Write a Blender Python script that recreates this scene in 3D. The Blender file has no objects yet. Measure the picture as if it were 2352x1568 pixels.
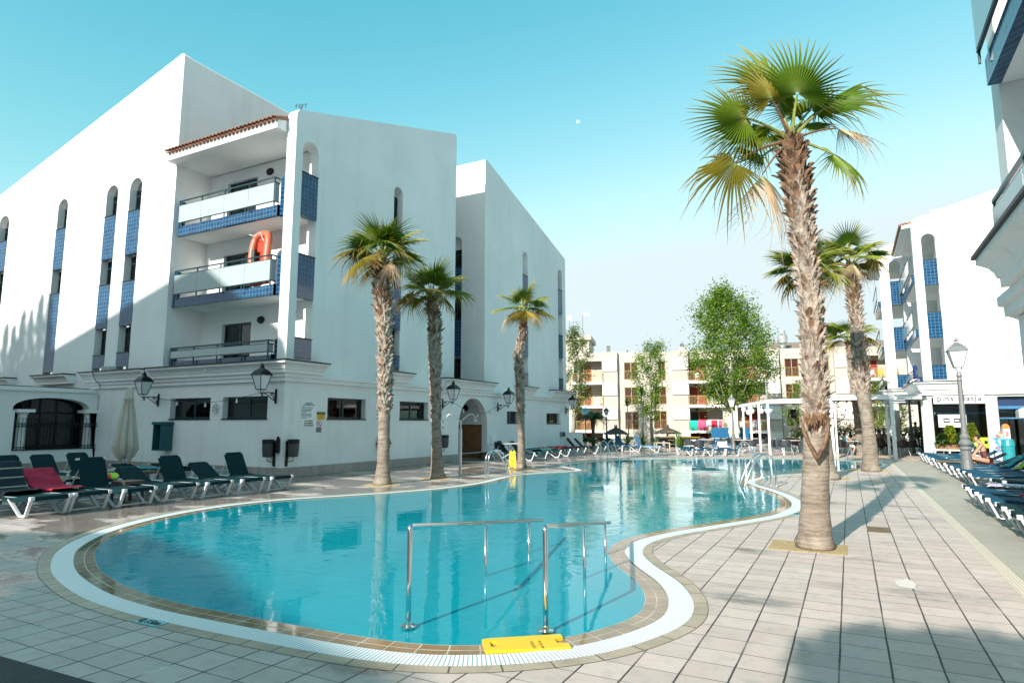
import bpy, bmesh, math, random
from mathutils import Vector, Matrix
from mathutils.geometry import tessellate_polygon
R = math.radians
PI = math.pi
SC = bpy.context.scene
COL = SC.collection

# ---------------------------------------------------------------- camera
CAMH = 1.62
FPX, CX, CY = 1450.0, 1176.0, 784.0          # focal length and centre in a 2352 x 1568 reading of the photograph
PITCH = math.atan(188 / FPX)
YAW = R(27.9)
cam_d = bpy.data.cameras.new('camera')
cam = bpy.data.objects.new('camera', cam_d)
COL.objects.link(cam)
cam_d.sensor_width = 36
cam_d.lens = 36 * FPX / 2352
cam_d.clip_end = 6000
cam.location = (0, 0, CAMH)
cam.rotation_euler = (PI / 2 + PITCH, 0, YAW)
SC.camera = cam

# ---------------------------------------------------------------- sky, sun, exposure
SUN_AZ, SUN_EL = R(8), R(27)
w = bpy.data.worlds.new('World')
SC.world = w
w.use_nodes = True
nt = w.node_tree
nt.nodes.clear()
wo = nt.nodes.new('ShaderNodeOutputWorld')
bg = nt.nodes.new('ShaderNodeBackground')
sky = nt.nodes.new('ShaderNodeTexSky')
sky.sky_type = 'NISHITA'
sky.sun_disc = False
sky.sun_elevation = SUN_EL
sky.sun_rotation = PI + SUN_AZ
sky.air_density = 1.15
sky.dust_density = 1.6
sky.ozone_density = 1.0
tint = nt.nodes.new('ShaderNodeMix')
tint.data_type = 'RGBA'
tint.blend_type = 'MULTIPLY'
tint.inputs['Factor'].default_value = 1
tint.inputs[7].default_value = (0.19, 0.80, 0.655, 1)
nt.links.new(sky.outputs[0], tint.inputs[6])
bw = nt.nodes.new('ShaderNodeRGBToBW')
nt.links.new(sky.outputs[0], bw.inputs[0])
rng_ = nt.nodes.new('ShaderNodeMapRange')                 # the brighter the sky (towards the horizon) the paler it turns
rng_.inputs[1].default_value = 1.2; rng_.inputs[2].default_value = 4.0; rng_.inputs[3].default_value = 0.0; rng_.inputs[4].default_value = 1.0
nt.links.new(bw.outputs[0], rng_.inputs[0])
pale = nt.nodes.new('ShaderNodeMix'); pale.data_type = 'RGBA'; pale.blend_type = 'MULTIPLY'; pale.inputs['Factor'].default_value = 1
cap = nt.nodes.new('ShaderNodeMath'); cap.operation = 'MINIMUM'; cap.inputs[1].default_value = 3.1
nt.links.new(bw.outputs[0], cap.inputs[0])
nt.links.new(cap.outputs[0], pale.inputs[6]); pale.inputs[7].default_value = (0.60, 0.71, 0.74, 1)
skm = nt.nodes.new('ShaderNodeMix'); skm.data_type = 'RGBA'
nt.links.new(rng_.outputs[0], skm.inputs['Factor']); nt.links.new(tint.outputs[2], skm.inputs[6]); nt.links.new(pale.outputs[2], skm.inputs[7])
nt.links.new(skm.outputs[2], bg.inputs[0])
bg.inputs[1].default_value = 0.15
nt.links.new(bg.outputs[0], wo.inputs[0])
sl = bpy.data.lights.new('sun', 'SUN')
sl.energy = 2.75
sl.angle = R(0.5)
sl.color = (1.0, 0.93, 0.84)
sun = bpy.data.objects.new('sun', sl)
COL.objects.link(sun)
SDIR = Vector((math.sin(SUN_AZ) * math.cos(SUN_EL), math.cos(SUN_AZ) * math.cos(SUN_EL), -math.sin(SUN_EL)))
sun.rotation_euler = SDIR.to_track_quat('-Z', 'Y').to_euler()
SC.view_settings.view_transform = 'Standard'
SC.view_settings.look = 'None'
SC.view_settings.exposure = 1.52
SC.view_settings.gamma = 1
SC.cycles.max_bounces = 8
SC.cycles.transparent_max_bounces = 16
SC.cycles.caustics_reflective = False
SC.cycles.caustics_refractive = False
SC.cycles.sample_clamp_indirect = 6

# ---------------------------------------------------------------- reading the photograph: pixel -> place on a real surface
def ray(x, y):
    u = (x - CX) / FPX; v = (CY - y) / FPX
    X = u; Y = math.cos(PITCH) - v * math.sin(PITCH); Z = math.sin(PITCH) + v * math.cos(PITCH)
    return Vector((X * math.cos(YAW) - Y * math.sin(YAW), X * math.sin(YAW) + Y * math.cos(YAW), Z))
def G(x, y, z=0.0):
    d = ray(x, y); t = (z - CAMH) / d.z
    return Vector((d.x * t, d.y * t, z))
def onX(x, y, Xc):
    d = ray(x, y); t = Xc / d.x
    return Vector((Xc, d.y * t, CAMH + d.z * t))
def onY(x, y, Yc):
    d = ray(x, y); t = Yc / d.y
    return Vector((d.x * t, Yc, CAMH + d.z * t))
FW = Vector((-math.sin(YAW), math.cos(YAW), 0))
RT = Vector((math.cos(YAW), math.sin(YAW), 0))
def atD(x, y, dist):
    d = ray(x, y); t = dist / (d.x * FW.x + d.y * FW.y)
    return Vector((d.x * t, d.y * t, CAMH + d.z * t))
def fwd(p): return p.x * FW.x + p.y * FW.y

# ---------------------------------------------------------------- tagging
def tag(o, label=None, cat=None, group=None, kind=None):
    if label: o['label'] = label
    if cat: o['category'] = cat
    if group: o['group'] = group
    if kind: o['kind'] = kind
    return o
ORG = {}
def empty(name, loc, label, cat, group=None, rz=0.0):
    o = bpy.data.objects.new(name, None)
    o.empty_display_size = 0.1
    COL.objects.link(o)
    o.location = loc
    o.rotation_euler = (0, 0, rz)
    tag(o, label, cat, group)
    ORG[o.name] = Vector(loc)
    return o
KIDS = {}
def reg(o, parent):
    if parent is not None:
        o.parent = parent
        KIDS.setdefault(parent.name, []).append(o)
        ORG[o.name] = ORG.get(parent.name, Vector((0, 0, 0)))
def copy_tree(o, parent=None):
    c = o.copy()
    COL.objects.link(c)
    ORG[c.name] = Vector(c.location)
    if parent is not None:
        c.parent = parent
        KIDS.setdefault(parent.name, []).append(c)
    for ch in KIDS.get(o.name, []):
        copy_tree(ch, c)
    return c
ORDN = ['first', 'second', 'third', 'fourth', 'fifth', 'sixth', 'seventh', 'eighth', 'ninth', 'tenth', 'eleventh', 'twelfth',
        'thirteenth', 'fourteenth', 'fifteenth', 'sixteenth', 'seventeenth', 'eighteenth']

# ---------------------------------------------------------------- mesh collector
class MB:
    def __init__(s): s.v = []; s.f = []; s.uv = None
    def add(s, vs, fs):
        n = len(s.v); s.v += [Vector(p) for p in vs]; s.f += [tuple(i + n for i in f) for f in fs]; return s
    def box(s, x0, x1, y0, y1, z0, z1):
        if x0 > x1: x0, x1 = x1, x0
        if y0 > y1: y0, y1 = y1, y0
        if z0 > z1: z0, z1 = z1, z0
        vs = [(x, y, z) for x in (x0, x1) for y in (y0, y1) for z in (z0, z1)]
        return s.add(vs, [(0, 1, 3, 2), (4, 6, 7, 5), (0, 4, 5, 1), (2, 3, 7, 6), (0, 2, 6, 4), (1, 5, 7, 3)])
    def obox(s, c, ax, ay, az):
        """box from centre and three half-axis vectors"""
        c = Vector(c); ax = Vector(ax); ay = Vector(ay); az = Vector(az)
        vs = [c + ax * i + ay * j + az * k for i in (-1, 1) for j in (-1, 1) for k in (-1, 1)]
        return s.add(vs, [(0, 1, 3, 2), (4, 6, 7, 5), (0, 4, 5, 1), (2, 3, 7, 6), (0, 2, 6, 4), (1, 5, 7, 3)])
    def bar(s, a, b, w, h, up=(0, 0, 1)):
        a = Vector(a); b = Vector(b); d = (b - a)
        L = d.length; d.normalize(); up = Vector(up)
        if abs(d.dot(up)) > 0.98: up = Vector((0, 1, 0))
        sx = d.cross(up).normalized(); uz = sx.cross(d).normalized()
        return s.obox((a + b) / 2, d * L / 2, sx * w / 2, uz * h / 2)
    def tube(s, pts, r, n=8, cap=True):
        pts = [Vector(p) for p in pts]
        m = len(pts)
        rs = r if isinstance(r, (list, tuple)) else [r] * m
        prev = None; rings = []
        for i, p in enumerate(pts):
            t = (pts[min(i + 1, m - 1)] - pts[max(i - 1, 0)]).normalized()
            if prev is None:
                ref = Vector((0, 0, 1)) if abs(t.z) < 0.9 else Vector((1, 0, 0))
                u = t.cross(ref).normalized()
            else:
                u = (prev - t * prev.dot(t)).normalized()
            prev = u; vv = t.cross(u)
            rings.append([p + (u * math.cos(2 * PI * k / n) + vv * math.sin(2 * PI * k / n)) * rs[i] for k in range(n)])
        vs = [q for rg in rings for q in rg]; fs = []
        for i in range(m - 1):
            for k in range(n):
                fs.append((i * n + k, i * n + (k + 1) % n, (i + 1) * n + (k + 1) % n, (i + 1) * n + k))
        if cap: fs.append(tuple(range(n - 1, -1, -1))); fs.append(tuple((m - 1) * n + k for k in range(n)))
        return s.add(vs, fs)
    def lathe(s, prof, c=(0, 0, 0), n=16, a0=0.0):
        c = Vector(c); m = len(prof); vs = []
        for (r, z) in prof:
            for k in range(n):
                a = a0 + 2 * PI * k / n
                vs.append(c + Vector((r * math.cos(a), r * math.sin(a), z)))
        fs = [(i * n + k, i * n + (k + 1) % n, (i + 1) * n + (k + 1) % n, (i + 1) * n + k) for i in range(m - 1) for k in range(n)]
        fs.append(tuple(range(n - 1, -1, -1))); fs.append(tuple((m - 1) * n + k for k in range(n)))
        return s.add(vs, fs)
    def plate(s, outer, holes, mp, d, back=True):
        """flat sheet with holes and thickness; mp maps (u,v,depth) to a point"""
        loops = [outer] + list(holes)
        flat = [p for l in loops for p in l]
        tris = tessellate_polygon([[Vector((p[0], p[1], 0)) for p in l] for l in loops])
        n = len(flat); base = len(s.v)
        s.v += [Vector(mp(p[0], p[1], 0)) for p in flat]
        s.v += [Vector(mp(p[0], p[1], d)) for p in flat]
        for t in tris:
            s.f.append(tuple(base + i for i in t))
            if back: s.f.append(tuple(base + n + i for i in reversed(t)))
        o = 0
        for l in loops:
            m = len(l)
            for i in range(m):
                a = o + i; b = o + (i + 1) % m
                s.f.append((base + a, base + b, base + n + b, base + n + a))
            o += m
        return s
    def build(s, name, mat, parent=None, loc=None, smooth=False, local=False, bevel=0.0, up=False):
        """local=True: the collected points are already in the parent's own space"""
        if loc is None: loc = Vector((0, 0, 0))
        off = Vector((0, 0, 0)) if local else (ORG.get(parent.name, Vector((0, 0, 0))) if parent is not None else Vector(loc))
        me = bpy.data.meshes.new(name)
        me.from_pydata([tuple(p - off) for p in s.v], [], s.f)
        if s.uv:
            ul = me.uv_layers.new(name='uv')
            for lp in me.loops: ul.data[lp.index].uv = s.uv[lp.vertex_index]
        me.update()
        bm = bmesh.new(); bm.from_mesh(me)
        if up:
            bm.normal_update()
            for f_ in bm.faces:
                if f_.normal.z < 0: f_.normal_flip()
        else: bmesh.ops.recalc_face_normals(bm, faces=bm.faces)
        bm.to_mesh(me); bm.free()
        if smooth:
            for p in me.polygons: p.use_smooth = True
        me.materials.append(mat)
        o = bpy.data.objects.new(name, me)
        COL.objects.link(o)
        if parent is None: o.location = loc; ORG[o.name] = Vector(loc)
        reg(o, parent)
        if bevel:
            b = o.modifiers.new('bevel', 'BEVEL'); b.width = bevel; b.segments = 2; b.limit_method = 'ANGLE'
        return o
def arch(u0, u1, v0, v1, n=10, rad=None):
    """rectangle with a round head"""
    r = (u1 - u0) / 2; c = (u0 + u1) / 2
    h = r if rad is None else rad
    return [(u0, v0), (u1, v0)] + [(c + r * math.cos(a), v1 - h + h * math.sin(a)) for a in [PI * i / n for i in range(n + 1)]]
def rect(u0, u1, v0, v1): return [(u0, v0), (u1, v0), (u1, v1), (u0, v1)]

# ---------------------------------------------------------------- materials
MATS = {}
def newmat(name):
    m = bpy.data.materials.new(name); m.use_nodes = True
    MATS[name] = m
    return m, m.node_tree, m.node_tree.nodes['Principled BSDF']
def N(nt_, t, **kw):
    n = nt_.nodes.new(t)
    for k, v in kw.items(): setattr(n, k, v)
    return n
def mix(nt_, a, b, fac, mode='MIX'):
    n = nt_.nodes.new('ShaderNodeMix'); n.data_type = 'RGBA'; n.blend_type = mode
    for val, idx in ((a, 6), (b, 7), (fac, 0)):
        if isinstance(val, bpy.types.NodeSocket): nt_.links.new(val, n.inputs[idx])
        elif idx == 0: n.inputs[0].default_value = val
        else: n.inputs[idx].default_value = tuple(val) + ((1,) if len(val) == 3 else ())
    return n.outputs[2]
def noise(nt_, vec, scale, detail=3, rough=0.6, lo=0.35, hi=0.65, dim='3D'):
    n = N(nt_, 'ShaderNodeTexNoise'); n.inputs['Scale'].default_value = scale; n.inputs['Detail'].default_value = detail
    n.inputs['Roughness'].default_value = rough
    if vec is not None: nt_.links.new(vec, n.inputs['Vector'])
    r = N(nt_, 'ShaderNodeMapRange'); r.inputs[1].default_value = lo; r.inputs[2].default_value = hi
    nt_.links.new(n.outputs[0], r.inputs[0])
    return r.outputs[0]
def objvec(nt_, scale=(1, 1, 1), rot=(0, 0, 0)):
    tc = N(nt_, 'ShaderNodeTexCoord'); mp = N(nt_, 'ShaderNodeMapping')
    mp.inputs['Scale'].default_value = scale; mp.inputs['Rotation'].default_value = rot
    nt_.links.new(tc.outputs['Object'], mp.inputs[0])
    return mp.outputs[0]
def bump(nt_, h, bsdf, strength, dist=0.02):
    b = N(nt_, 'ShaderNodeBump'); b.inputs['Strength'].default_value = strength; b.inputs['Distance'].default_value = dist
    nt_.links.new(h, b.inputs['Height']); nt_.links.new(b.outputs[0], bsdf.inputs['Normal'])
def simple(name, col, rough=0.5, metal=0.0, var=0.12, scale=6.0, bmp=0.0, col2=None, spec=None, trans=0.0):
    m, t, p = newmat(name)
    v = objvec(t)
    f = noise(t, v, scale, 4)
    c2 = col2 if col2 else tuple(c * (1 - var) for c in col)
    t.links.new(mix(t, col, c2, f), p.inputs['Base Color'])
    p.inputs['Roughness'].default_value = rough; p.inputs['Metallic'].default_value = metal
    if spec is not None: p.inputs['Specular IOR Level'].default_value = spec
    if bmp: bump(t, noise(t, v, scale * 6, 3), p, bmp, 0.01)
    return m
def wallmat(name, col, dirt=(0.55, 0.54, 0.5), amt=0.25, bmp=0.25):
    m, t, p = newmat(name)
    v = objvec(t); vs = objvec(t, (1.6, 1.6, 0.12))
    big = noise(t, v, 0.35, 4, 0.6, 0.35, 0.75)
    streak = noise(t, vs, 1.6, 5, 0.65, 0.55, 0.8)
    c = mix(t, col, tuple(a * 0.87 for a in col), big)
    mul = N(t, 'ShaderNodeMath', operation='MULTIPLY'); mul.inputs[1].default_value = amt
    t.links.new(streak, mul.inputs[0])
    c = mix(t, c, dirt, mul.outputs[0])
    t.links.new(c, p.inputs['Base Color']); p.inputs['Roughness'].default_value = 0.85
    p.inputs['Specular IOR Level'].default_value = 0.2
    bump(t, noise(t, v, 22, 5, 0.7, 0.3, 0.7), p, bmp, 0.012)
    return m
def xyz_comb(t, vec=None):
    """vertical walls of any heading along x or y: u = x+y, v = z"""
    tc = N(t, 'ShaderNodeTexCoord'); s = N(t, 'ShaderNodeSeparateXYZ'); c = N(t, 'ShaderNodeCombineXYZ')
    a = N(t, 'ShaderNodeMath', operation='ADD')
    t.links.new(tc.outputs['Object'], s.inputs[0])
    t.links.new(s.outputs[0], a.inputs[0]); t.links.new(s.outputs[1], a.inputs[1])
    t.links.new(a.outputs[0], c.inputs[0]); t.links.new(s.outputs[2], c.inputs[1])
    return c.outputs[0]
def tilemat(name, c1, c2, mortar, w_, h_, msize=0.008, rough=0.1, vec='wall', rot=0.0, off=0.0, bmp=0.4, var=0.0, spec=0.5, shift=(0, 0)):
    m, t, p = newmat(name)
    if vec == 'wall': v = xyz_comb(t)
    elif vec == 'uv':
        tc = N(t, 'ShaderNodeTexCoord'); v = tc.outputs['UV']
    else: v = objvec(t)
    mp = N(t, 'ShaderNodeMapping'); mp.inputs['Location'].default_value = (shift[0], shift[1], 0); mp.inputs['Rotation'].default_value = (0, 0, rot)
    t.links.new(v, mp.inputs[0]); v = mp.outputs[0]
    b = N(t, 'ShaderNodeTexBrick'); b.offset = off; b.squash = 1
    b.inputs['Scale'].default_value = 1; b.inputs['Brick Width'].default_value = w_; b.inputs['Row Height'].default_value = h_
    b.inputs['Mortar Size'].default_value = msize; b.inputs['Mortar Smooth'].default_value = 0.1
    b.inputs['Color1'].default_value = (*c1, 1); b.inputs['Color2'].default_value = (*c2, 1); b.inputs['Mortar'].default_value = (*mortar, 1)
    t.links.new(v, b.inputs['Vector'])
    c = b.outputs[0]
    if var:
        ov = objvec(t)
        c = mix(t, c, tuple(a * (1 - var) for a in c1), noise(t, ov, 3.0, 5, 0.65, 0.45, 0.75))
    t.links.new(c, p.inputs['Base Color'])
    rr = N(t, 'ShaderNodeMapRange'); rr.inputs[3].default_value = rough; rr.inputs[4].default_value = 0.8
    t.links.new(b.outputs['Fac'], rr.inputs[0]); t.links.new(rr.outputs[0], p.inputs['Roughness'])
    p.inputs['Specular IOR Level'].default_value = spec
    inv = N(t, 'ShaderNodeMath', operation='SUBTRACT'); inv.inputs[0].default_value = 1
    t.links.new(b.outputs['Fac'], inv.inputs[1])
    # each glazed tile sits at its own small tilt
    bump(t, inv.outputs[0], p, bmp, 0.01)
    return m
WHITE = wallmat('white_render', (0.84, 0.84, 0.84), amt=0.4)
WHITE2 = wallmat('white_render_clean', (0.86, 0.86, 0.85), amt=0.1, bmp=0.1)
CONC = wallmat('pale_concrete', (0.56, 0.505, 0.435), dirt=(0.38, 0.35, 0.31), amt=0.55, bmp=0.4)
CONC2 = wallmat('pale_concrete_panel', (0.50, 0.46, 0.40), dirt=(0.36, 0.33, 0.3), amt=0.6, bmp=0.4)
BLUE = tilemat('blue_glazed_tile', (0.003, 0.038, 0.105), (0.008, 0.070, 0.165), (0.14, 0.24, 0.30), 0.152, 0.152, 0.005, 0.08, bmp=0.5)
PLINTH = tilemat('plinth_tile', (0.33, 0.29, 0.27), (0.40, 0.345, 0.32), (0.20, 0.18, 0.17), 0.31, 0.60, 0.006, 0.45, var=0.15)
TERRA = simple('terracotta', (0.34, 0.17, 0.11), 0.85, var=0.45, scale=5, bmp=0.3)
DKMETAL = simple('dark_green_metal', (0.012, 0.05, 0.06), 0.35, 0.2, var=0.2)
BLACK = simple('black_iron', (0.012, 0.013, 0.015), 0.4, 0.4, var=0.3)
GREYMET = simple('grey_painted_metal', (0.22, 0.23, 0.23), 0.45, 0.3, var=0.2, scale=9)
STEEL = simple('polished_steel', (0.75, 0.75, 0.76), 0.13, 1.0, var=0.15, scale=12)
ALU = simple('brushed_aluminium', (0.62, 0.63, 0.64), 0.32, 0.9, var=0.15, scale=10)
WPLAST = simple('white_plastic', (0.66, 0.68, 0.70), 0.35, var=0.08, scale=5)
GREENFAB = simple('dark_green_mesh_fabric', (0.006, 0.034, 0.040), 0.8, var=0.25, scale=40, bmp=0.25, spec=0.12)
BLUEFAB = simple('blue_mesh_fabric', (0.010, 0.070, 0.125), 0.8, var=0.25, scale=40, bmp=0.25, spec=0.15)
PALEFAB = simple('pale_blue_mesh_fabric', (0.16, 0.30, 0.46), 0.6, var=0.2, scale=40, bmp=0.25)
REDTOW = simple('crimson_towel', (0.60, 0.025, 0.07), 0.95, var=0.35, scale=7, bmp=0.6)
CREAMTOW = simple('cream_cloth', (0.66, 0.62, 0.54), 0.95, var=0.15, scale=5, bmp=0.3)
CHAIRPL = simple('charcoal_plastic', (0.045, 0.055, 0.068), 0.45, var=0.2, scale=8)
WOODBR = simple('brown_resin', (0.13, 0.095, 0.075), 0.55, var=0.3, scale=8)
THATCH = simple('dark_thatch', (0.105, 0.085, 0.07), 0.95, var=0.5, scale=25, bmp=1.0)
YEL = simple('yellow_plastic', (0.85, 0.55, 0.02), 0.4, var=0.06)
ORANGE = simple('orange_vinyl', (0.62, 0.15, 0.08), 0.4, var=0.15, scale=3)
GOLDAL = simple('gold_aluminium', (0.55, 0.42, 0.20), 0.4, 0.4, var=0.1)
DARKIN = simple('dark_interior', (0.02, 0.021, 0.022), 0.8, var=0.4, scale=1.5)
BLIND = simple('grey_roller_blind', (0.13, 0.125, 0.115), 0.8, var=.35, scale=.8)
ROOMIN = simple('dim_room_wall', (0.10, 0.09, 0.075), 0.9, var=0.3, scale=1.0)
FROST = simple('frosted_lamp_glass', (0.70, 0.73, 0.74), 0.25, var=0.05)
FROSTP = simple('frosted_panel_glass', (0.36, 0.43, 0.43), 0.12, var=0.06, scale=1.0)
BLUEP = simple('blue_painted_timber', (0.02, 0.16, 0.33), 0.5, var=0.2)
LIME = simple('lime_green_panel', (0.42, 0.60, 0.03), 0.4, var=0.08)
SKIN = simple('skin', (0.50, 0.27, 0.17), 0.5, var=0.12, scale=14)
HAIR = simple('dark_hair', (0.018, 0.012, 0.009), 0.5, var=0.4, scale=40)
GRAVEL = simple('yellow_gravel', (0.80, 0.62, 0.34), 0.95, col2=(0.55, 0.38, 0.17), scale=35, bmp=1.0)
TRUNKS = None

def stripes(name, cols, scale, rot=0.0, axis='X', rough=0.9, bmp=0.0, dist=0.0):
    """cloth in stripes of several colours, laid out in the object's own space"""
    m, t, p = newmat(name)
    v = objvec(t, rot=(0, 0, rot))
    s = N(t, 'ShaderNodeSeparateXYZ'); t.links.new(v, s.inputs[0])
    src = s.outputs[{'X': 0, 'Y': 1, 'Z': 2}[axis]]
    if dist:
        nz = N(t, 'ShaderNodeTexNoise'); nz.inputs['Scale'].default_value = 9; t.links.new(v, nz.inputs['Vector'])
        mm = N(t, 'ShaderNodeMath', operation='MULTIPLY_ADD'); mm.inputs[1].default_value = dist
        t.links.new(nz.outputs[0], mm.inputs[0]); t.links.new(src, mm.inputs[2]); src = mm.outputs[0]
    mu = N(t, 'ShaderNodeMath', operation='MULTIPLY'); mu.inputs[1].default_value = scale
    t.links.new(src, mu.inputs[0])
    fr = N(t, 'ShaderNodeMath', operation='FRACT'); t.links.new(mu.outputs[0], fr.inputs[0])
    cr = N(t, 'ShaderNodeValToRGB'); cr.color_ramp.interpolation = 'CONSTANT'
    while len(cr.color_ramp.elements) < len(cols): cr.color_ramp.elements.new(0.5)
    for i, c in enumerate(cols):
        cr.color_ramp.elements[i].position = i / len(cols); cr.color_ramp.elements[i].color = (*c, 1)
    t.links.new(fr.outputs[0], cr.inputs[0]); t.links.new(cr.outputs[0], p.inputs['Base Color'])
    p.inputs['Roughness'].default_value = rough
    if bmp: bump(t, fr.outputs[0], p, bmp, 0.02)
    return m
T_STRIPE = stripes('red_yellow_striped_towel', [(0.6, 0.03, 0.04), (0.7, 0.45, 0.03), (0.6, 0.03, 0.04), (0.35, 0.02, 0.04)], 3.5, 0.6)
T_MULTI = stripes('lime_red_yellow_towel', [(0.65, 0.06, 0.04), (0.30, 0.60, 0.03), (0.80, 0.65, 0.03), (0.75, 0.2, 0.03), (0.5, 0.02, 0.05)], 2.0, 0.5, 'Y', dist=0.25)
T_FLOR = stripes('black_yellow_purple_patterned_towel', [(0.01, 0.01, 0.012), (0.6, 0.5, 0.03), (0.01, 0.02, 0.02), (0.16, 0.01, 0.15), (0.55, 0.57, 0.5), (0.01, 0.01, 0.012)], 4.0, 0.9, dist=0.5)
T_NAVY = stripes('navy_towel_pale_pinstripes', [(0.012, 0.02, 0.035)] * 5 + [(0.4, 0.38, 0.28)] + [(0.012, 0.02, 0.035)] * 2, 6.0, 0, 'Z')
T_TEAL = simple('teal_towel', (0.02, 0.35, 0.36), 0.9, var=0.4, scale=9, bmp=0.5)
T_LIME = simple('lime_towel', (0.40, 0.50, 0.04), 0.9, var=0.35, scale=9, bmp=0.5)
T_WB = stripes('white_blue_patterned_towel', [(0.75, 0.78, 0.82), (0.05, 0.12, 0.3), (0.75, 0.78, 0.82), (0.3, 0.05, 0.2)], 9.0, 0.7, dist=0.5)
T_MAG = simple('magenta_towel', (0.40, 0.01, 0.10), 0.9, var=0.3, scale=9, bmp=0.5)
T_PINK = simple('pink_towel', (0.62, 0.10, 0.22), 0.9, var=0.2, scale=9)
T_GREEN = simple('sea_green_towel', (0.01, 0.50, 0.36), 0.9, var=0.15, scale=9)
T_WHITE = simple('white_towel', (0.75, 0.72, 0.76), 0.9, var=0.12, scale=9, bmp=0.3)
CURT_R = stripes('brick_red_curtain', [(0.30, 0.045, 0.035), (0.22, 0.03, 0.025), (0.36, 0.06, 0.045), (0.17, 0.022, 0.02)], 7.0, 0, 'X', bmp=0.4)
CURT_B = stripes('beige_curtain', [(0.42, 0.33, 0.22), (0.30, 0.24, 0.16), (0.5, 0.40, 0.28), (0.26, 0.2, 0.13)], 9.0, 0, 'X', bmp=0.4)
CURT_B2 = stripes('beige_curtain_side', [(0.42, 0.33, 0.22), (0.30, 0.24, 0.16), (0.5, 0.40, 0.28), (0.26, 0.2, 0.13)], 9.0, 0, 'Y', bmp=0.4)
LOUVRE = stripes('white_louvre', [(0.78, 0.78, 0.76), (0.78, 0.78, 0.76), (0.72, 0.72, 0.7), (0.40, 0.40, 0.39)], 6.2, 0, 'Z', rough=0.5, bmp=0.6)
CORRUG = simple('galvanised_vent', (0.55, 0.56, 0.57), 0.4, 0.6)

def glassmat(name, tintc, dark=0.0, rough=0.0, ior=1.45, bmp=0.0):
    """clear sheet: lets the light straight through and mirrors by Fresnel"""
    m = bpy.data.materials.new(name); m.use_nodes = True; t = m.node_tree; t.nodes.clear(); MATS[name] = m
    o = N(t, 'ShaderNodeOutputMaterial'); mx = N(t, 'ShaderNodeMixShader')
    tr = N(t, 'ShaderNodeBsdfTransparent'); gl = N(t, 'ShaderNodeBsdfGlossy'); fr = N(t, 'ShaderNodeFresnel')
    tr.inputs[0].default_value = (*tintc, 1); gl.inputs['Roughness'].default_value = rough; fr.inputs[0].default_value = ior
    gl.inputs[0].default_value = (1, 1, 1, 1)
    t.links.new(fr.outputs[0], mx.inputs[0]); t.links.new(tr.outputs[0], mx.inputs[1]); t.links.new(gl.outputs[0], mx.inputs[2])
    t.links.new(mx.outputs[0], o.inputs[0])
    return m, t, gl, fr, mx
GLASS = glassmat('window_glass', (0.75, 0.82, 0.82))[0]
GLASSDK = glassmat('smoked_window_glass', (0.35, 0.36, 0.36), ior=1.6)[0]
GLASSBL = glassmat('blue_tinted_glass', (0.10, 0.35, 0.48), ior=1.6)[0]

# water: transparent with a turquoise tint, rippled mirror
WATER, t, gl, fr, mx = glassmat('pool_water', (0.60, 0.95, 0.98), ior=1.44)
gl.inputs[0].default_value = (0.92, 0.98, 1.0, 1)
# cloudiness of the pool water itself: a soft turquoise return of the light that falls on it
dfw = N(t, 'ShaderNodeBsdfDiffuse'); dfw.inputs[0].default_value = (0.01, 0.70, 0.84, 1)
mxw = N(t, 'ShaderNodeMixShader'); mxw.inputs[0].default_value = 0.38
trw = [n_ for n_ in t.nodes if n_.type == 'BSDF_TRANSPARENT'][0]
t.links.new(trw.outputs[0], mxw.inputs[1]); t.links.new(dfw.outputs[0], mxw.inputs[2]); t.links.new(mxw.outputs[0], mx.inputs[1])
v = objvec(t)
h1 = N(t, 'ShaderNodeTexNoise'); h1.inputs['Scale'].default_value = 3.2; h1.inputs['Detail'].default_value = 4; h1.inputs['Distortion'].default_value = 0.4
h2 = N(t, 'ShaderNodeTexNoise'); h2.inputs['Scale'].default_value = 0.30; h2.inputs['Detail'].default_value = 2
t.links.new(v, h1.inputs['Vector']); t.links.new(v, h2.inputs['Vector'])
mr = N(t, 'ShaderNodeMapRange'); mr.inputs[1].default_value = 0.36; mr.inputs[2].default_value = 0.66
t.links.new(h2.outputs[0], mr.inputs[0])
mm = N(t, 'ShaderNodeMath', operation='MULTIPLY'); t.links.new(h1.outputs[0], mm.inputs[0]); t.links.new(mr.outputs[0], mm.inputs[1])
bb = N(t, 'ShaderNodeBump'); bb.inputs['Strength'].default_value = 0.22; bb.inputs['Distance'].default_value = 0.05
t.links.new(mm.outputs[0], bb.inputs['Height']); t.links.new(bb.outputs[0], gl.inputs['Normal']); t.links.new(bb.outputs[0], fr.inputs['Normal'])

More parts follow.
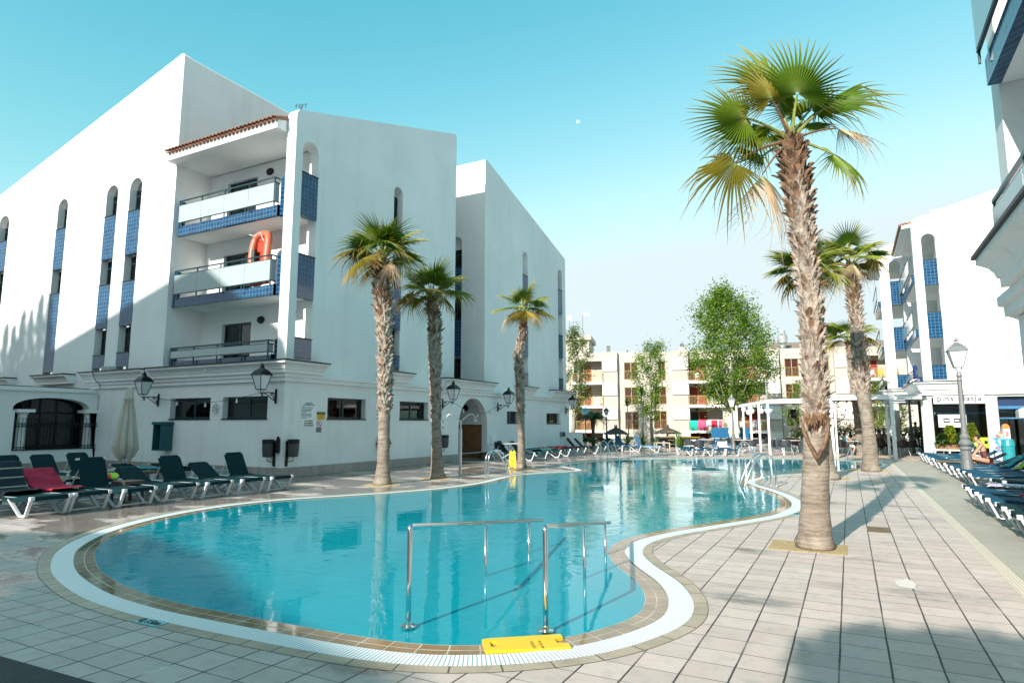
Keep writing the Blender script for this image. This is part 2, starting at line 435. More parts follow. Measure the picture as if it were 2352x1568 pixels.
# deck paving: pale square pavers, damp patches that darken and mirror
def pavemat():
    m, t, p = newmat('deck_pavers')
    tc = N(t, 'ShaderNodeTexCoord'); v = tc.outputs['Object']
    mp = N(t, 'ShaderNodeMapping'); mp.inputs['Location'].default_value = (0.15, 0.2, 0); t.links.new(v, mp.inputs[0])
    wob = N(t, 'ShaderNodeTexNoise'); wob.inputs['Scale'].default_value = 2.2; t.links.new(v, wob.inputs['Vector'])
    wv = N(t, 'ShaderNodeVectorMath', operation='SCALE'); wv.inputs['Scale'].default_value = 0.012
    t.links.new(wob.outputs['Color'], wv.inputs[0])
    ad = N(t, 'ShaderNodeVectorMath', operation='ADD'); t.links.new(mp.outputs[0], ad.inputs[0]); t.links.new(wv.outputs[0], ad.inputs[1])
    b = N(t, 'ShaderNodeTexBrick'); b.offset = 0; b.squash = 1
    b.inputs['Scale'].default_value = 1; b.inputs['Brick Width'].default_value = 0.308; b.inputs['Row Height'].default_value = 0.286
    b.inputs['Mortar Size'].default_value = 0.0058; b.inputs['Mortar Smooth'].default_value = 0.2
    b.inputs['Color1'].default_value = (0.57, 0.475, 0.42, 1); b.inputs['Color2'].default_value = (0.48, 0.395, 0.35, 1)
    b.inputs['Mortar'].default_value = (0.06, 0.052, 0.048, 1)
    t.links.new(ad.outputs[0], b.inputs['Vector'])
    # the joint widens and darkens unevenly: some joints are nearly full of pale grit
    jn = noise(t, v, 1.1, 3, 0.6, 0.38, 0.6)
    joint = mix(t, (0.27, 0.24, 0.215), (0.045, 0.04, 0.038), jn)
    t.links.new(joint, b.inputs['Mortar'])
    c = b.outputs[0]
    c = mix(t, c, (0.33, 0.295, 0.27), noise(t, v, 7.0, 5, 0.7, 0.5, 0.85))
    c = mix(t, c, (0.56, 0.51, 0.46), noise(t, v, 2.3, 4, 0.6, 0.55, 0.85))
    # second set of wider joints running away from the pool
    s = N(t, 'ShaderNodeSeparateXYZ'); t.links.new(ad.outputs[0], s.inputs[0])
    mu = N(t, 'ShaderNodeMath', operation='DIVIDE'); mu.inputs[1].default_value = 0.308; t.links.new(s.outputs[0], mu.inputs[0])
    frn = N(t, 'ShaderNodeMath', operation='FRACT'); t.links.new(mu.outputs[0], frn.inputs[0])
    sb = N(t, 'ShaderNodeMath', operation='SUBTRACT'); sb.inputs[1].default_value = 0.5; t.links.new(frn.outputs[0], sb.inputs[0])
    ab = N(t, 'ShaderNodeMath', operation='ABSOLUTE'); t.links.new(sb.outputs[0], ab.inputs[0])
    gt = N(t, 'ShaderNodeMath', operation='GREATER_THAN'); gt.inputs[1].default_value = 0.478; t.links.new(ab.outputs[0], gt.inputs[0])
    gm = N(t, 'ShaderNodeMath', operation='MULTIPLY'); t.links.new(gt.outputs[0], gm.inputs[0]); t.links.new(noise(t, v, 0.9, 4, 0.7, 0.36, 0.5), gm.inputs[1])
    c = mix(t, c, (0.05, 0.045, 0.045), gm.outputs[0])
    # spilt pale paint drips and scuffs
    sc = objvec(t, (3.2, 0.35, 1))
    sp = noise(t, sc, 1.6, 6, 0.8, 0.655, 0.70)
    c = mix(t, c, (0.62, 0.58, 0.52), sp)
    # wet film
    wt = N(t, 'ShaderNodeTexNoise'); wt.inputs['Scale'].default_value = 0.75; wt.inputs['Detail'].default_value = 6; wt.inputs['Roughness'].default_value = 0.6
    t.links.new(objvec(t, (0.7, 1.4, 1)), wt.inputs['Vector'])
    # wetter along the left bank, near the sunbeds
    s2 = N(t, 'ShaderNodeSeparateXYZ'); t.links.new(v, s2.inputs[0])
    side = N(t, 'ShaderNodeMapRange'); side.inputs[1].default_value = -4; side.inputs[2].default_value = -11.5; side.inputs[3].default_value = -0.085; side.inputs[4].default_value = 0.10
    t.links.new(s2.outputs[0], side.inputs[0])
    sm = N(t, 'ShaderNodeMath', operation='ADD'); t.links.new(wt.outputs[0], sm.inputs[0]); t.links.new(side.outputs[0], sm.inputs[1])
    wet = N(t, 'ShaderNodeMapRange'); wet.inputs[1].default_value = 0.50; wet.inputs[2].default_value = 0.58; t.links.new(sm.outputs[0], wet.inputs[0])
    c = mix(t, c, mix(t, c, (0.55, 0.53, 0.52), 1.0, 'MULTIPLY'), wet.outputs[0])
    t.links.new(c, p.inputs['Base Color'])
    rr = N(t, 'ShaderNodeMapRange'); rr.inputs[3].default_value = 0.75; rr.inputs[4].default_value = 0.12; t.links.new(wet.outputs[0], rr.inputs[0])
    t.links.new(rr.outputs[0], p.inputs['Roughness'])
    inv = N(t, 'ShaderNodeMath', operation='SUBTRACT'); inv.inputs[0].default_value = 1; t.links.new(b.outputs['Fac'], inv.inputs[1])
    ad2 = N(t, 'ShaderNodeMath', operation='MULTIPLY_ADD'); ad2.inputs[1].default_value = 0.25; t.links.new(noise(t, v, 30, 4, 0.7, 0.3, 0.7), ad2.inputs[0]); t.links.new(inv.outputs[0], ad2.inputs[2])
    bump(t, ad2.outputs[0], p, 0.35, 0.008)
    return m
PAVE = pavemat()
COPING = tilemat('sand_coping_stone', (0.40, 0.32, 0.23), (0.47, 0.38, 0.28), (0.10, 0.08, 0.07), 0.31, 0.5, 0.006, 0.5, vec='uv', var=0.35)
TAN = tilemat('tan_edge_tile', (0.30, 0.195, 0.105), (0.36, 0.24, 0.135), (0.55, 0.48, 0.40), 0.245, 0.105, 0.006, 0.06, vec='uv', var=0.3, bmp=0.1)
FLOORT = tilemat('turquoise_mosaic', (0.06, 0.68, 0.76), (0.12, 0.80, 0.86), (0.45, 0.88, 0.92), 0.15, 0.15, 0.010, 0.3, vec='obj', var=0.15, bmp=0.1)
POOLW = tilemat('pool_wall_mosaic', (0.02, 0.22, 0.36), (0.03, 0.28, 0.44), (0.25, 0.55, 0.65), 0.10, 0.05, 0.004, 0.3, vec='uv')
WALK2 = tilemat('grey_beige_walk_paver', (0.40, 0.365, 0.30), (0.36, 0.325, 0.27), (0.29, 0.26, 0.22), 0.40, 0.40, 0.003, 0.65, vec='obj', var=0.2, bmp=0.15, shift=(0.1, 0))
STRIPM = tilemat('cream_ribbed_strip', (0.60, 0.53, 0.42), (0.64, 0.57, 0.46), (0.38, 0.33, 0.26), 0.035, 0.6, 0.005, 0.7, vec='obj', var=0.1)
DARKMAT = simple('dark_rubber_mat', (0.025, 0.03, 0.033), 0.7, var=0.3, scale=12, bmp=0.4)
EARTH = simple('dry_ground', (0.30, 0.26, 0.20), 0.95, var=0.3, scale=0.4)
DOORTILE = tilemat('brown_glazed_wall_tile', (0.22, 0.10, 0.04), (0.27, 0.13, 0.055), (0.14, 0.08, 0.05), 0.2, 0.2, 0.005, 0.2, var=0.25)
def gratemat():
    m, t, p = newmat('white_slatted_grating')
    tc = N(t, 'ShaderNodeTexCoord'); s = N(t, 'ShaderNodeSeparateXYZ'); t.links.new(tc.outputs['UV'], s.inputs[0])
    mu = N(t, 'ShaderNodeMath', operation='MULTIPLY'); mu.inputs[1].default_value = 1 / 0.030; t.links.new(s.outputs[0], mu.inputs[0])
    fr = N(t, 'ShaderNodeMath', operation='FRACT'); t.links.new(mu.outputs[0], fr.inputs[0])
    gt = N(t, 'ShaderNodeMath', operation='GREATER_THAN'); gt.inputs[1].default_value = 0.76; t.links.new(fr.outputs[0], gt.inputs[0])
    c = mix(t, (0.88, 0.89, 0.89), (0.16, 0.28, 0.30), gt.outputs[0])
    t.links.new(c, p.inputs['Base Color']); p.inputs['Roughness'].default_value = 0.45
    inv = N(t, 'ShaderNodeMath', operation='SUBTRACT'); inv.inputs[0].default_value = 1; t.links.new(gt.outputs[0], inv.inputs[1])
    bump(t, inv.outputs[0], p, 0.5, 0.01)
    return m
GRATE = gratemat()

# ================================================================ GROUND, DECK AND POOL
W0 = [(-8.11, 4.36), (-8.45, 4.54), (-8.86, 4.78), (-9.2, 5.04), (-9.53, 5.34), (-9.83, 5.67), (-10.11, 6.03), (-10.36, 6.43), (-10.58, 6.85),
      (-10.76, 7.32), (-10.92, 7.9), (-11.0, 8.5), (-11.0, 9.11), (-10.86, 9.82), (-10.55, 10.48), (-10.16, 11.13), (-9.78, 11.8), (-9.27, 12.95),
      (-8.98, 14.3), (-8.98, 15.44), (-9.25, 17.0), (-9.36, 17.9), (-9.2, 18.8), (-8.85, 19.5), (-8.45, 20.15), (-8.27, 20.7), (-8.42, 21.2), (-8.8, 21.7),
      (-9.3, 22.1), (-9.72, 22.65), (-10.0, 23.4), (-10.05, 24.8), (-9.65, 26.33), (-8.9, 27.9), (-7.5, 29.5), (-5.56, 30.7), (-3.43, 31.6),
      (-1.7, 32.1), (-0.3, 31.95), (0.55, 31.35), (0.98, 30.5), (1.1, 29.5), (0.89, 28.27), (0.4, 26.64), (-0.45, 24.93), (-1.35, 23.2), (-1.95, 22.2),
      (-2.38, 21.14), (-2.62, 20.21), (-2.68, 19.31), (-2.56, 18.54), (-2.32, 17.9), (-2.03, 17.3), (-1.73, 16.62), (-1.45, 15.85), (-1.23, 15.04),
      (-1.12, 14.36), (-1.10, 13.61), (-1.2, 12.8), (-1.38, 12.18), (-1.67, 11.52), (-1.96, 10.9), (-2.22, 10.34), (-2.42, 9.9), (-2.59, 9.46), (-2.7, 9.01),
      (-2.73, 8.62), (-2.69, 8.27), (-2.6, 7.95), (-2.43, 7.6), (-2.22, 7.26), (-2.03, 6.99), (-1.86, 6.74), (-1.71, 6.45), (-1.59, 6.15),
      (-1.52, 5.85), (-1.49, 5.6), (-1.52, 5.34), (-1.61, 5.05), (-1.74, 4.76), (-1.88, 4.54), (-2.04, 4.36), (-2.21, 4.21), (-2.39, 4.08), (-2.56, 3.98),
      (-2.76, 3.89), (-2.98, 3.83), (-3.22, 3.79), (-3.57, 3.76), (-3.86, 3.74), (-4.34, 3.72), (-4.97, 3.70), (-5.4, 3.69), (-5.97, 3.73), (-6.27, 3.77),
      (-6.58, 3.83), (-6.93, 3.92), (-7.32, 4.04), (-7.67, 4.16)]
def chaikin(P, k):
    for _ in range(k):
        Q = []
        for i in range(len(P)):
            a = P[i]; b = P[(i + 1) % len(P)]
            Q.append((a[0] * .75 + b[0] * .25, a[1] * .75 + b[1] * .25)); Q.append((a[0] * .25 + b[0] * .75, a[1] * .25 + b[1] * .75))
        P = Q
    return P
def resample(P, st):
    out = []; acc = 0
    n = len(P); tot = sum(math.dist(P[i], P[(i + 1) % n]) for i in range(n)); m = int(tot / st); st = tot / m
    i = 0; pos = 0.0; cum = 0.0
    for k in range(m):
        t = k * st
        while cum + math.dist(P[i % n], P[(i + 1) % n]) < t: cum += math.dist(P[i % n], P[(i + 1) % n]); i += 1
        a = P[i % n]; b = P[(i + 1) % n]; d = math.dist(a, b) or 1e-9; f_ = (t - cum) / d
        out.append((a[0] + (b[0] - a[0]) * f_, a[1] + (b[1] - a[1]) * f_))
    return out
WW = resample(chaikin(W0, 2), 0.11)
area = sum(WW[i][0] * WW[(i + 1) % len(WW)][1] - WW[(i + 1) % len(WW)][0] * WW[i][1] for i in range(len(WW)))
SGN = 1 if area > 0 else -1
def offs(P, d):
    out = []; n = len(P)
    for i in range(n):
        a = P[i - 2]; b = P[(i + 2) % n]; tx, ty = b[0] - a[0], b[1] - a[1]; L = math.hypot(tx, ty) or 1e-9
        out.append((P[i][0] + SGN * ty / L * d, P[i][1] - SGN * tx / L * d))
    return out
O_GR = offs(WW, 0.22); O_CO = offs(WW, 0.345); I_TAN = offs(WW, -0.215)
SARC = [0.0]
for i in range(len(WW)): SARC.append(SARC[-1] + math.dist(WW[i], WW[(i + 1) % len(WW)]))
def ring(name, A, za, B, zb, mat, kind='structure', w_=0.2):
    mb = MB(); n = len(A); mb.uv = []
    for i in range(n + 1):
        mb.v.append(Vector((*A[i % n], za))); mb.v.append(Vector((*B[i % n], zb))); mb.uv += [(SARC[i], 0.0), (SARC[i], w_)]
    mb.f = [(2 * i, 2 * i + 1, 2 * i + 3, 2 * i + 2) for i in range(n)]
    o = mb.build(name, mat, up=True); tag(o, kind=kind); return o
def sheet(name, outer, holes, z, mat, kind='structure', zf=None):
    loops = [outer] + holes
    tris = tessellate_polygon([[Vector((p[0], p[1], 0)) for p in l] for l in loops])
    mb = MB(); mb.v = [Vector((p[0], p[1], z if zf is None else zf(p))) for l in loops for p in l]; mb.f = [tuple(t) for t in tris]
    o = mb.build(name, mat, up=True); tag(o, kind=kind); return o
DX0, DX1, DY0, DY1 = -45, 16, -30, 60
sheet('pool_deck', [(DX0, DY0), (DX1, DY0), (DX1, DY1), (DX0, DY1)], [O_CO], 0.0, PAVE)
sheet('ground', [(-1500, -1500), (1500, -1500), (1500, 1500), (-1500, 1500)], [[(DX0, DY0), (DX1, DY0), (DX1, DY1), (DX0, DY1)]], -0.01, EARTH)
ring('pool_coping', O_CO, 0.002, O_GR, 0.002, COPING, w_=0.125)
ring('pool_overflow_grating', O_GR, -0.004, WW, -0.004, GRATE, w_=0.22)
ring('pool_edge_tiles', WW, -0.012, I_TAN, -0.009, TAN, w_=0.21)
fl = lambda p: -0.34 - 0.032 * (p[1] - 3.7)
mb = MB(); n = len(I_TAN); mb.uv = []
for i in range(n + 1):
    p = I_TAN[i % n]
    mb.v += [Vector((p[0], p[1], -0.009)), Vector((p[0], p[1], fl(p)))]; mb.uv += [(SARC[i], 0), (SARC[i], 0.6)]
mb.f = [(2 * i, 2 * i + 1, 2 * i + 3, 2 * i + 2) for i in range(n)]
tag(mb.build('pool_wall', POOLW), kind='structure')
sheet('pool_floor', I_TAN, [], 0, FLOORT, zf=fl)
sheet('pool_water', I_TAN, [], -0.012, WATER)
# two dark lane lines of tile on the pool floor
mb = MB()
for (qa, qb) in (((219, 1272), (917, 1337)), ((470, 1187), (950, 1269))):
    A_ = G(*qa, -.45); B_ = G(*qb, -.45); A_.z = fl(A_) + .006; B_.z = fl(B_) + .006; s_ = (B_ - A_).cross(Vector((0, 0, 1))).normalized() * .03
    mb.add([A_ - s_, A_ + s_, B_ + s_, B_ - s_], [(0, 1, 2, 3)])
tag(mb.build('pool_lane_line', POOLW, up=True), kind='structure')
# walkway on the right, its cream guide strip, the dark mat in the near corner
mb = MB(); mb.box(1.50, 14, -20, 33.0, -0.05, 0.004); tag(mb.build('walkway', WALK2), kind='structure')
mb = MB(); mb.box(1.345, 1.495, -20, 41, -0.05, 0.006); tag(mb.build('guide_strip', STRIPM), kind='structure')
a, b, c = G(0, 1510), G(196, 1566), G(0, 1640)
e1 = (b - a).normalized(); e2 = Vector((e1.y, -e1.x, 0))
mb = MB(); mb.add([a - e1 * 1.5, a + e1 * 1.3, a + e1 * 1.3 + e2 * 1.4, a - e1 * 1.5 + e2 * 1.4, a - e1 * 1.5 + Vector((0, 0, .014)), a + e1 * 1.3 + Vector((0, 0, .014)), a + e1 * 1.3 + e2 * 1.4 + Vector((0, 0, .014)), a - e1 * 1.5 + e2 * 1.4 + Vector((0, 0, .014))],
                  [(0, 1, 2, 3), (4, 5, 6, 7), (0, 1, 5, 4), (1, 2, 6, 5), (2, 3, 7, 6), (3, 0, 4, 7)])
org = a.copy(); org.z = 0
tag(mb.build('floor_mat', DARKMAT, loc=org), 'dark grey mat lying on the pavers at the near left corner', 'mat')

# ---------------------------------------------------------------- writing
def text(body, size, mat, origin, right, up, parent=None, name='lettering', ext=0.002, align='CENTER', bold=0.0, xs=1.0, tagk=None, space=1.0):
    cu = bpy.data.curves.new(name, 'FONT'); cu.body = body; cu.size = size; cu.extrude = ext; cu.align_x = align; cu.offset = bold
    cu.space_character = space
    cu.space_line = 0.85
    cu.resolution_u = 3
    to = bpy.data.objects.new(name, cu); COL.objects.link(to)
    dg = bpy.context.evaluated_depsgraph_get()
    me = bpy.data.meshes.new_from_object(to.evaluated_get(dg))
    bpy.data.objects.remove(to)
    r = Vector(right).normalized(); u = Vector(up).normalized(); nrm = r.cross(u)
    og = ORG.get(parent.name, Vector((0, 0, 0))) if parent is not None else Vector((0, 0, 0))
    for v_ in me.vertices:
        q = v_.co
        p = Vector(origin) + r * q.x * xs + u * q.y + nrm * q.z
        v_.co = p - og
    me.materials.clear(); me.materials.append(mat)
    o = bpy.data.objects.new(name, me); COL.objects.link(o)
    reg(o, parent)
    return o
INK = simple('black_ink', (0.02, 0.02, 0.025), 0.5)
INKB = simple('navy_ink', (0.02, 0.06, 0.13), 0.5)
INKW = simple('white_ink', (0.8, 0.8, 0.8), 0.5)
INKR = simple('red_ink', (0.5, 0.02, 0.04), 0.5)
INKY = simple('yellow_ink', (0.8, 0.55, 0.02), 0.5)
SIGNW = simple('white_sign_plate', (0.82, 0.83, 0.83), 0.35, var=0.03)
SIGNY = simple('amber_sign_plate', (0.72, 0.45, 0.02), 0.4, var=0.05)
SIGNB = simple('navy_sign_plate', (0.01, 0.06, 0.12), 0.4, var=0.1)
AQUA = simple('aqua_tile', (0.12, 0.52, 0.55), 0.3, var=0.1)
a = G(345, 1419); b = G(400, 1424)
# depth marks set into the coping: aqua tiles with black figures
def depth_mark(px, txt, lab):
    P = G(*px)
    i = min(range(len(WW)), key=lambda k: (WW[k][0] - P.x) ** 2 + (WW[k][1] - P.y) ** 2)
    A = Vector((*WW[i - 2], 0)); B = Vector((*WW[(i + 2) % len(WW)], 0)); tdir = (B - A).normalized()
    nrm = Vector((tdir.y, -tdir.x, 0)) * SGN
    c = Vector((*WW[i], 0)) + nrm * 0.283
    e = MB(); e.obox(c + Vector((0, 0, 0.0)), tdir * 0.15, nrm * 0.058, Vector((0, 0, 0.008)))
    rt = tdir
    o = e.build('depth_marker', AQUA, loc=Vector((c.x, c.y, 0))); tag(o, lab, 'depth marker', 'aqua depth markers in the coping')
    text(txt, 0.105, INK, c + nrm * 0.035 + Vector((0, 0, 0.0105)), (-nrm).cross(Vector((0, 0, 1))), -nrm, parent=o, name='figures')
depth_mark((372, 1421), '0,15m', 'aqua tile marked with the depth, set in the coping at the near left')
depth_mark((1620, 1162), '1,10m', 'small aqua depth tile in the coping where the pool edge bends at the right')

# ================================================================ CORNICES AND WALLS
def cornice(mb, prof, axis, plane, a0, a1, sgn, m0=False, m1=False, e0=0, e1=0):
    """moulding run along y (axis 'X': wall plane x=plane) or along x (axis 'Y'); prof = (out, z); m0/m1 mitre the ends outwards"""
    n = len(prof); vs = []
    for (t_, mflag, s_) in ((a0, m0, -1), (a1, m1, 1)):
        for (o_, z_) in prof:
            al = t_ + (s_ * o_ if mflag else 0)
            vs.append((plane + sgn * o_, al, z_) if axis == 'X' else (al, plane + sgn * o_, z_))
    fs = [(i, (i + 1) % n, n + (i + 1) % n, n + i) for i in range(n)] + [tuple(range(n)), tuple(range(2 * n - 1, n - 1, -1))]
    mb.add(vs, fs)
PB = [(0.0, 2.90), (0.10, 2.90), (0.10, 3.02), (0.16, 3.03), (0.16, 3.14), (0.0, 3.14)]
PS = [(0.0, 3.142), (0.24, 3.142), (0.24, 3.24), (0.27, 3.25), (0.29, 3.31), (0.34, 3.37), (0.42, 3.41), (0.45, 3.42), (0.45, 3.485), (0.0, 3.485)]
PC = [(0.0, 3.487), (0.49, 3.487), (0.49, 3.525), (0.0, 3.525)]
def P3(ax, pl, sg, u, v, d):
    return (pl - sg * d, u, v) if ax == 'X' else (u, pl - sg * d, v)
def pbox(mb, ax, pl, sg, u0, u1, z0, z1, d0, d1):
    a = P3(ax, pl, sg, u0, z0, d0); b = P3(ax, pl, sg, u1, z1, d1)
    mb.box(a[0], b[0], a[1], b[1], a[2], b[2])
def window(par, ax, pl, sg, u0, u1, z0, z1, d=0.2, fr=0.05, mull=(0.5,), trans=(), frame=DKMETAL, curtain=None, glass=GLASSDK, name='window', room=0.35, bars=0):
    m = MB(); t_ = 0.05
    pbox(m, ax, pl, sg, u0, u1, z0, z0 + fr, d, d + t_); pbox(m, ax, pl, sg, u0, u1, z1 - fr, z1, d, d + t_)
    pbox(m, ax, pl, sg, u0, u0 + fr, z0 + fr, z1 - fr, d, d + t_); pbox(m, ax, pl, sg, u1 - fr, u1, z0 + fr, z1 - fr, d, d + t_)
    for k in mull:
        c = u0 + (u1 - u0) * k; pbox(m, ax, pl, sg, c - fr / 2, c + fr / 2, z0 + fr, z1 - fr, d - 0.003, d + t_)
    for k in trans:
        c = z0 + (z1 - z0) * k; pbox(m, ax, pl, sg, u0 + fr, u1 - fr, c - fr / 2, c + fr / 2, d - 0.006, d + t_ - .004)
    for k in range(bars):
        c = u0 + (u1 - u0) * (k + .5) / bars; pbox(m, ax, pl, sg, c - .008, c + .008, z0 + .01, z1 - .01, d - 0.09, d - 0.074)
    wd = m.build(name, frame, par)
    g = MB(); pbox(g, ax, pl, sg, u0 + fr * .5, u1 - fr * .5, z0 + fr * .5, z1 - fr * .5, d + 0.022, d + 0.026); g.build('pane', glass, wd)
    if curtain:
        c = MB(); pbox(c, ax, pl, sg, u0 + .01, u1 - .01, z0 + .01, z1 - .01, d + 0.09, d + 0.10); c.build('curtain', curtain, wd)
    else:
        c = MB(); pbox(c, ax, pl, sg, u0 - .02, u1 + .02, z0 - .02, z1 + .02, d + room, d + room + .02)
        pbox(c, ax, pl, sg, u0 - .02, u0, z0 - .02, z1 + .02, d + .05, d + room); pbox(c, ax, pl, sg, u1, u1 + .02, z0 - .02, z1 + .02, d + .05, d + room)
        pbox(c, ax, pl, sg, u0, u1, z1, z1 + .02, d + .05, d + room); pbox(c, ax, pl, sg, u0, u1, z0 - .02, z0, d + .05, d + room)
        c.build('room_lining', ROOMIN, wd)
    return wd
def strip(par, ax, pl, sg, u0, u1, zb, zt, panels, wins, holes, depth=0.40, curtain=None, frac=0.30, glass=GLASSDK, side=0, open_=False):
    """tall arched recess of blue tiled panels with windows between; side: which end of the recess the window sits at"""
    holes.append(arch(u0, u1, zb, zt))
    if not open_:
        b = MB(); pbox(b, ax, pl, sg, u0 - .05, u1 + .05, zb - .02, zt + .05, depth, depth + 0.05); b.build('recess_wall', WHITE2, par)
    for (a, c) in panels:
        m = MB(); pbox(m, ax, pl, sg, u0 + .002, u1 - .002, a, c, -0.015, 0.12); tp = m.build('tile_panel', BLUE, par)
        k = MB(); pbox(k, ax, pl, sg, u0 - .01, u1 + .01, c, c + .03, -0.035, 0.13); k.build('panel_cap', BLACK, tp)
    for (a, c) in wins:
        window(par, ax, pl, sg, u0 + .02, u1 - .02, a, c, d=depth - 0.15, fr=0.045, mull=(0.45,), trans=(0.72,), curtain=curtain, glass=glass)

# ================================================================ LEFT HOTEL WING
YL, XL, XT = 13.71, -15.06, -21.06
Z2 = lambda x, y: (x * .29295, 401.9 + .29295 * y)
Z3 = lambda x, y: ((600 + .7016 * x) * .57422, (400 + .7016 * y) * .57422)
Z4 = lambda x, y: ((1200 + .5102 * x) * .57422, (700 + .5102 * y) * .57422)
C4 = lambda x, y: ((1100 + .5102 * x) * .57422, (1400 + .5102 * y) * .57422)
Z1 = lambda x, y: (x * .29295, 803.9 + .29295 * y)
hotel = empty('hotel_wing', (XL, YL, 0), 'large white hotel wing with arched window strips and blue tiled balconies left of the pool', 'building')
mapL = lambda u, v, d: (u, YL + d, v)
holes = []
def xz(q): p = onY(q[0], q[1], YL); return p.x, p.z
# tall gabled wall, four tiled strips
for (l, r_, top, pans, wins) in [
        ((1005, 300), (1100, 290), (1070, 25), [(283, 618), (832, 1176), (1392, 1500)], [(92, 283), (618, 832), (1176, 1392)]),
        ((822, 350), (910, 345), (902, 77), [(328, 660), (866, 1202), (1415, 1512)], [(140, 328), (660, 866), (1202, 1415)]),
        ((440, 450), (515, 440), (505, 188), [(430, 741), (935, 1545)], [(250, 430), (741, 935)]),
        ((-25, 560), (55, 545), (45, 318), [(530, 760), (1000, 1240)], [(400, 530), (760, 1000)])]:
    x0 = xz(Z2(*l))[0]; x1 = xz(Z2(*r_))[0]; xm = (l[0] + r_[0]) / 2
    zz = lambda y: xz(Z2(xm - (y - 300) * 0.06, y))[1]
    strip(hotel, 'Y', YL, -1, x0, x1, 3.15, xz(Z2(*top))[1], [(zz(b), zz(a)) for a, b in pans], [(zz(b) + .03, zz(a) - .02) for a, b in wins], holes, curtain=CURT_B)
lz = onY(0, 450, YL)
topR = 15.33
slope = (topR - lz.z) / (XT - lz.x)
for i in range(1, 5):
    x0 = -33.9 - i * 3.4
    strip(hotel, 'Y', YL, -1, x0, x0 + .75, 3.15, 9.0 - .5 * i, [(5.2, 6.9)], [(3.9, 5.2), (6.9, 8.0 - .5 * i)], holes, curtain=CURT_B) if i < 2 else None
mb = MB()
mb.plate([(-46, 2.9), (XT, 2.9), (XT, topR - .12), (XT - .06, topR - .02), (XT - .16, topR), (-46, topR + slope * (-46 - XT))], holes, mapL, 0.28)
mb.build('tall_wall', WHITE, hotel)
mb = MB()                                                        # side of the tall mass and its flat top
mb.add([(XT, YL + .28, 10.9), (XT, 25, 10.9), (XT, 25, topR - .12), (XT, YL + .28, topR - .12)], [(0, 1, 2, 3)])
mb.add([(XT - .16, YL + .28, topR), (XT - .16, 25, topR), (-46, 25, topR + slope * (-46 - XT)), (-46, YL + .28, topR + slope * (-46 - XT)), (XT, YL + .28, topR - .12), (XT, 25, topR - .12)], [(0, 1, 2, 3), (0, 1, 5, 4)])
mb.build('tall_block', WHITE, hotel)
# arcade side: right-hand wall with a rising parapet and arched strips
holes = []
def yz(q): p = onX(q[0], q[1], XL); return p.y, p.z
y0 = yz(Z3(858, 640))[0]; y1 = yz(Z3(950, 640))[0]
YF = YL + 0.0
zt = yz(Z3(915, 240))[1]
zr = lambda yy, xx=905: yz(Z3(xx - (yy - 600) * .04, yy))[1]
holes.append(arch(y0, y1, 3.6, zt))
for a, b in ((430, 672), (890, 1133), (1362, 1468)):
    m = MB(); m.box(XL - .12, XL + .015, y0 + .002, y1 - .002, zr(b), zr(a)); tp = m.build('tile_panel', BLUE, hotel)
    k = MB(); k.box(XL - .13, XL + .035, y0 - .01, y1 + .01, zr(a), zr(a) + .03); k.build('panel_cap', BLACK, tp)
ya = yz(Z4(733, 400))[0]; yb = yz(Z4(802, 400))[0]
zq = lambda y: yz(Z4(760, y))[1]
strip(hotel, 'X', XL, 1, ya, yb, 3.6, zq(88), [(zq(680), zq(560)), (zq(1208), zq(878)), (zq(1520), zq(1422))], [(zq(560) + .03, zq(150)), (zq(878) + .03, zq(680)), (zq(1422) + .03, zq(1208))], holes, curtain=None)
Y1E = 23.05
mb = MB()
mb.plate([(YL + .001, 2.9), (Y1E, 2.9), (Y1E, 14.55), (Y1E - .05, 14.62), (Y1E - .16, 14.66), (YL + .25, 11.70), (YL + .10, 11.66), (YL + .001, 11.50)], holes, lambda u, v, d: (XL - d, u, v), 0.40)
mb.build('parapet_wall', WHITE, hotel)
mb = MB(); mb.box(-24, XL - .40, Y1E - .3, Y1E, 2.9, 14.2); mb.build('rear_wall', WHITE, hotel)
# second block further back
YB2 = 25.65; YE2 = 35.5
holes = []
for (l, r_, top, pans, wins) in [((1745, 700), (1785, 700), (1763, 605), [(1010, 790), (1420, 1190)], [(1190, 1010)]),
                                 ((2022, 850), (2054, 850), (2037, 745), [(1083, 905), (1430, 1258)], [(905, 790)])]:
    a = yz(Z4(*l))[0]; b = yz(Z4(*r_))[0]; zq2 = lambda y: yz(Z4(top[0] + 4, y))[1]
    strip(hotel, 'X', XL, 1, a, b, 3.6, zq2(top[1]), [(zq2(p), zq2(q)) for p, q in pans] + [(3.62, 4.25)], [(zq2(p) + .03, zq2(q)) for p, q in wins], holes)
mb = MB(); mb.plate([(YB2, 2.9), (YE2, 2.9), (YE2, 11.66), (YE2 - .08, 11.80), (YB2 + .1, 14.56), (YB2, 14.50)], holes, lambda u, v, d: (XL - d, u, v), 0.40)
mb.build('stepped_wall', WHITE, hotel)
holes = []
s0 = onY(*Z4(1222, 600), YB2); s1 = onY(*Z4(1270, 600), YB2)
zst = onY(*Z4(1245, 483), YB2).z
strip(hotel, 'Y', YB2, -1, -17.05, s1.x, 3.6, zst, [(zst - 2.8, zst - 1.55), (zst - 6.0, zst - 4.2)], [(zst - 1.5, zst - .6), (zst - 4.15, zst - 2.85), (3.7, zst - 6.05)], holes, curtain=CURT_B)
mb = MB(); mb.plate([(-24, 2.9), (XL - .40, 2.9), (XL - .40, 14.50), (-24, 14.50)], holes, lambda u, v, d: (u, YB2 + d, v), 0.28)
mb.build('recessed_wall', WHITE, hotel)
mb = MB(); mb.box(-18.2, -17.9, Y1E, YB2, 2.9, 14.0); mb.box(-24, XL - .4, YE2 - .3, YE2, 2.9, 11.5)
